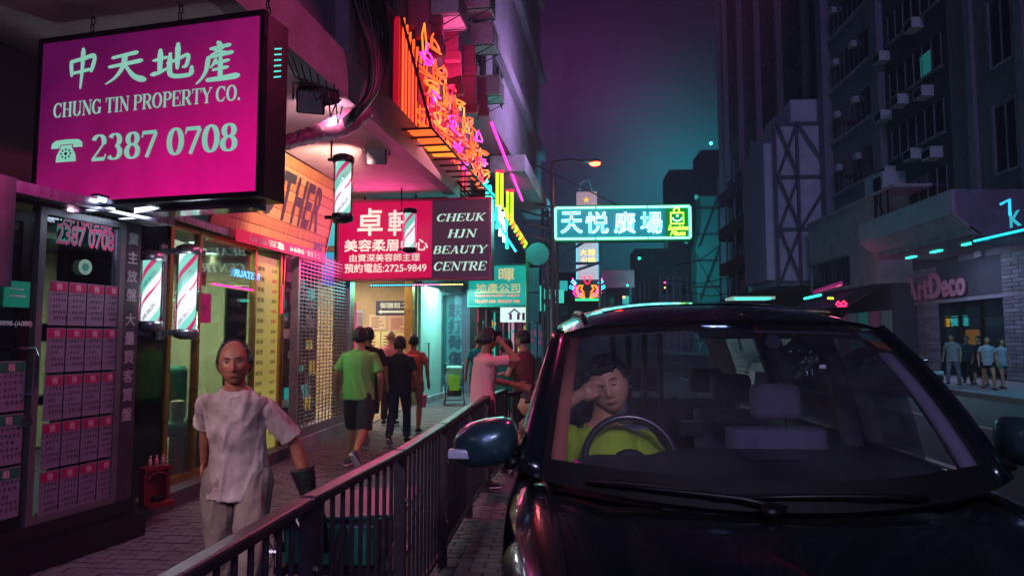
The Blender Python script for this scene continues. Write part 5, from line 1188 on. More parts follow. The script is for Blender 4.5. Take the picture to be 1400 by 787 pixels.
# ================================================================ buildings over the road (right)
XR = 17.0; FRt = fr((XR, 0, 0), -90)      # local x runs back toward the camera (= -Y), z out over the far pavement
def r_(px, py): return on(FRt, px, py)
def RB(Xo=0.0): return FRt @ Matrix.Translation((0, 0, Xo))
def rbx(b, Y0, Y1, z0, z1, o0, o1): return b.box(-Y1, -Y0, z0, z1, o0, o1)   # Y range, height range, depth out of the wall
M_br = mat('dull_brick_wall', '#6d5f72', .8, var=.2, vs=3, bump=.3, bs=30)
M_br2 = mat('purple_grey_render', '#7d7388', .8, var=.2, vs=1.2, bump=.2)
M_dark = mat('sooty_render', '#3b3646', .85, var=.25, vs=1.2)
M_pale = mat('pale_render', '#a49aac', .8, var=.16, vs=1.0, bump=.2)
M_teal_s = emi('teal_strip_lamp', '#38ffd8', 2.2)
# nearest: brick corner house
t = thing('brick_house', 'dark brick house with tall windows above the ArtDeco shop', 'building', (XR, 24, 0), -90)
part('wall', rbx(MB(FRt), 15, 30.5, 4.9, 32, -8, 0), M_br, t)
for k, (y0_, y1_) in enumerate(((26.2, 27.5), (23.6, 24.9), (21.0, 22.3), (18.2, 19.6))):
    for j in range(4):
        z = 8.0 + j * 4.2; wd = part('window', rbx(MB(FRt), y0_, y1_, z, z + 2.6, -.02, .012), M_win, t)
        b = MB(FRt); rbx(b, y0_ - .12, y0_, z - .1, z + 2.7, 0, .1); rbx(b, y1_, y1_ + .12, z - .1, z + 2.7, 0, .1); rbx(b, y0_, y1_, z - .12, z, 0, .14); rbx(b, (y0_ + y1_) / 2 - .03, (y0_ + y1_) / 2 + .03, z, z + 2.6, .012, .05); part('frame', b, M_br2, wd)
for y in (25.5, 28.6): part('pilaster', rbx(MB(FRt), y, y + .45, 4.9, 32, 0, .16), M_br2, t)
# brick courses on the shop front columns
cols2 = []
for y0_, y1_ in ((32.2, 34.0), (26.0, 27.6), (23.6, 24.6)):
    part('column', rbx(MB(FRt), y0_, y1_, 0, 4.9, -.6, -.01), M_br, t)
    for k in range(30):
        z = .06 + k * .16; b = MB(FRt); rbx(b, y0_, (y0_ + y1_) / 2 - .02 + (.2 if k % 2 else -.2), z, z + .135, -.02, .025); part('brick', b, M_br2 if k % 3 else M_br, t)
        b = MB(FRt); rbx(b, (y0_ + y1_) / 2 + .02 + (.2 if k % 2 else -.2), y1_, z, z + .135, -.02, .025); part('brick', b, M_br if k % 4 else M_br2, t)
part('mezzanine_band', rbx(MB(FRt), 15, 34.2, 3.2, 3.35, -.3, .05), M_br2, t)
for k in range(6):
    y0_ = 27.8 + k * 1.05; wd = part('window', rbx(MB(FRt), y0_, y0_ + .8, 5.0 - .0, 5.15, -.4, -.3), M_win, t)
# art deco shop
s = thing('corner_shop', 'shopfront with big raised ArtDeco letters over a wide window', 'shop front', (XR, 30, 0), -90)
part('fascia', rbx(MB(FRt), 27.6, 32.2, 3.3, 4.9, -.35, .0), M_dark, s)
q0 = r_(1243, 413); q1 = r_(1326, 382)
for k, ch in enumerate('ArtDeco'):
    W_ = q1[0] - q0[0]; adv = (0, .17, .27, .37, .56, .70, .84, 1.0); b = MB(RB(.12)); h = (1.0, .62, .8, 1.0, .66, .66, .66)[k]
    vs, fs, w0, h0 = text_geo(ch, .03); pxs_ = ((1243, 1258), (1260, 1266), (1267, 1274), (1276, 1291), (1293, 1301), (1303, 1311), (1313, 1325))[k]; x0 = r_(pxs_[0], 400)[0]; ww = r_(pxs_[1], 400)[0] - x0; hh_ = 1.15 * h; zb_ = 3.42
    b.add([(x0 + a * ww / w0, zb_ + c_ * hh_ / h0, .07) for a, c_ in vs], fs); b.add([(x0 + a * ww / w0, zb_ + c_ * hh_ / h0, .0) for a, c_ in vs], [f[::-1] for f in fs])
    vs2, lp, w2, h2 = text_geo(ch, .03, 0, True)
    for l_ in lp:
        n = len(l_); vv = [(x0 + vs2[i][0] * ww / w2, zb_ + vs2[i][1] * hh_ / h2) for i in l_]; b.add([(a, c_, 0) for a, c_ in vv] + [(a, c_, .07) for a, c_ in vv], [(i, (i + 1) % n, n + (i + 1) % n, n + i) for i in range(n)])
    part('raised_letter', b, emi('mauve_letter', '#7a3458', .14, body=(.35, .16, .24)), s)  # magenta light on the letters put in as faint emission
part('window_pane', rbx(MB(FRt), 27.7, 32.1, .5, 3.2, -.12, -.1), M_glass, s)
part('display', rbx(MB(FRt), 27.7, 32.1, .3, 3.2, -1.2, -1.1), emi('dim_display', '#5a5470', .10, var=.5, vs=.8), s)
b = MB(FRt)
for y in (27.6, 29.1, 30.6, 32.1): rbx(b, y, y + .07, .3, 3.2, -.14, .0)
rbx(b, 27.6, 32.2, .2, .5, -.14, .02); rbx(b, 27.6, 32.2, 2.5, 2.56, -.14, -.02); part('frame', b, M_black, s)
q0 = r_(1266, 447); q1 = r_(1288, 432); b = MB(RB(-.3)); put_text(b, '娛樂廳', q0[0], q0[1], q1[0] - q0[0], q1[1] - q0[1], 0, .02); part('yellow_neon_lettering', b, emi('shop_yellow_neon', '#ffb020', 2.2), s)
q0 = r_(1289, 446); q1 = r_(1313, 430); b = MB(RB(-.3)); put_text(b, '餐廳', q0[0], q0[1], q1[0] - q0[0], q1[1] - q0[1], 0, .02); part('teal_neon_lettering', b, emi('shop_teal_neon', '#40e0e0', 1.8), s)
q0 = r_(1313, 471); q1 = r_(1330, 450); b = MB(RB(-.25)); b.box(q0[0], q1[0], q0[1], q1[1], 0, .03); part('yellow_poster', b, emi('amber_poster', '#d89030', .6), s)
b = MB(RB(-.2)); b.tube([(r_(1278, 490)[0] + .5 * cos(a), 1.3 + .5 * sin(a) * (1 if a < pi else .6), 0) for a in [k * pi / 8 for k in range(-4, 9)]], .03, 5); part('swirl', b, emi('pale_swirl', '#a8c8c0', .6), s)
q0 = r_(1224, 479); q1 = r_(1241, 425); b = MB(RB(.25)); b.box(q0[0], q1[0], q0[1], q1[1], -.15, 0); single('teal_lightbox', b, emi('teal_pillar_lightbox', '#18b098', .7), 'tall teal lightbox on the pillar left of the ArtDeco window', 'lightbox', RB(.25) @ Vector((q0[0], q0[1], 0)))
dr_ = thing('side_entrance', 'dark side doorway with magenta lit panel above, right of the shop window', 'entrance', (XR, 25, 0), -90)
part('door', rbx(MB(FRt), 24.7, 26.0, 0, 2.4, -.3, -.25), M_black, dr_); part('lit_panel', rbx(MB(FRt), 24.7, 26.0, 2.45, 3.2, -.3, -.2), emi('dim_magenta_panel', '#9a2050', .35), dr_)
part('jamb', rbx(MB(FRt), 24.6, 24.7, 0, 3.2, -.3, .05), M_br2, dr_); part('jamb', rbx(MB(FRt), 26.0, 26.1, 0, 3.2, -.3, .05), M_br2, dr_)
# inner ground wall
part('ground_wall', rbx(MB(FRt), 10, 24.0, 0, 4.9, -1.2, -.62), M_dark, t)
# big fluted canopy
t = thing('fluted_canopy', 'heavy concrete canopy with fluted slanting fascia over the shop', 'canopy', (13.5, 28, 5.2), -90)
Y0, Y1, Z0, Z1, XO = 24.4, 31.8, 5.15, 6.75, 3.5
part('slab', rbx(MB(FRt), Y0, Y1, Z0 + .02, Z1, 0, XO - .55), M_concrete, t)
nfl = 34
for k in range(nfl):
    ya = Y0 + (Y1 - Y0) * k / nfl; yb = Y0 + (Y1 - Y0) * (k + .82) / nfl
    b = MB(FRt); b.add([(-yb, Z0, XO - .9), (-ya, Z0, XO - .9), (-ya, Z0 + .75, XO), (-yb, Z0 + .75, XO), (-yb, Z0 + .0, XO - .98), (-ya, Z0, XO - .98), (-ya, Z0 + .75, XO - .12), (-yb, Z0 + .75, XO - .12)], [(0, 1, 2, 3), (1, 5, 6, 2), (4, 0, 3, 7), (0, 4, 5, 1), (3, 2, 6, 7), (5, 4, 7, 6)])
    part('flute', b, M_pale, t)
b = MB(FRt); rbx(b, Y0, Y1, Z0 + .76, Z1 + .02, XO - .5, XO + .01); part('fascia', b, M_pale, t)
b = MB(FRt); b.add([(-Y1, Z0, XO - .99), (-Y0, Z0, XO - .99), (-Y0, Z0 + .75, XO - .13), (-Y1, Z0 + .75, XO - .13)], [(0, 1, 2, 3)]); b.add([(-Y0 + .001, Z0, 0), (-Y0 + .001, Z0, XO - .98), (-Y0 + .001, Z0 + .75, XO - .12), (-Y0 + .001, Z1, XO - .1), (-Y0 + .001, Z1, 0)], [(0, 1, 2, 3, 4)]); part('end_panel', b, M_br2, t)
for k, y in enumerate((30.6, 28.6, 26.4)): part('strip_lamp', MB(FRt).box(-y - .35, -y + .35, Z0 - .06, Z0 - .0, XO - 1.7, XO - 1.55), M_teal_s, t)
# teal under-lit sign canopy at the right edge
F = RB(4.2); q0 = on(F, 1296, 327); t = thing('teal_awning_sign', 'teal lit awning sign with raised neon letters at the right edge', 'sign', (12.8, 21.5, 4.5), -90)
ya, yb = 22.2, 17.5
part('awning_panel', MB(FRt).box(-ya, -yb, 4.55, 4.68, .3, 4.2), mat('teal_sheet', '#1a6a75', .3, metal=.4, var=.2), t)
part('edge_tube', MB(F).cyl((-ya + .2, 4.62, .03), (-yb, 4.60, .03), .035, 6), emi('cyan_edge_tube', '#30e8ff', 1.5), t)
b = MB(F); put_text(b, 'K ART', -ya + 1.9, 4.75, 2.1, .45, .02, .03); part('raised_lettering', b, emi('cyan_letter', '#38c8e0', .8), t)
b = MB(F); b.tube([(-ya + 1.6, 5.5, .05), (-ya + 2.0, 5.55, .05), (-ya + 1.98, 5.1, .05)], .04, 5); part('bent_tube', b, emi('cyan_letter_tube', '#30d0ff', 1.3), t)
lamp('teal_awning_glow', 'AREA', (13.2, 20.5, 4.4), 90, (.1, .8, 1), 2, to=(14.5, 22, 0))
lamp('canopy_strip_glow', 'AREA', (14.8, 28.5, 5.0), 110, (.55, .7, 1), 2, to=(15.5, 28.5, 0))
# AC wall building
t = thing('tenement_block', 'dark tenement wall crowded with air conditioners above the canopy', 'building', (XR, 33, 0), -90)
part('wall', rbx(MB(FRt), 30.6, 36.4, 4.9, 45, -8, -.05), M_dark, t); part('pilaster', rbx(MB(FRt), 36.4, 37.3, 4.9, 45, -.3, .3), M_br2, t)
for j in range(7):
    z = 7.8 + j * 3.0; part('window', rbx(MB(FRt), 31.0, 35.9, z, z + 1.5, -.06, -.03), M_win, t)
    b = MB(FRt)
    for k in range(7): rbx(b, 31.0 + k * .8, 31.06 + k * .8, z, z + 1.5, -.03, .01)
    rbx(b, 31.0, 35.9, z - .1, z, -.05, .12); part('frame', b, M_br2, t)
part('lit_window', rbx(MB(FRt), 31.9, 32.8, 13.9, 14.9, -.03, .0), emi('dim_teal_window', '#2a8a88', .35), t)
rnd = random.Random(9)
for k, (y, z) in enumerate(((31.3, 9.7), (33.0, 10.1), (35.6, 9.9), (31.8, 12.7), (34.0, 13.1), (35.8, 12.9), (32.4, 16.2), (35.7, 16.0))):
    tt = thing('wall_air_conditioner', ('lowest', 'low middle', 'low far', 'middle near', 'middle', 'middle far', 'high near', 'high far')[k] + ' air conditioner on the dark tenement over the canopy', 'air conditioner', (XR, y, z), -90, 'air conditioners on the dark tenement')
    part('case', rbx(MB(FRt), y, y + .8, z, z + .5, -.04, .5), M_acbox, tt); part('grille', rbx(MB(FRt), y + .08, y + .72, z + .06, z + .44, .5, .51), M_black, tt)
# ribbon window block
t = thing('office_block', 'office block with slanting ribbon windows between two pilasters', 'building', (XR, 41, 0), -90)
part('wall', rbx(MB(FRt), 37.3, 43.6, 9.6, 50, -8, -.1), M_br2, t)
for j in range(9):
    z = 10.6 + j * 3.3
    wb_ = part('window_band', rbx(MB(FRt), 37.35, 43.5, z, z + 1.7, -.12, -.09), M_win, t)
    b = MB(FRt)
    for k in range(10): rbx(b, 37.4 + k * .66, 37.45 + k * .66, z, z + 1.7, -.09, -.05)
    part('frame', b, M_br, wb_)
    for k in (1, 3): b = rbx(MB(FRt), 38.3 + k * 1.3, 38.75 + k * 1.3, z + 1.25, z + 1.6, -.09, .22); part('window_unit', b, M_acbox, wb_)
    part('sill_band', rbx(MB(FRt), 37.3, 43.6, z - .16, z - .02, -.1, .06), M_pale, t)
part('pilaster', rbx(MB(FRt), 43.6, 44.5, 0, 50, -.3, .4), M_br2, t)
# low pale wall building
XW = 1.6
t = thing('low_pale_building', 'low building with blank pale wall above awnings', 'building', (XR - XW, 37, 0), -90)
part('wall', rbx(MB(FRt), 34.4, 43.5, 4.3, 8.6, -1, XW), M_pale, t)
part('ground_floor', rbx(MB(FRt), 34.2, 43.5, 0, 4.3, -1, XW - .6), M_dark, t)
part('coping', rbx(MB(FRt), 32.3, 43.6, 8.6, 8.75, -1, XW + .1), M_pale, t)
b = MB(FRt)
for k in range(9):
    wd = part('window', rbx(MB(FRt), 37.6 + k * .6, 38.1 + k * .6, 4.5, 6.0, XW, XW + .02), M_win, t)
part('window_head', rbx(MB(FRt), 37.4, 43.2, 6.02, 6.12, XW, XW + .12), M_br2, t)
tt = thing('rooftop_unit', 'rusty air handling unit and rails on top of the pale wall', 'air conditioner', (XR, 36, 8.75), -90); part('case', rbx(MB(FRt), 34.6, 36.6, 8.75, 9.9, 0, 1.1), M_acbox, tt)
b = MB(FRt); rbx(b, 34.8, 35.6, 8.9, 9.7, 1.1, 1.12); part('grille', b, M_black, tt)
b = MB(FRt)
for y in (33.0, 33.7, 34.3): b.cyl((-y, 7.0, XW + .05), (-y, 8.7, XW + .05), .05, 5)
b.cyl((-33, 7.1, XW + .05), (-34.3, 8.6, XW + .05), .04, 5); part('rail', b, M_black, tt)
# awnings below it
for i, (ya, yb, m, lb) in enumerate(((34.4, 37.0, '#3a3444', 'dark slatted awning just left of the ArtDeco shop'), (37.2, 40, '#8a3a68', 'pink lit awning under the pale wall'), (40.2, 43.4, '#4a4656', 'farther grey awning under the pale wall'))):
    t = thing('shop_awning', lb, 'awning', (14, ya, 3.4), -90, 'awnings under the pale wall'); mm = mat('awning_' + m[1:], m, .6, var=.15)
    n = 10
    for k in range(n):
        f0, f1 = k / n, (k + .86) / n; z_a, z_b = 4.2 - f0 * 1.0, 4.2 - f1 * 1.0; o_a, o_b = XW - .1 + f0 * 1.6, XW - .1 + f1 * 1.6
        b = MB(FRt); b.add([(-yb, z_a, o_a), (-ya, z_a, o_a), (-ya, z_b, o_b), (-yb, z_b, o_b), (-yb, z_a - .04, o_a), (-ya, z_a - .04, o_a), (-ya, z_b - .04, o_b), (-yb, z_b - .04, o_b)], [(0, 1, 2, 3), (7, 6, 5, 4), (0, 4, 5, 1), (3, 2, 6, 7), (1, 5, 6, 2), (0, 3, 7, 4)]); part('slat', b, mm, t)
b = MB(FRt); q = r_(1150, 404)
t = thing('red_neon_shop_sign', 'small bright red and yellow neon sign under the awnings', 'neon sign', (14, 37, 3.2), -90)
F = fr(AY(1143, 418, 33), -30); b = MB(F); b.tube([(0, .05, 0), (.1, .2, 0), (.22, .08, 0), (.34, .22, 0), (.46, .06, 0)], .05, 5); b.tube([(.05, 0, 0), (.45, 0, 0)], .05, 5); part('tube', b, emi('hot_red_neon', '#ff2050', 4), t)
b = MB(F); b.cyl((-.35, .38, 0), (-.1, .36, 0), .05, 5); part('yellow_tube', b, emi('small_yellow_neon', '#c8ff30', 3), t)
for i, (a, c_) in enumerate((((1100, 408), (1122, 403)), ((1114, 399), (1150, 387)))):
    p0 = AY(*a, 34); p1 = AY(*c_, 32); b = MB().cyl(p0, p1, .06 if i == 0 else .10, 6)
    single('tube_lamp', b, (M_teal_s, emi('dim_pink_sign', '#b02078', .5))[i], ('green tube lamp under the far awning', 'dim pink strip sign along the awning')[i], 'light', p0)
lamp('red_shop_glow', 'POINT', AY(1150, 400, 32.5), 40, (1, .1, .25), .3)
b = MB(FRt); 
t = thing('shop_interior_row', 'row of dim shopfronts under the awnings', 'shop front', (15.6, 38, 0), -90)
rnd = random.Random(31)
for k in range(7): part('bay', rbx(MB(FRt), 34.4 + k * 1.3, 35.5 + k * 1.3, .3, 3.0, XW - .6, XW - .55), emi('bay_%d' % k if False else 'dim_bay_' + 'abc'[k % 3], ('#4a5a68', '#6a3a58', '#2a7a78')[k % 3], .25), t)
# braced signboard tower
t = thing('braced_billboard', 'tall boarded scaffold tower with crossed braces standing over the pavement', 'billboard', (15, 46, 5), 0)
bx0, bx1, by0, by1, bz0, bz1 = 13.3, 17.3, 44.6, 50.5, 5.0, 15.6
M_board = mat('weathered_board', '#b3abbf', .75, var=.14, vs=1.0, bump=.15)
part('board_box', MB().box(bx0 + .5, bx1, by0, by1, bz0, bz1), M_board, t)
part('side_board', MB().box(bx0, bx0 + .5, by0 + .6, by1, bz0 + .4, bz1 - 1.2), M_board, t)
part('top_board', MB().box(15.0, bx1, by0 + .3, by1, bz1, bz1 + 1.6), M_board, t)
M_bc = mat('brace_steel', '#5a5266', .5, metal=.3)
zz = [bz0 + .2, 8.6, 12.0, bz1 - .1]
for z in zz: part('cross_beam', MB().box(bx0 + .4, bx1, by0 - .16, by0 - .01, z - .09, z + .09), M_bc, t)
for x in (bx0 + .5, 15.2, bx1 - .1): part('post', MB().box(x - .09, x + .09, by0 - .2, by0 - .05, bz0, bz1), M_bc, t)
for i in range(3):
    part('brace', MB().cyl((bx0 + .6, by0 - .22, zz[i]), (15.2, by0 - .22, zz[i + 1]), .09, 6), M_bc, t); part('brace', MB().cyl((bx0 + .6, by0 - .3, zz[i + 1]), (15.2, by0 - .3, zz[i]), .09, 6), M_bc, t)
    if i != 0: part('brace', MB().cyl((15.2, by0 - .25, zz[i + 1] if i == 2 else zz[i]), (bx1, by0 - .25, zz[i] if i == 2 else zz[i + 1]), .08, 6), M_bc, t)
# tower behind
XT = 18.2; FTw = fr((XT, 0, 0), -90)
t = thing('residential_tower', 'very tall dark tower with few lit windows right of the sky gap', 'building', (XT, 60, 0), -90)
M_tw = mat('tower_render', '#4a4456', .85, var=.2, vs=.5)
part('wall', MB(FTw).box(-77, -46, 0, 75, -14, 0), M_tw, t)
for y in (50, 56, 62, 68, 74, 76.6): part('rib', MB(FTw).box(-y - .4, -y, 0, 75, 0, .5), M_br2, t)
lit_w = {(2, 7), (9, 4), (5, 11)}
for i, y in enumerate((47.5, 51.5, 53.6, 57.6, 59.6, 63.6, 65.6, 69.4, 71.4, 74.8)):
    for j in range(17):
        z = 7 + j * 3.1; m_ = emi('warm_window', '#ffc878', 1.0) if (i, j) in {(3, 9), (0, 12)} else (emi('teal_window', '#38a8a0', .35) if (i, j) in {(7, 3), (5, 2), (8, 1)} else M_win)
        wd = part('window', MB(FTw).box(-y - 1.2, -y, z, z + 1.4, .0, .03), m_, t)
        if i < 5: part('frame', MB(FTw).box(-y - 1.3, -y + .1, z - .12, z - .02, 0, .16), M_br2, wd)
# balcony block in front of the tower, lower
t = thing('balcony_block', 'old balcony building left of the braced billboard with dark red parapets', 'building', (16.6, 56, 0), -90)
FBk = fr((16.4, 0, 0), -90)
part('wall', MB(FBk).box(-68, -50.6, 0, 17, -6, -.0), M_tw, t)
for j in range(4):
    z = 4.2 + j * 3.3; part('balcony_parapet', MB(FBk).box(-66, -51, z, z + 1.1, 0.0, 1.4), mat('dark_red_parapet', '#6a2a40', .7, var=.2) if j < 3 else M_br2, t)
    for k in range(5): part('window', MB(FBk).box(-64 + k * 2.7, -62 + k * 2.7, z + 1.1, z + 2.8, 0, .04), (M_win, emi('dim_teal_pane', '#1c6a6a', .25), M_win)[k % 3], t)
    for k in range(6): part('post', MB(FBk).box(-66 + k * 2.9, -65.85 + k * 2.9, z + 1.1, z + 3.2, 1.25, 1.4), M_br2, t)
t = thing('lit_stall', 'white and green lit stall roof under the billboard', 'stall', (14, 44, 3.5)); p0 = AY(1002, 404, 42); p1 = AY(1060, 407, 42)
part('roof', MB().box(p0.x, p1.x, 42, 44, 4.0, 4.15), emi('pale_green_roof', '#a8d8c8', .6), t); part('front_tube', MB().cyl((p0.x + .1, 41.95, 4.0), (p1.x - .3, 41.95, 4.0), .06, 6), M_teal_s, t)
# ================================================================ end of the street
far = [  # px0, px1, ytop, Y, colour, label
    (757, 822, 372, 95, '#3a2c44', 'low dark building behind the bird neon'),
    (822, 868, 392, 90, '#5a3c58', 'low block under the mauve billboard'),
    (866, 902, 386, 110, '#2a3440', 'dark gap house down the street'),
    (900, 950, 378, 100, '#54485e', 'small colonnaded house down the street'),
    (984, 1012, 330, 100, '#3c4658', 'teal shaded house left of the balcony block'),
    (915, 960, 232, 210, '#0d2c3a', 'distant tower block dim in the teal night'),
    (958, 992, 205, 230, '#0c2634', 'distant tower with faint lit windows'),
    (868, 918, 340, 190, '#12303c', 'distant lower block behind the street end')]
for i, (a, c_, yt_, Y, colr, lb) in enumerate(far):
    p0 = AY(a, yt_, Y); p1 = AY(c_, yt_, Y); t = thing('far_building', lb, 'building', ((p0.x + p1.x) / 2, Y, 0))
    part('wall', MB().box(p0.x, p1.x, Y, Y + 14, -.15, p0.z), mat('far_' + colr[1:], colr, .85, var=.2, vs=.3), t)
    n = max(2, int((p1.x - p0.x) / 2.6)); 
    for j in range(int(max(1, (p0.z - 3) / 3.6))):
        if j > 14: break
        for k in range(n):
            x = p0.x + (k + .25) * (p1.x - p0.x) / n; z = p0.z - 2.6 - j * 3.4
            lit_ = (i * 7 + j * 5 + k * 3) % 17 == 0
            part('window', MB().box(x, x + 1.1, Y - .05, Y, z, z + 1.4), emi('far_lit_window', '#2ec8c0', .8) if lit_ else M_win, t)
    if i in (2, 3):
        for k in range(6): x = p0.x + k * (p1.x - p0.x) / 5.5; part('post', MB().box(x, x + .25, Y - 1, Y - .8, 0, p0.z), M_br2, t)
F = fr(AY(821, 393, 80), 0); q = on(F, 867, 369); t = thing('mauve_billboard', 'wide mauve billboard with faint lettering at the street end', 'billboard', F.translation); part('board', MB(F).box(0, q[0], 0, q[1], -.4, 0), emi('mauve_billboard_face', '#7a3c68', .35, var=.3, vs=.4), t)
b = MB(F); put_text(b, 'J. 流川', q[0] * .2, q[1] * .3, q[0] * .55, q[1] * .35, .03, .02); part('faint_lettering', b, mat('faint_ink', '#a06a90', .6), t)
part('leg', MB(F).box(.3, .6, -4.2, 0, -.3, -.1), M_bc, t); part('leg', MB(F).box(q[0] - .6, q[0] - .3, -4.2, 0, -.3, -.1), M_bc, t)
# netted tower
p0 = AY(951, 300, 82); p1 = AY(984, 300, 82); zt_ = AY(960, 268, 82).z
t = thing('netted_scaffold_tower', 'tall building wrapped in teal scaffold netting down the street', 'building', ((p0.x + p1.x) / 2, 82, 0))
b = MB(); rnd = random.Random(6)
rows = [[Vector(((p0.x if s_ < 0 else p1.x) + rnd.uniform(-.12, .12) + (.6 if s_ < 0 and z > zt_ * .75 else 0), 82 + (3 if q_ else 0), z)) for s_, q_ in ((-1, 0), (1, 0), (1, 1), (-1, 1))] for z in [zt_ * k / 9 for k in range(10)]]
b.loft(rows); part('netting', b, mat('teal_netting', '#2fa8a4', .8, var=.12, vs=.3), t)  # teal sign light put into the netting colour
for k in range(6): z = zt_ * (k + .5) / 6; part('pole', MB().cyl((p0.x - .4, 81.7, z), (p1.x + .4, 81.7, z), .1, 5), M_bc, t)
for k in range(3): part('pole', MB().cyl((p0.x + .2, 81.6, zt_ * k / 3), (p1.x - .2, 81.6, zt_ * (k + 1) / 3), .08, 5), M_bc, t)
lamp('netting_light', 'AREA', (p0.x - 6, 70, 9), 600, (.08, .85, .85), 4, to=(p0.x + 2, 82, 12))
# orange lamp, small coloured lights far down
for i, (a, c_, cc, s, r, lb) in enumerate(((853, 406, '#ff6a30', 12, .22, 'small orange lamp down the street'), (909, 386, '#ff3060', 5, .2, 'red signal dot down the street'), (909, 393, '#ffb040', 5, .16, 'amber dot under the red one'), (874, 353, '#20e0b0', 3, .3, 'faint green light in the street gap'), (972, 196, '#60ffe0', 2.5, .35, 'lone green light high on the far tower'), (858, 390, '#20d0c0', 3, .25, 'small teal light beside the orange lamp'))):
    r *= .6; p = AY(a, c_, 78); b = MB(); b.ell(p, r, r, r, 8, 6)
    single('distant_lamp', b, emi('distant_%d' % i if False else 'distant_' + ('orange', 'red', 'amber', 'green', 'pale_green', 'teal')[i], cc, s), lb, 'light', p)
# overhead wires at the street end
t = thing('overhead_wires', 'thin wires slung across the street before the netted tower', 'wires', AY(940, 370, 60))
for k, (a, c_) in enumerate((((905, 382), (1010, 377)), ((930, 396), (1012, 398)), ((950, 345), (990, 408)), ((925, 362), (985, 335)))):
    p0 = AY(*a, 60); p1 = AY(*c_, 58); m_ = (p0 + p1) / 2 - Vector((0, 0, .5)); part('wire', MB().tube([p0, p0.lerp(m_, .6) , m_, m_.lerp(p1, .5), p1], .04, 4), M_cable, t)
# ================================================================ parked saloon and motorcycles across the road
def saloon(c, deg, m, label, plate='HK 2387'):
    t = thing('parked_car', label, 'car', c, deg, None); F = rz(c, deg)   # local +y = nose
    def hw(z, y): return .86 * (1 - .10 * max(0, (z - .9) / .5)) * (1 - .10 * max(0, abs(y) - 1.7) / .5)
    prof = [(-2.25, .35, .78), (-2.1, .25, .95), (-1.5, .25, 1.0), (-.9, .25, 1.02), (.2, .25, .98), (.9, .25, .95), (1.6, .25, .86), (2.1, .28, .74), (2.28, .38, .62)]
    rings = []
    for y, z0, z1 in prof:
        r_ = []
        for k in range(16):
            a = 2 * pi * k / 16; cx_ = abs(cos(a)) ** .45 * (1 if cos(a) >= 0 else -1); sz = abs(sin(a)) ** .5 * (1 if sin(a) >= 0 else -1); z = (z0 + z1) / 2 + sz * (z1 - z0) / 2; r_.append((cx_ * hw(z, y), y, z))
        rings.append(r_)
    part('body', MB(F).loft(rings), m, t, smooth=True)
    cab = [(-1.75, .98, 1.02, .74), (-1.1, .95, 1.38, .66), (-.3, .95, 1.43, .66), (.3, .95, 1.38, .66), (1.05, .93, .97, .74)]
    rings = []
    for y, z0, z1, w_ in cab: rings.append([(-w_ - .05, y, z0), (w_ + .05, y, z0), (w_, y, (z0 + z1) / 2), (w_ * .86, y, z1), (-w_ * .86, y, z1), (-w_, y, (z0 + z1) / 2)])
    part('windows', MB(F).loft(rings), mat('car_window', '#0a0f16', .05, spec=.9), t, smooth=False)
    part('roof', MB(F).loft([[(-.6, -1.1, 1.385), (.6, -1.1, 1.385), (.55, -1.1, 1.42), (-.55, -1.1, 1.42)], [(-.6, -.3, 1.44), (.6, -.3, 1.44), (.52, -.3, 1.475), (-.52, -.3, 1.475)], [(-.6, .35, 1.385), (.6, .35, 1.385), (.55, .35, 1.41), (-.55, .35, 1.41)]]), m, t)
    for sx in (-1, 1):
        for y in (-1.4, 1.42):
            Wd = F @ Matrix.Translation((sx * .80, y, .32)) @ Matrix.Rotation(pi / 2, 4, 'Y')
            w_ = part('wheel', MB(Wd).lathe([(.002, -.1), (.30, -.1), (.32, -.07), (.32, .07), (.30, .1), (.002, .1)], n=24), M_rubber, t, smooth=False)
            b = MB(Wd)
            s_ = .105 * (1 if sx > 0 else -1)
            for k in range(10):
                a = 2 * pi * k / 10; b.add([(.04 * cos(a - .3), .04 * sin(a - .3), s_), (.22 * cos(a - .09), .22 * sin(a - .09), s_), (.22 * cos(a + .09), .22 * sin(a + .09), s_), (.04 * cos(a + .3), .04 * sin(a + .3), s_)], [(0, 1, 2, 3)])
            b.tube([(.23 * cos(k * pi / 10), .23 * sin(k * pi / 10), s_) for k in range(20)], .015, 5, closed=True); part('rim', b, M_chrome, w_)
        part('headlight', MB(F).bbox(sx * .58 - .2, sx * .58 + .2, 2.08, 2.26, .60, .72, .03), mat('headlamp_lens', '#cfe8f0', .08, spec=1.0, metal=.4), t)
        part('side_mirror', MB(F).bbox(sx * .98 - .09, sx * .98 + .09, .72, .84, .92, 1.04, .03), m, t)
    b = MB(F)
    for k in range(5): b.box(-.38, .38, 2.27, 2.3, .48 + k * .035, .495 + k * .035)
    part('grille', b, M_chrome, t); part('number_plate', MB(F).box(-.26, .26, 2.30, 2.315, .34, .45), M_white, t)
    return t
saloon((11.1, 24.6, -.13), 180, mat('dark_teal_paint', '#0b4248', .15, var=.05, spec=.9, coat=1.0, metal=.3), 'dark teal saloon parked across the road, seen through the van window')
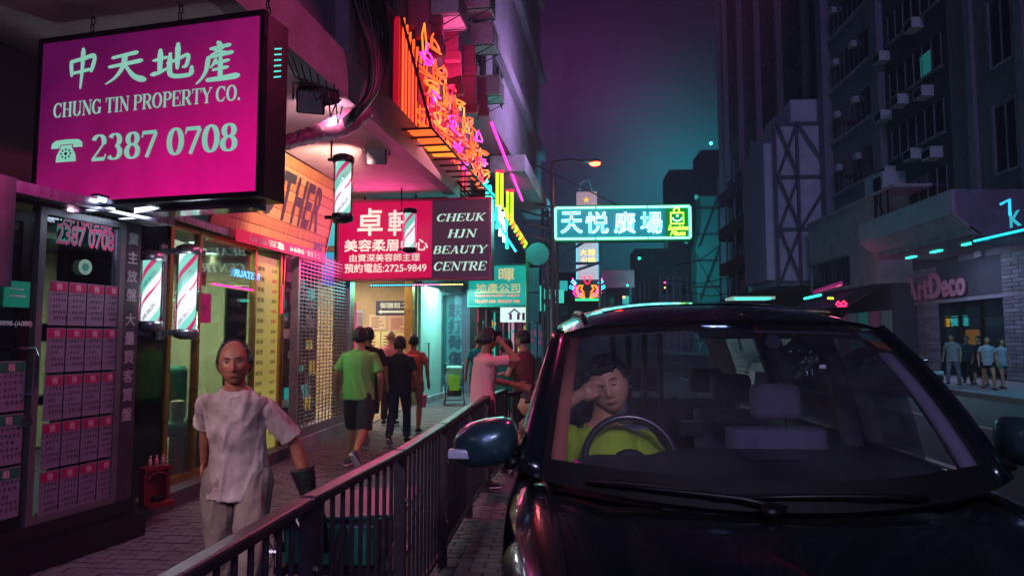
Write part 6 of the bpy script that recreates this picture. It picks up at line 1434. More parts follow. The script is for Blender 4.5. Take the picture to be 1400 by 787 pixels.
def motorcycle(c, deg, m, label):
    t = thing('motorcycle', label, 'motorcycle', c, deg, 'motorcycles parked over the road'); F = rz(c, deg)
    for y in (-.62, .66):
        Wd = F @ Matrix.Translation((0, y, .3)) @ Matrix.Rotation(pi / 2, 4, 'Y'); part('wheel', MB(Wd).tube([(.25 * cos(k * pi / 10), .25 * sin(k * pi / 10), 0) for k in range(20)], .055, 7, closed=True), M_rubber, t)
        b = MB(Wd)
        for k in range(6): b.cyl((0, 0, 0), (.23 * cos(k * pi / 3), .23 * sin(k * pi / 3), 0), .012, 4)
        part('spokes', b, M_chrome, t)
    part('fairing', MB(F).loft([[(-.14, .2, .5), (.14, .2, .5), (.16, .2, .85), (-.16, .2, .85)], [(-.2, .55, .55), (.2, .55, .55), (.18, .55, 1.05), (-.18, .55, 1.05)], [(-.1, .8, .62), (.1, .8, .62), (.07, .72, 1.0), (-.07, .72, 1.0)]]), m, t, smooth=True)
    part('seat', MB(F).bbox(-.14, .14, -.75, .1, .72, .84, .04), M_black, t); part('engine', MB(F).bbox(-.16, .16, -.3, .25, .25, .6, .04), M_steel, t)
    b = MB(F); b.tube([(-.36, .3, 1.02), (-.2, .48, 1.04), (0, .52, 1.0), (.2, .48, 1.04), (.36, .3, 1.02)], .018, 6); part('handlebar', b, M_black, t)
    b = MB(F); b.ell((0, .78, .86), .09, .05, .08, 10, 6); part('headlight', b, mat('headlamp_lens', '#cfe8f0', .08), t, smooth=True)
    for s_ in (-1, 1): b = MB(F); b.cyl((s_ * .3, .38, 1.04), (s_ * .34, .4, 1.2), .01, 4); b.ell((s_ * .36, .4, 1.24), .06, .02, .045, 8, 5); part('mirror', b, M_chrome, t)
    b = MB(F); b.cyl((-.09, .62, .3), (-.1, .45, 1.0), .025, 6); b.cyl((.09, .62, .3), (.1, .45, 1.0), .025, 6); part('fork', b, M_chrome, t)
    return t
motorcycle((8.95, 26.8, -.13), 175, mat('black_gloss_fairing', '#0c1018', .15, coat=1.0), 'black motorcycle nearest the parked saloon')
motorcycle((9.75, 28.2, -.13), 170, mat('dark_blue_fairing', '#0c2038', .2, coat=1.0), 'dark blue motorcycle behind the black one')
motorcycle((10.3, 29.4, -.13), 178, mat('grey_fairing', '#3a3e48', .2, coat=1.0), 'grey motorcycle farthest in the row')
# ================================================================ pedestrian railing
MRl = mat('railing_paint', '#332c39', .34, metal=.35, var=.35, vs=14, bump=.15, bs=90)
M_mesh_r = MRl
rp = [AY(232, 787, 1.72), None]
pts_r = []
for (px_, py_) in ((150, 830), (419, 678), (546, 614), (605, 578), (641, 554), (664, 541), (690, 531)):
    p = AZ(px_, py_, 1.0); pts_r.append(Vector((p.x, p.y, 0)))
names = ('cut by the bottom of the picture', 'beside the worker with the cart', 'second past the worker', 'third past the worker', 'fourth past the worker', 'last, under the arm of the phone caller')
for i in range(len(pts_r) - 1):
    a, c_ = pts_r[i], pts_r[i + 1]; L_ = (c_ - a).length; dg = math.degrees(math.atan2((c_ - a).y, (c_ - a).x)); F = rz(a, dg)
    t = thing('railing_panel', 'dark metal railing panel, ' + names[i], 'railing', a, dg, 'railing panels along the kerb')
    b = MB(F); b.bbox(.0, L_ - .015, -.035, .035, .955, 1.0, .012); part('top_rail', b, MRl, t)
    part('bottom_rail', MB(F).box(.05, L_ - .05, -.018, .018, .10, .13), MRl, t)
    b = MB(F); b.box(.005, .06, -.03, .03, -.01, .955); part('post', b, MRl, t)
    b = MB(F); b.tube([(.075, 0, .80), (.09, 0, .90), (.14, 0, .948)], .014, 5); part('corner_bend', b, MRl, t)
    n = max(4, int(round((L_ - .12) / .11)))
    for k in range(n):
        x = .12 + (L_ - .16) * k / n + .02; part('bar', MB(F).cyl((x, 0, .12), (x, 0, .96), .0105, 6), MRl, t)
    for z in (.3, .72): part('bolt', MB(F).cyl((.03, -.04, z), (.03, -.03, z), .013, 6), M_steel, t)
a = pts_r[-1]; t = thing('railing_panel', 'short return of railing turning from the last panel behind the van', 'railing', a, 80, 'railing panels along the kerb')
F = rz(a, 60); part('end_post', MB(F).box(-.03, .03, -.03, .03, -.01, 1.0), MRl, t)
for k in range(6): part('bar', MB(F).cyl((.1 + k * .1, 0, .05), (.1 + k * .1, 0, .9), .011, 6), MRl, t)
part('top_rail', MB(F).box(.03, .7, -.03, .03, .9, .95), MRl, t)
# ================================================================ people
def fuse(mb, voxel, smooth=4, fac=.5, fold=0.0, fs=9.0, zs=.45, seed=0, shape=None):
    """union of overlapping closed lofts into one continuous skin (coordinates stay as given)"""
    me = bpy.data.meshes.new('work'); me.from_pydata([tuple(p) for p in mb.v], [], mb.f); me.update()
    o = bpy.data.objects.new('work', me); col.objects.link(o)
    m = o.modifiers.new('r', 'REMESH'); m.mode = 'VOXEL'; m.voxel_size = voxel; m.adaptivity = 0
    if smooth: s = o.modifiers.new('s', 'SMOOTH'); s.iterations = smooth; s.factor = fac
    dg = bpy.context.evaluated_depsgraph_get(); e = bpy.data.meshes.new_from_object(o.evaluated_get(dg))
    vs = [v.co.copy() for v in e.vertices]; ns = [v.normal.copy() for v in e.vertices]; fs_ = [tuple(p.vertices) for p in e.polygons]
    bpy.data.objects.remove(o); bpy.data.meshes.remove(me); bpy.data.meshes.remove(e)
    if fold:
        off = Vector((seed * 3.1, seed * 1.7, seed * 5.3))
        for i, v in enumerate(vs):
            q = Vector((v.x * fs + v.z * fs * .25, v.y * fs, v.z * fs * zs * .55)) + off
            a = noise.noise(q) + .5 * noise.noise(q * 2.1 + Vector((0, 0, v.x * 6))); a = (.55 - abs(a) * 2.2); v += ns[i] * max(a * fold, -.005)
    out = MB(); out.v = vs; out.f = fs_; return out
def ring(c, rx, ry, n=14, tilt=0.0, yaw=0.0):
    M = Matrix.Rotation(yaw, 3, 'Z') @ Matrix.Rotation(tilt, 3, 'X'); c = Vector(c)
    return [c + M @ Vector((rx * cos(2 * pi * k / n), ry * sin(2 * pi * k / n), 0)) for k in range(n)]
def limb(mb, pts, r, n=10):
    mb.tube(pts, r, n)
    for p, q in ((pts[0], r[0]), (pts[-1], r[-1])): mb.ell(p, q, q, q, n, 6)
    return mb
def rot_to(d, up=(0, 0, 1)):
    y = Vector(d).normalized(); x = y.cross(Vector(up))
    if x.length < 1e-3: x = Vector((1, 0, 0))
    x.normalize(); z = x.cross(y); return Matrix((x, y, z)).transposed()
def gauss(x, y, cx, cy, sx, sy): return math.exp(-((x - cx) / sx) ** 2 - ((y - cy) / sy) ** 2)
def head_surface(nu, nv, jaw=1.0, age=0.0):
    """face forms on a dense sphere: +y forward; metres"""
    P = []
    for j in range(nv + 1):
        t = -pi / 2 + pi * j / nv; row = []
        for i in range(nu):
            a = 2 * pi * i / nu; dx, dy, dz = cos(t) * cos(a), cos(t) * sin(a), sin(t)
            x, y, z = dx * .076, dy * .094, dz * .118
            if z < 0:
                k = min(1, -z / .118); x *= 1 - .30 * k ** 1.6 * jaw; y = y * (1 - .10 * k) + (.012 * k if dy > 0 else .035 * k)
            if dy > 0:
                f = dy ** 2; y *= 1 - .06 * f
                y += f * (.020 * gauss(x, z, 0, -.020, .013, .020) + .010 * gauss(x, z, 0, .005, .009, .022) + .009 * gauss(x, z, 0, -.034, .020, .010)
                          + .006 * gauss(x, z, 0, .036, .045, .010) - .011 * gauss(x, z, .031, .014, .017, .012) - .011 * gauss(x, z, -.031, .014, .017, .012)
                          + .006 * gauss(x, z, .042, -.018, .018, .018) + .006 * gauss(x, z, -.042, -.018, .018, .018)
                          + .007 * gauss(x, z, 0, -.058, .022, .006) + .006 * gauss(x, z, 0, -.070, .018, .006) - .004 * gauss(x, z, 0, -.064, .026, .002)
                          - .004 * gauss(x, z, 0, -.082, .020, .006) + .009 * gauss(x, z, 0, -.100, .022, .014)
                          - age * .005 * (gauss(x, z, .040, -.050, .010, .022) + gauss(x, z, -.040, -.050, .010, .022)))
            row.append(Vector((x, y, z)))
        P.append(row)
    return P
def add_head(t, F, c, face, up=(0, 0, 1), scale=1.0, skin=None, hair=None, hairstyle='short', detail=2, eyes=True, age=0.0, body=None, wide=1.0):
    nu, nv = ((28, 20), (56, 40), (96, 72))[detail]
    P = head_surface(nu, nv, 1.0 if wide == 1 else .6, age); P = [[Vector((v.x * wide, v.y, v.z)) for v in r_] for r_ in P]; Mh = Matrix.Translation(Vector(c)) @ rot_to(face, up).to_4x4() @ Matrix.Scale(scale, 4)
    b = body if body is not None else MB()
    tmp = MB(Mh); tmp.loft([[p for p in r_] for r_ in P])
    for s in (-1, 1):
        tmp.ell((s * .076, -.006, -.006), .010, .019, .031, 10, 8); tmp.ell((s * .082, -.010, .004), .006, .014, .020, 8, 6)
    b.v, b.f, o = b.v + [F @ v for v in tmp.v], b.f + [tuple(i + len(b.v) for i in q) for q in tmp.f], None
    FM = F @ Mh
    if hair is not None:
        hb = MB(FM); vid = {}; vs = []; fs = []
        rnd = random.Random(int(abs(c[0]) * 100) + len(hairstyle))
        def mask(v):
            d = Vector((v.x / .076, v.y / .094, v.z / .118)).normalized(); fwd, z = d.y, d.z
            if hairstyle == 'balding': z2 = z + .12 * noise.noise(v * 55); return (abs(d.x) > .60 - .2 * (d.x < 0) and -.02 < z2 < .80 and fwd < .42 - .35 * max(0, z2 - .3)) or (fwd < -.05 and -.45 < z2)
            if hairstyle == 'long': return z > -.75 and fwd < .35 or z > .62
            if hairstyle == 'bob': return (z > -.55 and fwd < .25) or z > .50
            z += .10 * noise.noise(v * 70)
            lim = .50 if fwd > .45 else (.12 if fwd > .0 else -.30 - .25 * max(0, -fwd))
            return z > lim
        for j in range(nv + 1):
            for i in range(nu):
                v = P[j][i]
                if mask(v):
                    th = {'balding': .013, 'short': .016, 'long': .022, 'bob': .026}[hairstyle]
                    k = noise.noise(v * 45 + Vector((3, 1, 7))) * (.012 if hairstyle != 'balding' else .004) + noise.noise(Vector((v.x * 160, v.y * 160, v.z * 30))) * .004
                    vid[(j, i)] = len(vs); vs.append(v * (1 + (th + k) / max(v.length, .05)) + Vector((0, -.004, .006 if v.z > 0 and hairstyle != 'balding' else 0)))
        for j in range(nv):
            for i in range(nu):
                q = ((j, i), (j, (i + 1) % nu), (j + 1, (i + 1) % nu), (j + 1, i))
                if all(k in vid for k in q): fs.append(tuple(vid[k] for k in q))
        # skirt back to the scalp so the edge has thickness
        n0 = len(vs); vs2 = list(vs); edge = {}
        for f in fs:
            for a, c_ in zip(f, f[1:] + f[:1]): edge[(a, c_)] = 1
        inv = {v: k for k, v in vid.items()}; low = {}
        for (a, c_) in list(edge):
            if (c_, a) not in edge:
                for q in (a, c_):
                    if q not in low: low[q] = len(vs2); j, i = inv[q]; vs2.append(P[j][i] * .985)
                fs.append((c_, a, low[a], low[c_]))
        hb.add(vs2, fs); part('hair', hb, hair, t, smooth=True)
    if eyes:
        for s in (-1, 1):
            e = part('eye', MB(FM).ell((s * .031, .0745, .013), .0125, .009, .0068, 12, 8), mat('eye_white', '#b8a8a8', .25), t, smooth=True)
            part('iris', MB(FM).ell((s * .031 + .001, .0822, .0128), .0055, .0025, .0058, 10, 6), mat('dark_iris', '#120a08', .15), e, smooth=True)
            b2 = MB(FM); b2.tube([(s * .016, .082, .015), (s * .024, .0865, .0205), (s * .033, .0870, .0220), (s * .046, .078, .0165)], [.0018, .0028, .0030, .0016], 6); part('eyelid', b2, skin, t, smooth=True)
            b2 = MB(FM); b2.tube([(s * .014, .0885, .030), (s * .028, .0915, .037), (s * .048, .0800, .033)], [.0030, .0042, .0020], 6, flat=.6); part('eyebrow', b2, mat('dark_brow', '#15100f', .8), t, smooth=True)
        b2 = MB(FM); b2.tube([(-.024, .080, -.064), (-.012, .0895, -.0605), (0, .0915, -.0625), (.012, .0895, -.0605), (.024, .080, -.064)], [.001, .0034, .0036, .0034, .001], 6, flat=.6); part('lips', b2, mat('lip_skin', '#7a3a38', .45), t, smooth=True)
    return b
def hand(mb, w, d, palm_n, side, s=1.0, curl=.5):
    """w wrist, d pointing along the hand, palm_n out of the palm, side +1 right / -1 left"""
    w = Vector(w); d = Vector(d).normalized(); n = Vector(palm_n); n = (n - d * n.dot(d)).normalized(); x = d.cross(n) * side
    mb.loft([[w + d * a * s + x * (rx * cos(k * pi / 5)) * s + n * (ry * sin(k * pi / 5)) * s for k in range(10)] for a, rx, ry in ((-.02, .026, .020), (.02, .032, .018), (.06, .040, .016), (.092, .040, .013))])
    for i, (off, L_) in enumerate(((.031, .070), (.011, .080), (-.010, .074), (-.030, .058))):
        p = w + d * .085 * s + x * off * s; dd = d.copy(); pts = [p]; rr = [.0095 * s]
        for j in range(3):
            a = curl * (.5 + .25 * j) * (1 + .08 * i); dd = (dd * cos(a) + n * sin(a)).normalized(); nn = (n * cos(a) - dd * 0).normalized(); pts.append(pts[-1] + dd * (L_ * (.45, .32, .25)[j]) * s); rr.append((.0085, .0078, .0065)[j] * s)
        limb(mb, pts, rr, 8)
    p = w + d * .03 * s + x * .028 * s; limb(mb, [p, p + (d * .6 + x * .6 + n * .25).normalized() * .035 * s, p + (d * .9 + x * .45 + n * .4).normalized() * .065 * s], [.012 * s, .010 * s, .008 * s], 8)
    return mb
def shoe(t, F, ankle, toe_dir, m, sole, s=1.0, up=None):
    a = Vector(ankle); d = Vector(toe_dir).normalized(); R_ = rot_to(d, up or (0, 0, 1)).to_4x4(); M = F @ Matrix.Translation(a - R_.to_3x3() @ Vector((0, 0, .075 * s))) @ R_ @ Matrix.Scale(s, 4)
    b = MB(); rings = []
    for y, rx, z0, z1 in ((-.075, .026, .018, .06), (-.06, .036, .014, .095), (-.01, .040, .014, .10), (.05, .043, .014, .078), (.11, .048, .014, .058), (.155, .040, .015, .042), (.175, .022, .018, .032)):
        rings.append([(rx * cos(k * pi / 6) , y, (z0 + z1) / 2 + (z1 - z0) / 2 * sin(k * pi / 6)) for k in range(12)])
    sh_ = part('shoe', MB(M).loft(rings), m, t, smooth=True)
    rings = [[(rx * cos(k * pi / 6), y, .012 + .012 * sin(k * pi / 6)) for k in range(12)] for y, rx in ((-.082, .025), (-.06, .040), (0, .042), (.06, .046), (.12, .051), (.165, .042), (.182, .022))]
    part('sole', MB(M).loft(rings), sole, sh_, smooth=True)
M_skin = mat('skin', '#b07a5e', .5, var=.08, vs=9, bump=.06, bs=120)
M_skin_d = mat('tanned_skin', '#8f563f', .55, var=.22, vs=22, bump=.12, bs=140)
M_hair = mat('black_hair', '#0d0a0c', .5, var=.3, vs=60, bump=.5, bs=160, stretch=(1, 1, .2))
M_hair_g = mat('greying_hair', '#3d3538', .55, var=.35, vs=60, bump=.5, bs=160, stretch=(1, 1, .2))
def person(label, loc, deg, h=1.70, J=None, shirt=None, legs=None, leg_len='shorts', shoe_m=None, sole_m=None, skin=None, hair=None, hairstyle='short', face=(0, 1, 0), head_off=(0, 0, 0), vox=.014, detail=1, eyes=False, hands=True, group=None, width=1.0, shirt_len=.80, sleeve=.62, lean=0.0, fold=.006, seed=1, skirt=False, age=0.0, shoes=True, head_w=1.0, head_up=(0, 0, 1)):
    s = h / 1.70; F = rz(loc, deg) @ Matrix.Scale(s, 4); t = thing('person', label, 'person', loc, deg, group); skin = skin or M_skin
    j = dict(hipL=(-.095, 0, .90), hipR=(.095, 0, .90), kneeL=(-.10, .02, .49), kneeR=(.10, .02, .49), ankL=(-.10, -.01, .085), ankR=(.10, -.01, .085), toeL=(-.1, 1, 0), toeR=(.1, 1, 0),
             shL=(-.178 * width, 0, 1.372), shR=(.178 * width, 0, 1.372), elL=(-.25 * width, -.02, 1.13), elR=(.25 * width, -.02, 1.13), wrL=(-.26 * width, .05, .88), wrR=(.26 * width, .05, .88), neck=(0, 0, 1.46), head=(0, .02, 1.585), chest=(0, 0, 1.28), waist=(0, 0, 1.06), hips=(0, 0, .94))
    if J: j.update(J)
    j = {k: Vector(v) for k, v in j.items()}
    wd = width; b = MB()
    b.loft([ring(j['hips'] + Vector((0, 0, -.06)), .13 * wd, .095), ring(j['hips'] + Vector((0, 0, .03)), .15 * wd, .105), ring(j['waist'], .125 * wd, .09), ring(j['chest'], .150 * wd, .10), ring(j['chest'] + (j['neck'] - j['chest']) * .5, .145 * wd, .08), ring(j['neck'] + Vector((0, 0, -.03)), .085, .065), ring(j['neck'], .056, .056)])
    limb(b, [j['neck'] + Vector((0, 0, -.06)), (j['neck'] + j['head']) / 2, j['head'] + Vector((0, -.02, 0))], [.062, .054, .052])
    for S in 'LR':
        limb(b, [j['sh' + S] + Vector((0, 0, -.01)), (j['sh' + S] + j['el' + S]) / 2, j['el' + S]], [.036, .040, .038]); limb(b, [j['el' + S], j['el' + S].lerp(j['wr' + S], .35), j['wr' + S]], [.038, .037, .026])
        limb(b, [j['hip' + S], (j['hip' + S] + j['knee' + S]) / 2, j['knee' + S]], [.085, .075, .052]); limb(b, [j['knee' + S], j['knee' + S].lerp(j['ank' + S], .35), j['ank' + S]], [.052, .054, .034])
        if hands and vox > .012:
            dd = (j['wr' + S] - j['el' + S]).normalized(); q = j['wr' + S]; limb(b, [q, q + dd * .05, q + dd * .10], [.03, .036, .026])
            for k in range(4): limb(b, [q + dd * .09 + Vector((0, .026 - k * .018, 0)), q + dd * .15 + Vector((0, .03 - k * .018, 0))], [.010, .008], 6)
    sk = fuse(b, vox, 3)
    if hands and vox <= .012:
        hb = MB()
        for S in 'LR':
            dd = (j['wr' + S] - j['el' + S]).normalized(); hand(hb, j['wr' + S] - dd * .01, dd, Vector((1 if S == 'L' else -1, .2, 0)), 1 if S == 'R' else -1, 1, .35)
        hb = fuse(hb, .005, 1); n = len(sk.v); sk.v += hb.v; sk.f += [tuple(i + n for i in q) for q in hb.f]
    body = MB(); body.v = [F @ v for v in sk.v]; body.f = sk.f
    add_head(t, F, j['head'] + Vector(head_off), face, scale=1.0, skin=skin, hair=hair, hairstyle=hairstyle, detail=detail, eyes=eyes, age=age, body=body, wide=head_w, up=head_up)
    part('body', body, skin, t, smooth=True)
    def cloth(name, mb, m, fo, sd): q = fuse(mb, vox * .85, 3, fold=fo, seed=sd); o = MB(); o.v = [F @ v for v in q.v]; o.f = q.f; return part(name, o, m, t, smooth=True)
    if shirt:
        b = MB(); hz = j['hips'] + Vector((0, 0, shirt_len - .94)); 
        b.loft([ring(hz, .185 * wd, .135, 20), ring(hz + (j['waist'] - hz) * .5, .182 * wd, .132, 20), ring(j['waist'], .172 * wd, .125, 20), ring(j['chest'], .185 * wd, .128, 20), ring(j['chest'] + (j['neck'] - j['chest']) * .45, .192 * wd, .112, 20), ring(j['neck'] + Vector((0, -.002, -.055)), .14 * wd, .088, 20), ring(j['neck'] + Vector((0, 0, -.022)), .072, .068, 20)])
        for S in 'LR':
            e = j['sh' + S].lerp(j['el' + S], min(1, sleeve)); q0 = j['sh' + S] * .93 + j['neck'] * .07 + Vector((0, 0, -.024)); limb(b, [q0, q0.lerp(e, .5)], [.056, .057]); b.tube([q0.lerp(e, .3), e], [.058, .066 if sleeve < 1 else .05], 12)
            if sleeve > 1: limb(b, [j['el' + S], j['el' + S].lerp(j['wr' + S], .9)], [.052, .042])
        so = cloth('shirt', b, shirt, fold, seed)
        cb = MB(F); cb.tube([(j['neck'] + Vector((.082 * cos(a), .078 * sin(a) , -.026 - .034 * max(0, sin(a))))) for a in [k * pi / 10 for k in range(20)]], .009, 6, closed=True); part('collar', cb, shirt, so, smooth=True)
    if legs:
        b = MB(); b.loft([ring(j['hips'] + Vector((0, 0, -.13)), .15 * wd, .115, 16), ring(j['hips'] + Vector((0, 0, -.04)), .172 * wd, .125, 16), ring(j['hips'] + Vector((0, 0, .06)), .158 * wd, .115, 16)])
        for S in 'LR':
            if leg_len == 'skirt': continue
            K = j['knee' + S]; H_ = j['hip' + S]; A2 = j['ank' + S]
            if leg_len == 'shorts': b.tube([H_, H_.lerp(K, .5), K + (K - H_) * .06], [.105, .105, .098], 14)
            elif leg_len == 'briefs': b.tube([H_, H_.lerp(K, .45)], [.098, .098], 14)
            else: limb(b, [H_, H_.lerp(K, .5), K], [.102, .090, .070], 14); b.tube([K, K.lerp(A2, .5), K.lerp(A2, .93)], [.070, .064, .060], 14)
            if leg_len == 'shorts': b.ell(H_, .1, .1, .1)
        if leg_len == 'skirt': b.loft([ring((0, 0, .92), .16, .12, 18), ring((0, 0, .60), .21, .16, 18)])
        cloth({'shorts': 'shorts', 'briefs': 'shorts', 'long': 'trousers', 'skirt': 'skirt'}[leg_len], b, legs, fold, seed + 3)
    if shoes:
        for S in 'LR': shoe(t, F, j['ank' + S], j['toe' + S], shoe_m or M_rubber, sole_m or M_white, 1.0)
    return t, F, j
# ---- worker hauling a cart, nearest
pw = AY(322, 690, 3.55)
M_tee = mat('sweat_stained_cotton', '#776460', .85, vs=5, c2='#c4aca8', bump=.10, bs=50)
M_khaki = mat('faded_khaki_cotton', '#7e6b62', .85, var=.25, vs=5, bump=.3, bs=60)
t, F, j = person('balding man in a stained grey t-shirt and khaki trousers hauling a cart', (pw.x - .02, 3.6, 0), 190, 1.62,
    J=dict(chest=(0, .06, 1.27), waist=(0, .0, 1.06), neck=(-.01, .105, 1.425), head=(-.015, .165, 1.55), shL=(-.178, .06, 1.305), shR=(.178, .03, 1.335),
           elL=(-.315, -.03, 1.07), wrL=(-.375, -.05, .83), elR=(.23, -.17, 1.16), wrR=(.27, -.28, .95), kneeL=(-.10, .12, .50), ankL=(-.10, .02, .10), kneeR=(.10, -.06, .50), ankR=(.10, -.3, .16)),
    shirt=M_tee, legs=M_khaki, leg_len='long', skin=M_skin_d, hair=M_hair, hairstyle='balding', face=(-.20, 1, -.08), head_up=(.05, 0, 1), vox=.009, detail=2, eyes=True, width=.90, head_w=1.07, shirt_len=.80, sleeve=.80, fold=.015, seed=4, age=1.0)
man = t
stain = MB(F)
# gauntlet glove on his left hand (picture right)
gb = MB(); wl, el = j['wrL'], j['elL']; dd = (wl - el).normalized()
gb.tube([wl - dd * .12, wl - dd * .04, wl + dd * .03], [.068, .058, .048], 14); hand(gb, wl + dd * .01, dd, (1, .3, 0), -1, 1.5, .8); q = fuse(gb, .006, 2, fold=.003, fs=18); o = MB(); o.v = [F @ v for v in q.v]; o.f = q.f
part('glove', o, mat('black_work_glove', '#0f0f14', .6, var=.3, vs=20, bump=.3), man, smooth=True)
# ---- his cart: bent handle frame, wheel, teal tray
cw = F @ (j['wrL'] + Vector((-.02, -.02, -.10)))
t = thing('hand_cart', 'black two wheeled hand cart with bent handles and teal boxes behind the worker', 'cart', (cw.x - .12, cw.y + .55, 0), 0)
W0 = AY(366, 700, 4.15); b = MB()
hx_, hy_ = cw.x, cw.y
b.tube([(hx_, hy_, cw.z), (hx_ - .02, hy_ + .16, cw.z - .02), (hx_ - .05, hy_ + .35, cw.z - .16), (hx_ - .08, hy_ + .5, cw.z - .40), (hx_ - .1, hy_ + .75, .26)], .017, 8)
b.tube([(hx_ - .42, hy_ - .02, cw.z - .02), (hx_ - .44, hy_ + .16, cw.z), (hx_ - .40, hy_ + .35, cw.z - .14), (hx_ - .36, hy_ + .5, cw.z - .40), (hx_ - .34, hy_ + .75, .26)], .017, 8)
part('handle_frame', b, M_black, t, smooth=True)
for k in range(3): part('cross_bar', MB().cyl((hx_ - .38, hy_ + .40 + k * .13, cw.z - .22 - k * .15), (hx_ - .06, hy_ + .40 + k * .13, cw.z - .22 - k * .15), .012, 6), M_black, t)
for x in (hx_ - .46, hx_ + .02):
    Wd = Matrix.Translation((x, hy_ + .62, .245)) @ Matrix.Rotation(pi / 2, 4, 'Y'); w_ = part('wheel', MB(Wd).tube([(.215 * cos(k * pi / 12), .215 * sin(k * pi / 12), 0) for k in range(24)], .028, 8, closed=True), M_rubber, t, smooth=True)
    b = MB(Wd); b.tube([(.185 * cos(k * pi / 12), .185 * sin(k * pi / 12), 0) for k in range(24)], .010, 6, closed=True)
    for k in range(8): b.cyl((0, 0, 0), (.185 * cos(k * pi / 4), .185 * sin(k * pi / 4), 0), .005, 4)
    b.cyl((0, 0, -.03), (0, 0, .03), .022, 8); part('rim', b, M_steel, w_)
M_tray = mat('teal_plastic_crate', '#0a5c50', .4, var=.15)
b = MB(); X0, X1, Y0_, Y1_ = hx_ - .36, hx_ + .22, hy_ + .50, hy_ + 1.05
part('tray', MB().box(X0 - .04, X1 + .12, Y0_ - .03, Y1_, .16, .20), M_black, t)
b = MB(); b.bbox(X0, X1, Y0_, Y1_ - .04, .205, .46, .02); part('crate', b, M_tray, t)
b = MB(); b.add([(X0 - .02, Y0_ - .02, .47), (X1 + .16, Y0_ + .04, .50), (X1 + .18, Y1_, .56), (X0, Y1_, .52), (X0 - .02, Y0_ - .02, .485), (X1 + .16, Y0_ + .04, .515), (X1 + .18, Y1_, .575), (X0, Y1_, .535)], [(3, 2, 1, 0), (4, 5, 6, 7), (0, 1, 5, 4), (1, 2, 6, 5), (2, 3, 7, 6), (3, 0, 4, 7)]); part('lid_sheet', b, M_tray, t)
b = MB(); b.tube([(hx_ - .02, hy_ - .03, cw.z - .02), (hx_ + .05, hy_ - .05, cw.z - .10), (hx_ - .03, hy_ - .04, cw.z - .14), (hx_ - .08, hy_ - .02, cw.z - .06)], .004, 5, closed=True); part('cord_loop', b, M_white, t)
# ---- walkers going away
def gp(px, py): p = AZ(px, py, 0); return (p.x, p.y, 0)
M_green = mat('lime_cotton', '#74b85a', .85, var=.12, bump=.15); M_dkshort = mat('charcoal_cotton', '#2a2832', .85, var=.2, bump=.15); M_navy = mat('navy_cotton', '#12162c', .85, var=.2, bump=.15); M_denim = mat('dark_denim', '#1c2848', .85, var=.25, bump=.2); M_blk = mat('black_cotton', '#14131a', .85, var=.2, bump=.1)
c = gp(478, 640)
person('walking man from behind in a lime green t-shirt and charcoal shorts', (c[0] + .10, c[1], 0), -4, 1.73, J=dict(kneeL=(-.13, .17, .51), ankL=(-.18, .14, .085), kneeR=(.10, -.06, .50), ankR=(.13, -.42, .25), toeR=(.1, .7, -.7), elL=(-.27, -.05, 1.14), wrL=(-.30, .04, .92), elR=(.28, -.03, 1.13), wrR=(.24, .10, .90)),
       shirt=M_green, legs=M_dkshort, hair=M_hair, width=1.12, sleeve=.85, shirt_len=.83, seed=2, shoe_m=mat('trainer_grey', '#5a5a60', .6), fold=.008, vox=.012)
c = gp(500, 612)
person('man in a black t-shirt walking ahead of the man in green', (c[0] - .05, c[1] + .2, 0), 0, 1.76, J=dict(kneeL=(-.10, .20, .52), ankL=(-.1, .18, .10), kneeR=(.10, -.08, .5), ankR=(.1, -.40, .22), toeR=(0, .75, -.65)), shirt=M_blk, legs=M_dkshort, hair=M_hair, width=1.1, sleeve=.9, seed=6, fold=.007)
c = gp(545, 607)
person('grey haired woman in a navy t-shirt and rolled jeans walking away', (c[0], c[1], 0), 3, 1.62, J=dict(kneeL=(-.10, -.04, .50), kneeR=(.10, .14, .51), ankR=(.11, .12, .085), ankL=(-.10, -.30, .16), toeL=(0, .85, -.45), elL=(-.24, -.03, 1.13), wrL=(-.27, .02, .90), elR=(.27, -.05, 1.12), wrR=(.30, .04, .90)), shirt=M_navy, legs=M_denim, leg_len='long', hair=M_hair_g, hairstyle='bob', width=1.08, sleeve=.8, seed=8, shoe_m=M_blk, fold=.007)
c = gp(560, 592); M_orange = mat('orange_vest', '#e0502a', .7, var=.1)
t, F, j = person('person carrying an orange backpack beside the woman in navy', (c[0] + .05, c[1], 0), 0, 1.66, J=dict(kneeR=(.10, .08, .50), ankL=(-.1, -.16, .1)), shirt=mat('coral_cotton', '#d07060', .85), legs=mat('salmon_shorts', '#b06a58', .85), leg_len='briefs', hair=M_hair, sleeve=.6, seed=9)
b = MB(F); b.bbox(-.15, .15, -.24, -.11, .98, 1.36, .05); single('backpack', b, M_orange, 'orange backpack on the back of the walker beyond the woman in navy', 'backpack', F @ Vector((0, -.18, .98)), smooth=True)
c = gp(536, 585)
person('bald man in a pink shirt between the walkers ahead', (c[0] - .15, c[1] + .4, 0), 0, 1.75, shirt=mat('pink_cotton', '#d87888', .85), legs=M_dkshort, leg_len='long', hair=None, seed=10, vox=.018, detail=0)
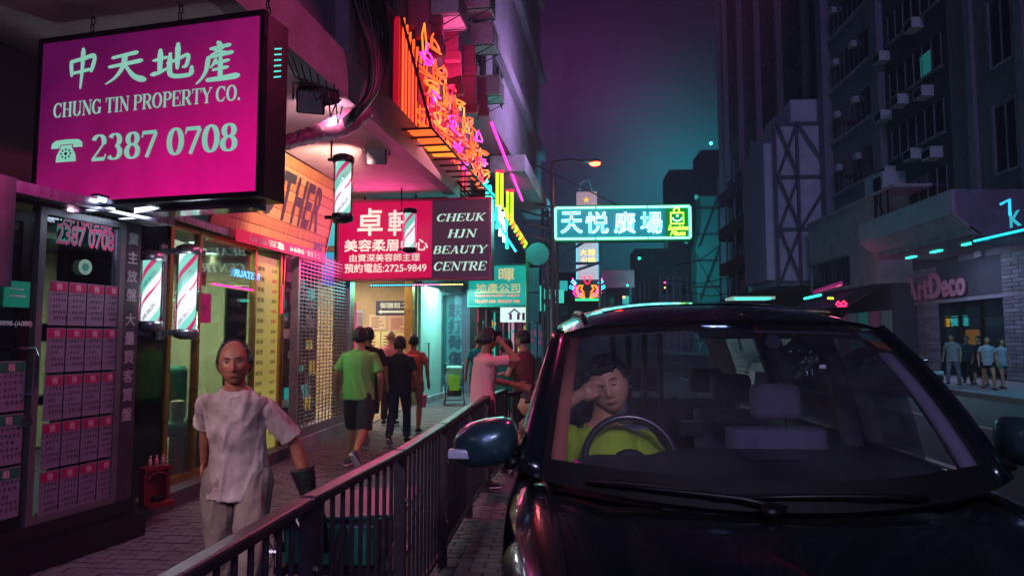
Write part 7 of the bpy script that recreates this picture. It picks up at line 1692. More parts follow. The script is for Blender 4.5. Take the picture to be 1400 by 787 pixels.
# bucket and pushchair
c = gp(576, 556); b = MB(Matrix.Translation(c)); b.lathe([(.002, 0), (.10, 0), (.14, .26), (.15, .27), (.15, .285), (.002, .285)], n=20)
bu = thing('bucket', 'pink plastic bucket on the pavement by the clinic step', 'bucket', c); part('body', b, mat('pink_plastic', '#c01a60', .4), bu, smooth=False); b = MB(Matrix.Translation(c)); b.tube([(.14 * cos(a), -.02, .28 + .1 * sin(a)) for a in [k * pi / 8 for k in range(9)]], .006, 5); part('handle', b, M_white, bu)
c = gp(621, 553); F = rz((c[0], c[1], 0), 8); t = thing('pushchair', 'pushchair seen from behind with a lime shopping bag hanging on it', 'pushchair', (c[0], c[1], 0), 8)
for x in (-.24, .24):
    for y in (-.05, .5):
        Wd = F @ Matrix.Translation((x, y, .12)) @ Matrix.Rotation(pi / 2, 4, 'Y'); w_ = part('wheel', MB(Wd).lathe([(.002, -.02), (.10, -.02), (.12, -.01), (.12, .01), (.10, .02), (.002, .02)], n=16), mat('grey_tyre', '#7a6a70', .7), t, smooth=False)
b = MB(F)
for x in (-.22, .22): b.tube([(x, .45, .12), (x, .1, .55), (x, -.08, .88), (x * .9, -.16, 1.0)], .014, 6); b.tube([(x, -.05, .12), (x, .15, .5)], .014, 6)
b.cyl((-.22, -.05, .12), (.22, -.05, .12), .012, 6); part('frame', b, M_black, t)
b = MB(F); b.loft([[(-.2, .0, .45), (.2, .0, .45), (.2, .3, .42), (-.2, .3, .42)], [(-.22, -.04, .7), (.22, -.04, .7), (.22, .2, .75), (-.22, .2, .75)], [(-.21, -.06, .9), (.21, -.06, .9), (.18, .1, .95), (-.18, .1, .95)]]); q = fuse(b, .02, 3, fold=.012); 
bb = MB(F @ F.inverted()); bb.v = q.v; bb.f = q.f; part('hood', bb, mat('pale_teal_fabric', '#6fa0a0', .7, var=.25, vs=9), t, smooth=True)
b = MB(F); b.bbox(-.18, .18, .0, .3, .2, .4, .05); part('basket', b, M_blk, t, smooth=True)
bg_ = MB(F); bg_.add([(-.14, -.10, .72), (.14, -.10, .72), (.11, -.10, .36), (-.11, -.10, .36), (-.14, -.16, .72), (.14, -.16, .72), (.12, -.18, .36), (-.12, -.18, .36)], [(0, 1, 2, 3), (7, 6, 5, 4), (0, 4, 5, 1), (3, 2, 6, 7), (1, 5, 6, 2), (0, 3, 7, 4)])
t2 = thing('shopping_bag', 'lime green shopping bag hanging from the pushchair handles', 'bag', F @ Vector((0, -.13, .36)), 8); part('bag', bg_, mat('lime_bag', '#6cb81e', .6), t2); b = MB(F)
for x in (-.09, .09): b.tube([(x, -.13, .72), (x * .7, -.12, .9), (x * .4, -.12, .72)], .006, 4)
part('strap', b, mat('lime_bag', '#6cb81e', .6), t2)
# ---- phone caller leaning on the rail
c = AY(668, 545, 7.5)
M_pinkt = mat('salmon_cotton', '#dc8890', .85, var=.06, bump=.15)  # pink light from the shops put into the shirt colour
t, F, j = person('man in a pale pink lit t-shirt on the phone leaning over the railing', (c.x - .06, 7.45, 0), -62, 1.70, J=dict(head=(0, .07, 1.59), neck=(0, .03, 1.46), chest=(0, .02, 1.28),
    elR=(.27, .30, 1.37), wrR=(.135, .15, 1.575), elL=(-.24, .22, 1.13), wrL=(-.16, .50, 1.07)), shirt=M_pinkt, legs=M_dkshort, leg_len='long', hair=M_hair, face=(-.1, 1, -.05), vox=.011, detail=1, eyes=False, sleeve=.7, seed=12, fold=.007, width=.98, skin=M_skin_d)
ph = j['wrR'] + Vector((-.03, -.03, .03)); b = MB(F); b.box(ph.x + .005, ph.x + .017, ph.y - .04, ph.y + .05, ph.z - .03, ph.z + .08)
single('phone', b, M_black, 'black phone held to the ear of the man at the railing', 'phone', F @ ph)
# ---- others near the corner
c = AY(655, 480, 13.5); person('person in a teal shirt farther along behind the phone caller', (c[0], 13.5, 0), 20, 1.68, shirt=mat('teal_cotton', '#1aa0a0', .85), legs=M_dkshort, leg_len='long', hair=M_hair, vox=.018, detail=0, seed=3)
c = AY(693, 480, 10.2); t, F, j = person('woman in a green dress standing past the phone caller', (c.x, 10.2, 0), 10, 1.58, shirt=mat('green_dress_cotton', '#1a7a68', .85), legs=mat('green_dress_cotton', '#1a7a68', .85), leg_len='skirt', hair=M_hair, hairstyle='bob', vox=.016, detail=0, seed=5)
c = AY(716, 480, 8.9); person('man in a brown shirt with arms crossed behind the van', (c.x, 8.9, 0), 60, 1.70, J=dict(elL=(-.25, .08, 1.14), wrL=(.02, .2, 1.18), elR=(.25, .08, 1.14), wrR=(-.02, .24, 1.14)), shirt=mat('brown_cotton', '#6a3a34', .85), legs=M_dkshort, leg_len='long', hair=M_hair, vox=.014, detail=0, seed=7)
c = AY(748, 585, 7.0); t, F, j = person('person crouching in black with red shorts by the kerb beside the van', (c.x + .0, 7.0, 0), 100, 1.66,
    J=dict(hips=(0, -.05, .35), hipL=(-.09, -.05, .35), hipR=(.09, -.05, .35), waist=(0, -.02, .46), chest=(0, .06, .66), neck=(0, .14, .84), head=(0, .2, .96), shL=(-.17, .12, .78), shR=(.17, .12, .78), elL=(-.22, .28, .62), wrL=(-.12, .42, .72), elR=(.22, .28, .62), wrR=(.12, .42, .72), kneeL=(-.14, .34, .56), kneeR=(.14, .34, .56), ankL=(-.12, .18, .09), ankR=(.12, .18, .09)), shirt=M_blk, legs=mat('red_shorts', '#c0202c', .7), hair=M_hair, vox=.014, detail=0, shirt_len=.90, seed=2)
# ---- five pedestrians on the far pavement
M_stripe = mat('striped_knit', '#3a3a48', .85)
tt_ = M_stripe.node_tree; tc = tt_.nodes.new('ShaderNodeTexCoord'); wv = tt_.nodes.new('ShaderNodeTexWave'); wv.bands_direction = 'Z'; wv.inputs['Scale'].default_value = 4.2; tt_.links.new(tc.outputs['Object'], wv.inputs['Vector']); rp = tt_.nodes.new('ShaderNodeValToRGB'); rp.color_ramp.interpolation = 'CONSTANT'; rp.color_ramp.elements[0].color = (.03, .03, .05, 1); rp.color_ramp.elements[1].position = .5; rp.color_ramp.elements[1].color = (.5, .48, .5, 1); tt_.links.new(wv.outputs[0], rp.inputs[0]); tt_.links.new(rp.outputs[0], tt_.nodes['Principled BSDF'].inputs['Base Color'])
M_gry = mat('pale_grey_cotton', '#9a96a4', .85); M_beg = mat('beige_cotton', '#7c7280', .85); M_tl = mat('teal_shorts', '#1c7a72', .8)
fp = [(1304, 527, 'man in a black and white striped shirt on the far pavement', dict(shirt=M_stripe, legs=M_beg, leg_len='long', hair=M_hair), 1.76, 120, 1.1), (1324, 525, 'man in dark clothes beside the striped shirt across the road', dict(shirt=mat('slate_cotton', '#363a4c', .85), legs=M_blk, leg_len='long', hair=M_hair), 1.70, 150, 1.0),
      (1341, 528, 'person in a black top walking half hidden on the far pavement', dict(shirt=M_blk, legs=M_blk, hair=M_hair), 1.68, 100, 1.0), (1352, 534, 'woman in a grey t-shirt and black shorts on the far pavement', dict(shirt=M_gry, legs=M_blk, leg_len='briefs', hair=M_hair, hairstyle='long'), 1.66, 170, 1.0),
      (1372, 533, 'woman in a white sleeveless top and teal shorts, rightmost on the far pavement', dict(shirt=M_gry, legs=M_tl, leg_len='briefs', hair=M_hair, hairstyle='bob', sleeve=.25), 1.60, 190, .92)]
for i, (px_, py_, lb, kw, hgt, dg_, wd_) in enumerate(fp):
    c = gp(px_, py_); ph_ = .14 * (1 if i % 2 else -1)
    person(lb, c, dg_, hgt, J=dict(kneeL=(-.1, .02 + ph_, .5), ankL=(-.1, ph_ * 1.2, .09), kneeR=(.1, .02 - ph_ * .5, .5), ankR=(.1, -ph_, .11)), vox=.019, detail=0, width=wd_, seed=i + 20, **kw)
# ================================================================ the parked van (driver's side nearest the pavement)
VX = .66                                   # centre line; nose toward the camera
def cp_mat(name, base, rough, spec=.8, coat=1.0, metal=.4, speck=.0):
    return mat(name, base, rough, metal=metal, var=.10, vs=2.5, spec=spec, coat=coat, bump=.015, bs=300)
M_vp = cp_mat('dark_teal_van_paint', '#10191d', .26)
M_vtrim = mat('black_van_trim', '#08080b', .45, var=.2)
M_wsg = glass('windscreen_glass', (.80, .84, .92), .035, .01, dirt=.05)
M_sideg = glass('side_glass', (.90, .93, .95), .05, .01)
M_seal = mat('rubber_seal', '#060608', .55, var=.2)
M_int = mat('grey_van_upholstery', '#6a6272', .8, var=.12, vs=10, bump=.25, bs=160)
M_int_d = mat('dark_van_plastic', '#1f1c26', .6, var=.15, vs=8, bump=.2, bs=200)
M_int_p = mat('pale_pillar_lining', '#7b6f80', .7, var=.1)
vt = thing('van', 'dark people carrier parked nose on at the kerb with its driver inside', 'van', (VX, 1.0, -.13))
def part_v(name, mb, m, smooth=False, parent=None): return part(name, mb, m, parent or vt, smooth)
def lerp(a, b, t): return a + (b - a) * t
def ss(t): t = max(0, min(1, t)); return t * t * (3 - 2 * t)
# outline of the sides: half width at height z and depth y
def hw(z, y):
    k = (.845 + .02 * sin(max(0, min(1, (z + .1) / 1.2)) * pi))
    if z > 1.08: k -= .32 * (z - 1.08) ** 1.25
    if y < 2.35: k -= .30 * ((2.35 - y) / 1.15) ** 2.2        # nose narrows
    if y > 5.4: k -= .10 * ((y - 5.4) / .9) ** 2
    return k
# windscreen sheet
def ws(u, v):                       # u -1..1 across, v 0 bottom..1 top
    xb = VX + .01 + .745 * u; yb = 2.08 + .27 * u * u; zb_ = 1.095 + .03 * u * u
    xt = VX + .648 * u; yt = 2.86 + .10 * u * u; zt_ = 1.672 - (.035 if u < 0 else .012) * u * u - (.02 * max(0, abs(u) - .85) / .15)
    bulge = .05 * sin(v * pi) * (1 - .3 * u * u)
    return Vector((lerp(xb, xt, v), lerp(yb, yt, v) - bulge, lerp(zb_, zt_, v) + bulge * .8))
part_v('windscreen', MB().grid(lambda a, c_: ws(-1 + 2 * a, c_), 28, 14), M_wsg, True)
# black ceramic border of the glass
def border(u0, u1, v0, v1, n, m, off=.003):
    return MB().grid(lambda a, c_: ws(lerp(u0, u1, a), lerp(v0, v1, c_)) + Vector((0, -off * .8, off * .6)), n, m)
part_v('windscreen_border', border(-1, 1, 0, .11, 28, 2), M_seal); part_v('windscreen_border', border(-1, -.965, .11, 1, 1, 12), M_seal); part_v('windscreen_border', border(.965, 1, .11, 1, 1, 12), M_seal); part_v('windscreen_border', border(-.965, .965, .975, 1, 24, 1), M_seal)
# header and roof
def roof(u, v):                     # v 0 front .. 1 rear
    y0 = ws(u, 1).y; y = lerp(y0, 6.2, v ** 1.25); t = (y - y0)
    w_ = lerp(.648, .68, ss(t / .8)); cxx = VX
    z = lerp(ws(u, 1).z, 1.80, 1 - math.exp(-t * 3.2)) - .12 * abs(u) ** 3.2 * (1 - math.exp(-t * 3)) - .05 * ss((v - .8) / .2)
    return Vector((cxx + w_ * u, y, z))
part_v('roof', MB().grid(lambda a, c_: roof(-1 + 2 * a, c_), 26, 26), M_vp, True)
part_v('roof_lining', MB().grid(lambda a, c_: roof(-1 + 2 * a, c_) - Vector((0, -.03, .045)), 14, 14, True), M_int, True)
for s in (-1, 1): part_v('roof_rail', MB().tube([roof(s * .86, .08 + .8 * k / 12) + Vector((0, 0, .018)) for k in range(13)], .012, 6), M_vtrim, True)
# body sides below the belt and around the windows
ys = [2.05, 2.35, 2.6, 2.98, 3.2, 3.55, 3.62, 3.95, 4.3, 4.62, 4.70, 5.2, 5.75, 6.0, 6.25]
zs_ = [.02, .2, .45, .7, .9, 1.04, 1.10, 1.25, 1.42, 1.60, 1.645]
wins = [('side_window', 2.98, 3.55, 1.10, 1.60), ('side_window', 3.62, 4.62, 1.10, 1.60), ('side_window', 4.70, 5.75, 1.10, 1.60)]
def inwin(ya, yb, za, zb__): return any(ya >= w_[1] - .01 and yb <= w_[2] + .01 and za >= w_[3] - .01 and zb__ <= w_[4] + .01 for w_ in wins)
for s in (-1, 1):
    P = lambda y, z: Vector((VX + s * hw(z, y), y, z))
    lowb, upb = MB(), MB()
    for i in range(len(ys) - 1):
        for k in range(len(zs_) - 1):
            ya, yb, za, zb__ = ys[i], ys[i + 1], zs_[k], zs_[k + 1]
            if inwin(ya, yb, za, zb__): continue
            if ya < 3.1 and za > 1.59: continue
            if ya < 2.9 and za >= 1.04 - .01: continue
            q = (P(ya, za), P(yb, za), P(yb, zb__), P(ya, zb__)); (lowb if za < 1.04 else upb).add(q if s > 0 else q[::-1], [(0, 1, 2, 3)])
    # weld
    def weld(mb):
        bm = bmesh.new(); vs = [bm.verts.new(v) for v in mb.v]
        for f in mb.f: bm.faces.new([vs[i] for i in f])
        bmesh.ops.remove_doubles(bm, verts=bm.verts, dist=.0005); bm.verts.index_update(); mb.v = [v.co.copy() for v in bm.verts]; mb.f = [tuple(v.index for v in f.verts) for f in bm.faces]; bm.free(); return mb
    o = part_v('side_panel', weld(lowb), M_vp, True); part_v('window_pillars', weld(upb), M_vtrim, True)
    for nm, ya, yb, za, zb__ in wins: part_v(nm, MB().grid(lambda a, c_: P(lerp(ya, yb, a), lerp(za, zb__, c_)) - Vector((s * .006, 0, 0)), 4, 4, s < 0), M_sideg, True)
    # roof side: joins window heads to the roof edge
    part_v('roof_side', MB().grid(lambda a, c_: P(lerp(3.06, 6.2, a), 1.645).lerp(roof(s, a) if False else Vector((roof(s, max(0, (lerp(3.06, 6.2, a) - 2.96) / 3.24) ** .8).x, lerp(3.06, 6.2, a), roof(s, max(0, (lerp(3.06, 6.2, a) - 2.96) / 3.24) ** .8).z)), c_), 22, 3, s < 0), M_vp, True)
    # outer A pillar: from fender to roof
    def ap(v): g = ws(s, v); return g
    rings = []
    for k in range(13):
        v = k / 12; g = ws(s, v); ow = Vector((VX + s * (hw(g.z, g.y) + .004), g.y + .14 - .03 * v, g.z + .0)); mid = (g + ow) / 2 + Vector((s * .022, -.025, .02)); rings.append([g + Vector((0, 0, .004)), mid, ow, ow + Vector((-s * .035, .03, -.01)), g + Vector((-s * .012, .05, -.012))])
    part_v('front_pillar', MB().loft(rings), M_vp, True)
    # inner lining of the pillar
    part_v('pillar_lining', MB().loft([[ws(s * .97, k / 12) + Vector((-s * .0, .03, -.01)), ws(s * .90, k / 12) + Vector((0, .05, -.02)), ws(s * .90, k / 12) + Vector((0, .10, -.02)), ws(s * .98, k / 12) + Vector((0, .12, -.01))] for k in range(13)]), M_int_p if s > 0 else mat('orange_lit_lining', '#a45a48', .6, var=.1), True)  # orange light on the driver's side put into the lining colour
    # B and C pillars inside, door cards
    for yb_, wd_ in ((3.585, .07), (4.66, .07)): part_v('inner_pillar', MB().loft([[Vector((VX + s * (hw(z, yb_) - .02), yb_ - wd_, z)), Vector((VX + s * (hw(z, yb_) - .08), yb_ - wd_ * .7, z)), Vector((VX + s * (hw(z, yb_) - .08), yb_ + wd_ * .7, z)), Vector((VX + s * (hw(z, yb_) - .02), yb_ + wd_, z))] for z in (.3, 1.0, 1.3, 1.66)]), M_int_p, True)
    part_v('door_card', MB().loft([[Vector((VX + s * (hw(z, 3) - .03), 2.4, z)), Vector((VX + s * (hw(z, 3) - .09), 2.45, z)), Vector((VX + s * (hw(z, 3) - .09), 5.9, z)), Vector((VX + s * (hw(z, 3) - .03), 5.95, z))] for z in (.15, .7, 1.02, 1.075)]), M_int_d, True)
    # fender and nose
    def fd(a, c_):                    # a along from y=2.45 to 1.15, c from belt down
        y = lerp(2.42, 1.12, a); top = lerp(1.105, .80, a ** 1.7) - .0; x_in = VX + s * (lerp(.70, .60, a)); x_out = VX + s * hw(.9, y)
        ang = c_ * pi / 2
        if c_ <= .5: k = c_ / .5; return Vector((lerp(x_in, x_out, sin(k * pi / 2) ** .8), y, top - .13 * (1 - cos(k * pi / 2)) ** 1.0))
        k = (c_ - .5) / .5; return Vector((x_out + s * .012 * sin(k * pi), y, lerp(top - .13, .02, k)))
    part_v('wing', MB().grid(fd, 16, 16, s > 0), M_vp, True)
    b = MB(); b.bbox(VX + s * .86 - .01, VX + s * .86 + .01, 3.0, 3.1, .86, .89, .004)
    for yy in (3.35, 4.3): part_v('door_handle', MB().bbox(VX + s * .865 - .02, VX + s * .865 + .02, yy, yy + .16, .90, .93, .008), M_vp, True)
    part_v('window_trim', MB().tube([P(y, 1.085) + Vector((s * .008, 0, 0)) for y in ys[2:]], .007, 5), M_chrome, True)
    for yy in (1.75, 5.2):
        Wd = Matrix.Translation((VX + s * .76, yy, .20)) @ Matrix.Rotation(pi / 2, 4, 'Y'); w_ = part_v('wheel', MB(Wd).lathe([(.002, -.11), (.31, -.11), (.335, -.08), (.335, .08), (.31, .11), (.002, .11)], n=28), M_rubber)
        b = MB(Wd)
        for k in range(10): a = k * pi / 5; b.box(-.02, .02, -.0, .0, 0, 0) if False else b.add([(.04 * cos(a - .4), .04 * sin(a - .4), s * .115), (.22 * cos(a - .1), .22 * sin(a - .1), s * .112), (.22 * cos(a + .1), .22 * sin(a + .1), s * .112), (.04 * cos(a + .4), .04 * sin(a + .4), s * .115)], [(0, 1, 2, 3)])
        part('rim', b, M_chrome, w_)
# bonnet
def bon(u, v):                       # v 0 at the glass .. 1 at the nose
    w_ = lerp(.72, .60, v); y0 = 2.055 + .27 * u * u; y = lerp(y0, 1.10 + .25 * u * u, v); z = lerp(1.075 + .02 * u * u, .80, v ** 1.7) + .018 * (1 - u * u) * (1 - v) - .012 * math.exp(-((abs(u) - .72) / .08) ** 2)
    return Vector((VX + w_ * u, y, z))
part_v('bonnet', MB().grid(lambda a, c_: bon(-1 + 2 * a, .07 + .93 * c_), 30, 18, True), M_vp, True)
part_v('bonnet_gap', MB().tube([bon(-1, .07 + .9 * k / 10) + Vector((-.006, 0, .004)) for k in range(11)], .005, 5), M_seal); part_v('bonnet_gap', MB().tube([bon(1, .07 + .9 * k / 10) + Vector((.006, 0, .004)) for k in range(11)], .005, 5), M_seal)
part_v('cowl', MB().grid(lambda a, c_: bon(-1 + 2 * a, 0).lerp(bon(-1 + 2 * a, .08), c_) - Vector((0, -.03 * (1 - c_), .012)), 24, 2, True), M_vtrim, True)
# nose below the bonnet, bumper, lamps, grille, plate
def nose(u, v): p = bon(u, 1); return Vector((VX + lerp(.60, .80, v ** .5) * u, p.y - .07 * sin(v * pi) + .10 * v * u * u, lerp(p.z, .06, v)))
part_v('bumper', MB().grid(lambda a, c_: nose(-1 + 2 * a, c_), 24, 10, True), M_vp, True)
b = MB()
for k in range(5): b.tube([nose(-.55 + 1.1 * q / 10, .16 + k * .06) + Vector((0, -.012, 0)) for q in range(11)], .009, 5)
part_v('grille', b, M_chrome)
for s in (-1, 1): part_v('headlight', MB().grid(lambda a, c_: nose(s * (.66 + .32 * a), .10 + .22 * c_) + Vector((0, -.012, 0)), 6, 4, s > 0), mat('headlamp_lens', '#cfe8f0', .08), True)
part_v('number_plate', MB().box(VX - .26, VX + .26, .985, 1.0, .22, .33), mat('white_plate', '#cfcfcf', .4))
# wipers
def wsp(u, v, o=.012): return ws(u, v) + Vector((0, -o, o * .6))
for pts in ([(-.04, .0), (-.2, .03), (-.5, .035), (-.80, .02)], [(.55, .015), (.35, .035), (.1, .045), (-.30, .025)]):
    b = MB(); b.tube([wsp(u, v, .03) for u, v in pts], [.011, .010, .007, .006], 6); wa = part_v('wiper_arm', b, M_vtrim, True)
    b = MB(); u0, v0 = pts[1]; u1, v1 = pts[-1]; b.tube([wsp(lerp(u0, u1, k / 8), .055 + .02 * sin(k / 8 * pi) - .045 + .02, .018) for k in range(9)], .006, 5, flat=1.6); part('wiper_blade', b, M_rubber, wa, True)
b = MB(); b.ell(bon(-.1, .03) + Vector((0, 0, .02)), .03, .03, .02, 10, 6); part_v('wiper_hub', b, M_vtrim, True)
# wing mirrors
for s, c in ((-1, Vector((-.285, 2.52, 1.218))), (1, Vector((VX + .985, 2.52, 1.235)))):
    b = MB(); rings = []
    for y, k in ((-.085, .0), (-.08, .45), (-.055, .80), (-.01, .97), (.04, 1.0), (.06, .97)):
        r_ = []
        for q in range(20):
            a = 2 * pi * q / 20; ca, sa_ = cos(a), sin(a); x = .122 * math.copysign(abs(ca) ** .62, ca) * max(k, .01); z = .088 * math.copysign(abs(sa_) ** .66, sa_) * max(k, .01)
            if s * x > 0: z *= 1 - .22 * (abs(x) / .122) ** 2
            r_.append(c + Vector((x, y + .25 * abs(x) * (1 if s * x > 0 else .0) * .5, z - .02 * (s * x / .122))))
        rings.append(r_)
    mb_ = part_v('wing_mirror', MB().loft(rings), mat('mirror_shell_paint', '#36565c', .32, metal=.6, coat=.6, var=.1), True)  # teal reflection put into the shell's base colour
    b = MB(); b.loft([[c + Vector((s * .03, -.068, -.045 + .022 * q)) for q in (0, 1)] + [c + Vector((s * .03, -.05, -.045 + .022 * q)) for q in (1, 0)], [c + Vector((s * .112, -.035, -.040 + .022 * q)) for q in (0, 1)] + [c + Vector((s * .112, -.02, -.040 + .022 * q)) for q in (1, 0)]])
    part('indicator', MB().bbox(*(sorted((c.x + s * .045, c.x + s * .124))), c.y - .074, c.y - .03, c.z - .045, c.z - .012, .006), mat('clear_indicator', '#c8c4d4', .15, spec=1), mb_, True)
    part('glass', MB().grid(lambda a, d_: c + Vector(((-.105 + .21 * a), .062, -.07 + .14 * d_)), 2, 2), M_chrome, mb_)
    part('stalk', MB().tube([c + Vector((-s * .08, .03, -.06)), c + Vector((-s * .14, .04, -.085)), Vector((VX + s * .80, c.y + .06, c.z - .12))], [.035, .026, .03], 10), M_vtrim, mb_, True)
c = Vector((VX + .88, 2.22, 1.17)); b = MB(); b.ell(c, .05, .035, .05, 16, 10); m_ = part_v('round_mirror', b, M_vp, True); part('stem', MB().tube([c, c + Vector((-.05, .03, -.1))], .012, 6), M_vtrim, m_, True)
# reflections strip: chrome drip along the left of the roof is part of roof_rail; floor
part_v('floor', MB().box(VX - .80, VX + .80, 2.0, 6.1, -.0, .05), M_int_d); part_v('rear_wall', MB().box(VX - .68, VX + .68, 6.05, 6.1, .05, 1.1), M_int_d)
part_v('rear_window', MB().box(VX - .6, VX + .6, 6.06, 6.07, 1.1, 1.6), M_sideg)
part_v('bulkhead', MB().box(VX - .74, VX + .74, 2.30, 2.34, .0, 1.02), M_int_d)
# dashboard
def dash(u, v): y0 = 2.12 + .27 * u * u; y = lerp(y0, 2.98, v); z = lerp(1.075 + .02 * u * u, 1.150 - .05 * ss((abs(u) - .72) / .2) - .035 * ss((-u - .25) / .2), v) + .03 * sin(v * pi) - .25 * ss((v - .93) / .07); return Vector((VX + .735 * u * lerp(1, .98, v), y, z))
part_v('dashboard', MB().grid(lambda a, c_: dash(-1 + 2 * a, c_), 34, 22), M_int_d, True)
part_v('dash_mat', MB().grid(lambda a, c_: dash(.05 + .32 * a, .60 + .25 * c_) + Vector((0, 0, .005)), 6, 4), mat('dash_paper', '#3a3340', .8), True)
b = MB()
for k in range(22): p = dash(-.5 + 1.2 * k / 22, .07); b.box(p.x, p.x + .012, p.y, p.y + .05, p.z - .002, p.z + .004)
part_v('defrost_vent', b, M_vtrim)
c = AY(941, 590, 2.95); b = MB(); b.bbox(c.x - .045, c.x + .055, 2.90, 2.93, c.z - .015, c.z + .055, .006)
tag(part('satnav', b, M_black, None, loc=c), 'small black screen standing on the middle of the van dashboard', 'screen')
c = dash(-.84, .28) - Vector((0, .12, .0)); b = MB(); b.ell(c + Vector((0, .12, -.0)), .07, .08, .02, 12, 6); b.ell(c + Vector((0, .12, .035)), .018, .018, .025, 8, 6)
single('dash_ornament', b, mat('pink_dash_pad', '#c02a6a', .5), 'pink pad with a tiny figure in the corner of the van dashboard', 'ornament', c, smooth=True)
# steering wheel
SWc = AY(862, 628, 2.86); Rw = .185; SF = Matrix.Translation(SWc) @ Matrix.Rotation(R(62), 4, 'X')
sw = part_v('steering_wheel', MB(SF).tube([(Rw * cos(k * pi / 20), Rw * sin(k * pi / 20), 0) for k in range(40)], .0155, 10, closed=True), mat('polished_wheel_rim', '#221a20', .25, spec=.8), True)
b = MB(SF); b.ell((0, -.01, -.01), .075, .06, .03, 16, 8); b.tube([(-.17, .0, 0), (-.07, -.01, -.005)], .016, 6); b.tube([(.17, .0, 0), (.07, -.01, -.005)], .016, 6); b.tube([(0, -.17, 0), (0, -.06, -.005)], .018, 6); part('hub', b, M_int_d, sw, True)
# seats
def seat(x, y, wd, label=None, hr=True, z0=.0, m=None, hh=1.0):
    m = m or M_int; F_ = Matrix.Translation((x, y, z0)); b = MB(F_)
    b.loft([[Vector((wd * a * (1 - .04 * (z > .9)), yy + (z - .45) * .22, z)) for a, yy in ((-.5, .02), (-.44, -.06), (-.30, -.075), (-.24, -.04), (.24, -.04), (.30, -.075), (.44, -.06), (.5, .02), (.46, .10), (-.46, .10))] for z in (.42, .6, .8, 1.0 * hh, 1.12 * hh, 1.16 * hh)])
    q = fuse(b, .018, 4); so = part_v('seat_back', q, m, True)
    b = MB(F_); b.bbox(-wd * .5, wd * .5, -.48, .05, .26, .44, .06); part('cushion', b, m, so, True)
    if hr:
        b = MB(F_); b.bbox(-.125, .125, .13, .22, 1.20 * hh, 1.38 * hh, .04); part('headrest', b, m, so, True); b = MB(F_)
        for xx in (-.05, .05): b.cyl((xx, .17, 1.1 * hh), (xx, .175, 1.24 * hh), .007, 6)
        part('headrest_post', b, M_chrome, so)
    return so
seat(.20, 3.36, .52); seat(1.06, 3.36, .52)
seat(.22, 4.25, .50); seat(1.06, 4.25, .50); seat(.20, 5.1, .48); seat(.64, 5.15, .44); seat(1.08, 5.1, .48)
for k in range(4): part_v('curtain', MB().loft([[Vector((.36 + k * .11 + .02 * cos(a), 4.9 + .02 * sin(a), z)) for a in [q * pi / 4 for q in range(8)]] for z in (1.12, 1.3, 1.5, 1.66)]), M_int, True)
b = MB(); b.bbox(.55, .77, 2.80, 2.83, 1.60, 1.665, .012); part_v('rear_view_mirror', b, mat('dim_mirror', '#33404a', .08, metal=.9), True)
p = ws(.30, .93) + Vector((0, .05, -.05)); part_v('sensor', MB().cyl(p, p + Vector((0, .02, 0)), .03, 14), M_int_d)
c = AY(1124, 488, 2.84); part_v('hanging_ring', MB().tube([c + Vector((.026 * cos(k * pi / 10), 0, .026 * sin(k * pi / 10))) for k in range(20)], .002, 4, closed=True), M_chrome); part_v('ring_tag', MB().box(c.x - .012, c.x + .014, c.y, c.y + .003, c.z - .045, c.z - .03), M_white)
# licence sticker on the glass, top right
def onws(px, py):                    # closest sheet point to a photo ray
    best = None; d = ray(px, py)
    for i in range(161):
        for k in range(81):
            q = ws(-1 + i / 80, k / 80) - CAM; e = (q - d * (q.dot(d) / d.dot(d))).length
            if best is None or e < best[0]: best = (e, -1 + i / 80, k / 80)
    return best[1], best[2]
ca, cb_ = onws(1168, 452), onws(1218, 477)
def stk(f0, f1): return MB().grid(lambda a, c_: ws(lerp(ca[0], cb_[0], .12 + .82 * a) + .05 * lerp(f0, f1, c_), lerp(ca[1], cb_[1], lerp(f0, f1, c_))) + Vector((0, .01, -.006)), 6, 2)
part_v('permit_top', stk(0, .45), mat('permit_green', '#2f7a6a', .6)); part_v('permit_bottom', stk(.45, 1), mat('permit_orange', '#b0603c', .6))
# grab handle
part_v('grab_handle', MB().tube([AY(757, 492, 3.0), AY(767, 498, 3.0), AY(768, 512, 3.0), AY(760, 526, 3.0), AY(752, 522, 3.0)], .012, 8), mat('orange_lit_handle', '#c04a38', .5), True)  # handle coloured orange
# roof reflections: seam line of the header and sunroof
part_v('header_seam', MB().tube([roof(-1 + 2 * k / 20, .0) + Vector((0, -.004, .004)) for k in range(21)], .004, 4), M_seal)
part_v('sunroof', MB().grid(lambda a, c_: roof(-.70 + 1.4 * a, .16 + .10 * c_) + Vector((0, 0, .004)), 14, 5), mat('sunroof_glass', '#05070b', .06, spec=.9), True)
# left hand resting on the wheel rim
# headroom light from the street comes in through the glass; the driver
M_dshirt = mat('lime_yellow_cotton', '#93aa1c', .85, var=.15, bump=.15)
t, F, j = person('driver in a lime green shirt rubbing one eye behind the steering wheel', (.205, 3.25, .10), 180, 1.70,
    J=dict(hips=(0, .02, .50), hipL=(-.1, .05, .50), hipR=(.1, .05, .50), kneeL=(-.14, .42, .52), kneeR=(.14, .42, .52), ankL=(-.14, .50, .18), ankR=(.14, .50, .18), waist=(0, .03, .62), chest=(.01, .07, .89), neck=(.02, .10, 1.135), head=(.0, .145, 1.295),
           shL=(-.185, .09, 1.06), shR=(.19, .10, 1.08), elL=(-.30, .22, .80), wrL=(-.22, .38, .92), elR=(.36, .26, 1.12), wrR=(.125, .29, 1.262)),
    shirt=M_dshirt, legs=M_dkshort, leg_len='shorts', skin=M_skin, hair=M_hair, hairstyle='short', face=(.10, 1, -.10), head_up=(.28, 0, 1), head_off=(0, .02, .0), vox=.010, detail=2, eyes=False, width=1.05, sleeve=.62, shirt_len=.92, seed=14, fold=.010, hands=False, head_w=1.16)
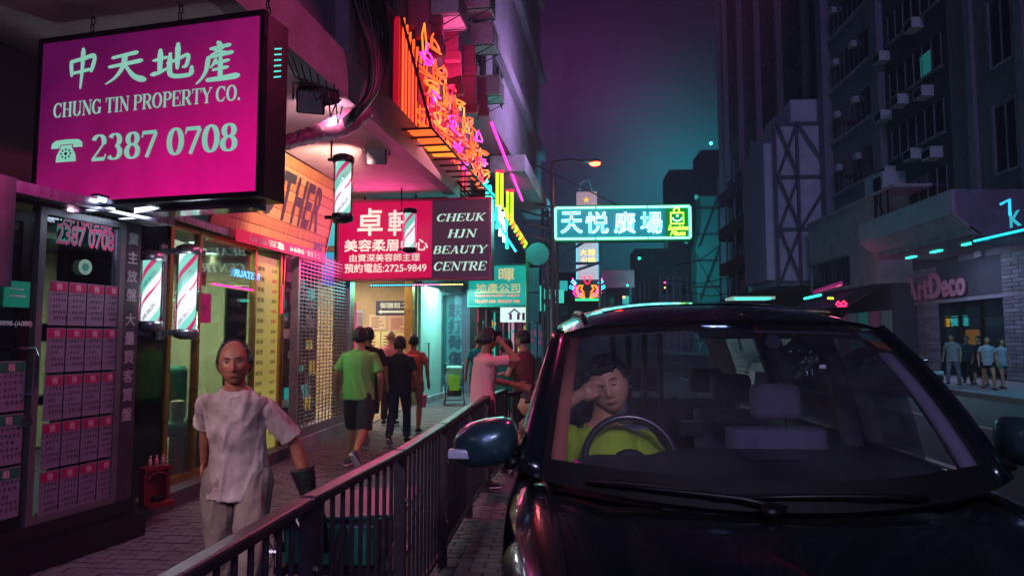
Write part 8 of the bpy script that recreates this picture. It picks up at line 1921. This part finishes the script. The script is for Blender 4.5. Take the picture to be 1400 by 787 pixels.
hd = j['head'] + Vector((0, .02, 0)); FMh = F @ Matrix.Translation(hd) @ rot_to((.10, 1, -.10), (.28, 0, 1)).to_4x4()
for s in (-1, 1):
    b = MB(FMh); b.tube([(s * .016, .083, .012), (s * .030, .0885, .0085), (s * .045, .079, .011)], [.001, .0022, .001], 6); part('closed_eyelid', b, mat('dark_brow', '#15100f', .8), t, smooth=True)
    b = MB(FMh); b.tube([(s * .014, .0885, .032), (s * .028, .0915, .038), (s * .048, .0800, .034)], [.003, .004, .002], 6, flat=.6); part('eyebrow', b, mat('dark_brow', '#15100f', .8), t, smooth=True)
b = MB(FMh); b.tube([(-.024, .080, -.064), (0, .0915, -.0655), (.024, .080, -.064)], [.001, .0036, .001], 6, flat=.8); part('lips', b, mat('lip_skin', '#7a3a38', .45), t, smooth=True)
hb = MB(); hand(hb, j['wrL'], (.25, .9, .1), (.3, 0, -1), -1, 1, 1.0); q = fuse(hb, .005, 1); o = MB(); o.v = [F @ v for v in q.v]; o.f = q.f; part('left_hand', o, M_skin, t, smooth=True)
# fist against the eye
fb = MB(); w0 = j['wrR']; ey_ = hd + Vector((.020, .125, .006)); d_ = (ey_ - w0).normalized()
fb.ell(w0 + d_ * .035, .036, .036, .042, 12, 8); limb(fb, [w0 - d_ * .02, w0 + d_ * .03], [.026, .03], 8)
for k in range(4): o_ = Vector((.012, .02, .030 - .019 * k)); limb(fb, [w0 + d_ * .05 + o_, w0 + d_ * .078 + o_ + Vector((0, .012, 0)), w0 + d_ * .088 + o_ * .8 + Vector((-.012, -.010, 0)), w0 + d_ * .062 + o_ * .6], [.0115, .0115, .0105, .009], 8)
limb(fb, [w0 + d_ * .03 + Vector((0, .02, .03)), w0 + d_ * .06 + Vector((-.01, .035, .035)), w0 + d_ * .08 + Vector((-.02, .03, .02))], [.013, .012, .010], 8)
q = fuse(fb, .005, 1); o = MB(); o.v = [F @ v for v in q.v]; o.f = q.f; part('raised_fist', o, M_skin, t, smooth=True)
# ---------------------------------------------------------------- added fill lights in sign casings, out of view (above and behind the frame)
def lightbox(name, label, F, w_, h_, m, power, colour, to):  # casing, face and area lamp of an added fill light
    t = thing(name, label, 'sign', F.translation); part('casing', MB(F).box(-w_ / 2 - .04, w_ / 2 + .04, -h_ / 2 - .04, h_ / 2 + .04, -.2, -.01), M_black, t); part('face', MB(F).box(-w_ / 2, w_ / 2, -h_ / 2, h_ / 2, -.01, 0), m, t)
    return lamp(name + '_light', 'AREA', F @ Vector((0, 0, .03)), power, colour, w_, to=to, size_y=h_)
t = thing('shop_lightbox', 'pale pink shop lightbox over the pavement behind the camera', 'sign', (-3.1, -.2, 3.1)); F = fr((-3.1, -.2, 3.1), 165)
part('casing', MB(F).box(-.74, .74, -.34, .34, -.2, -.01), M_black, t); part('face', MB(F).box(-.7, .7, -.3, .3, -.01, 0), emi('pale_pink_box', '#ffd0e0', 1.0), t)
lamp('shop_lightbox_light', 'SPOT', F @ Vector((0, 0, .05)), 620, (1, .76, .80), .25, to=(-1.75, 3.6, 1.25), angle=34, blend=.7)  # added pink key aimed at the worker
t = thing('crimson_lightbox', 'crimson neon box hung high over the kerb above the picture', 'sign', (2.4, 6.6, 5.9)); F = fr((2.4, 6.6, 5.9), -75, -20)
part('casing', MB(F).box(-.5, .5, -.25, .25, -.2, -.01), M_black, t); part('face', MB(F).box(-.46, .46, -.21, .21, -.01, 0), emi('crimson_box', '#ff1050', .06), t)
lamp('crimson_lightbox_light', 'SPOT', F @ Vector((0, 0, .06)), 750, (1, .07, .26), .12, to=(-2.3, 5.6, 1.0), angle=72, blend=.35)  # added red side light for the people on the pavement
lightbox('lilac_lightbox', 'dim lilac lightbox hung over the road behind the camera', fr((.9, -2.4, 3.4), 180), 2.0, .7, emi('lilac_box', '#c8b0ff', 1.0), 150, (.70, .62, 1.0), (.5, 3.2, 1.2))  # added lilac fill for the van interior
lamp('lilac_lightbox_beam', 'SPOT', (.6, -2.3, 3.3), 420, (.90, .74, 1.0), .2, to=(.16, 3.1, 1.28), angle=11, blend=.8)  # added spot to brighten the driver
# ---------------------------------------------------------------- night air: thin mist holding the neon glow
hz = MB().box(-64, 126, -24, 410, -1.2, 82); ho = part('haze', hz, None); ho['kind'] = 'stuff'
hm = bpy.data.materials.new('haze'); hm.use_nodes = True; ht = hm.node_tree; ht.nodes.clear()
ho_ = ht.nodes.new('ShaderNodeOutputMaterial'); pv = ht.nodes.new('ShaderNodeVolumePrincipled'); pv.inputs['Color'].default_value = (.78, .84, 1.0, 1); pv.inputs['Density'].default_value = .0022; pv.inputs['Anisotropy'].default_value = .3
ht.links.new(pv.outputs[0], ho_.inputs['Volume']); ho.data.materials.append(hm)
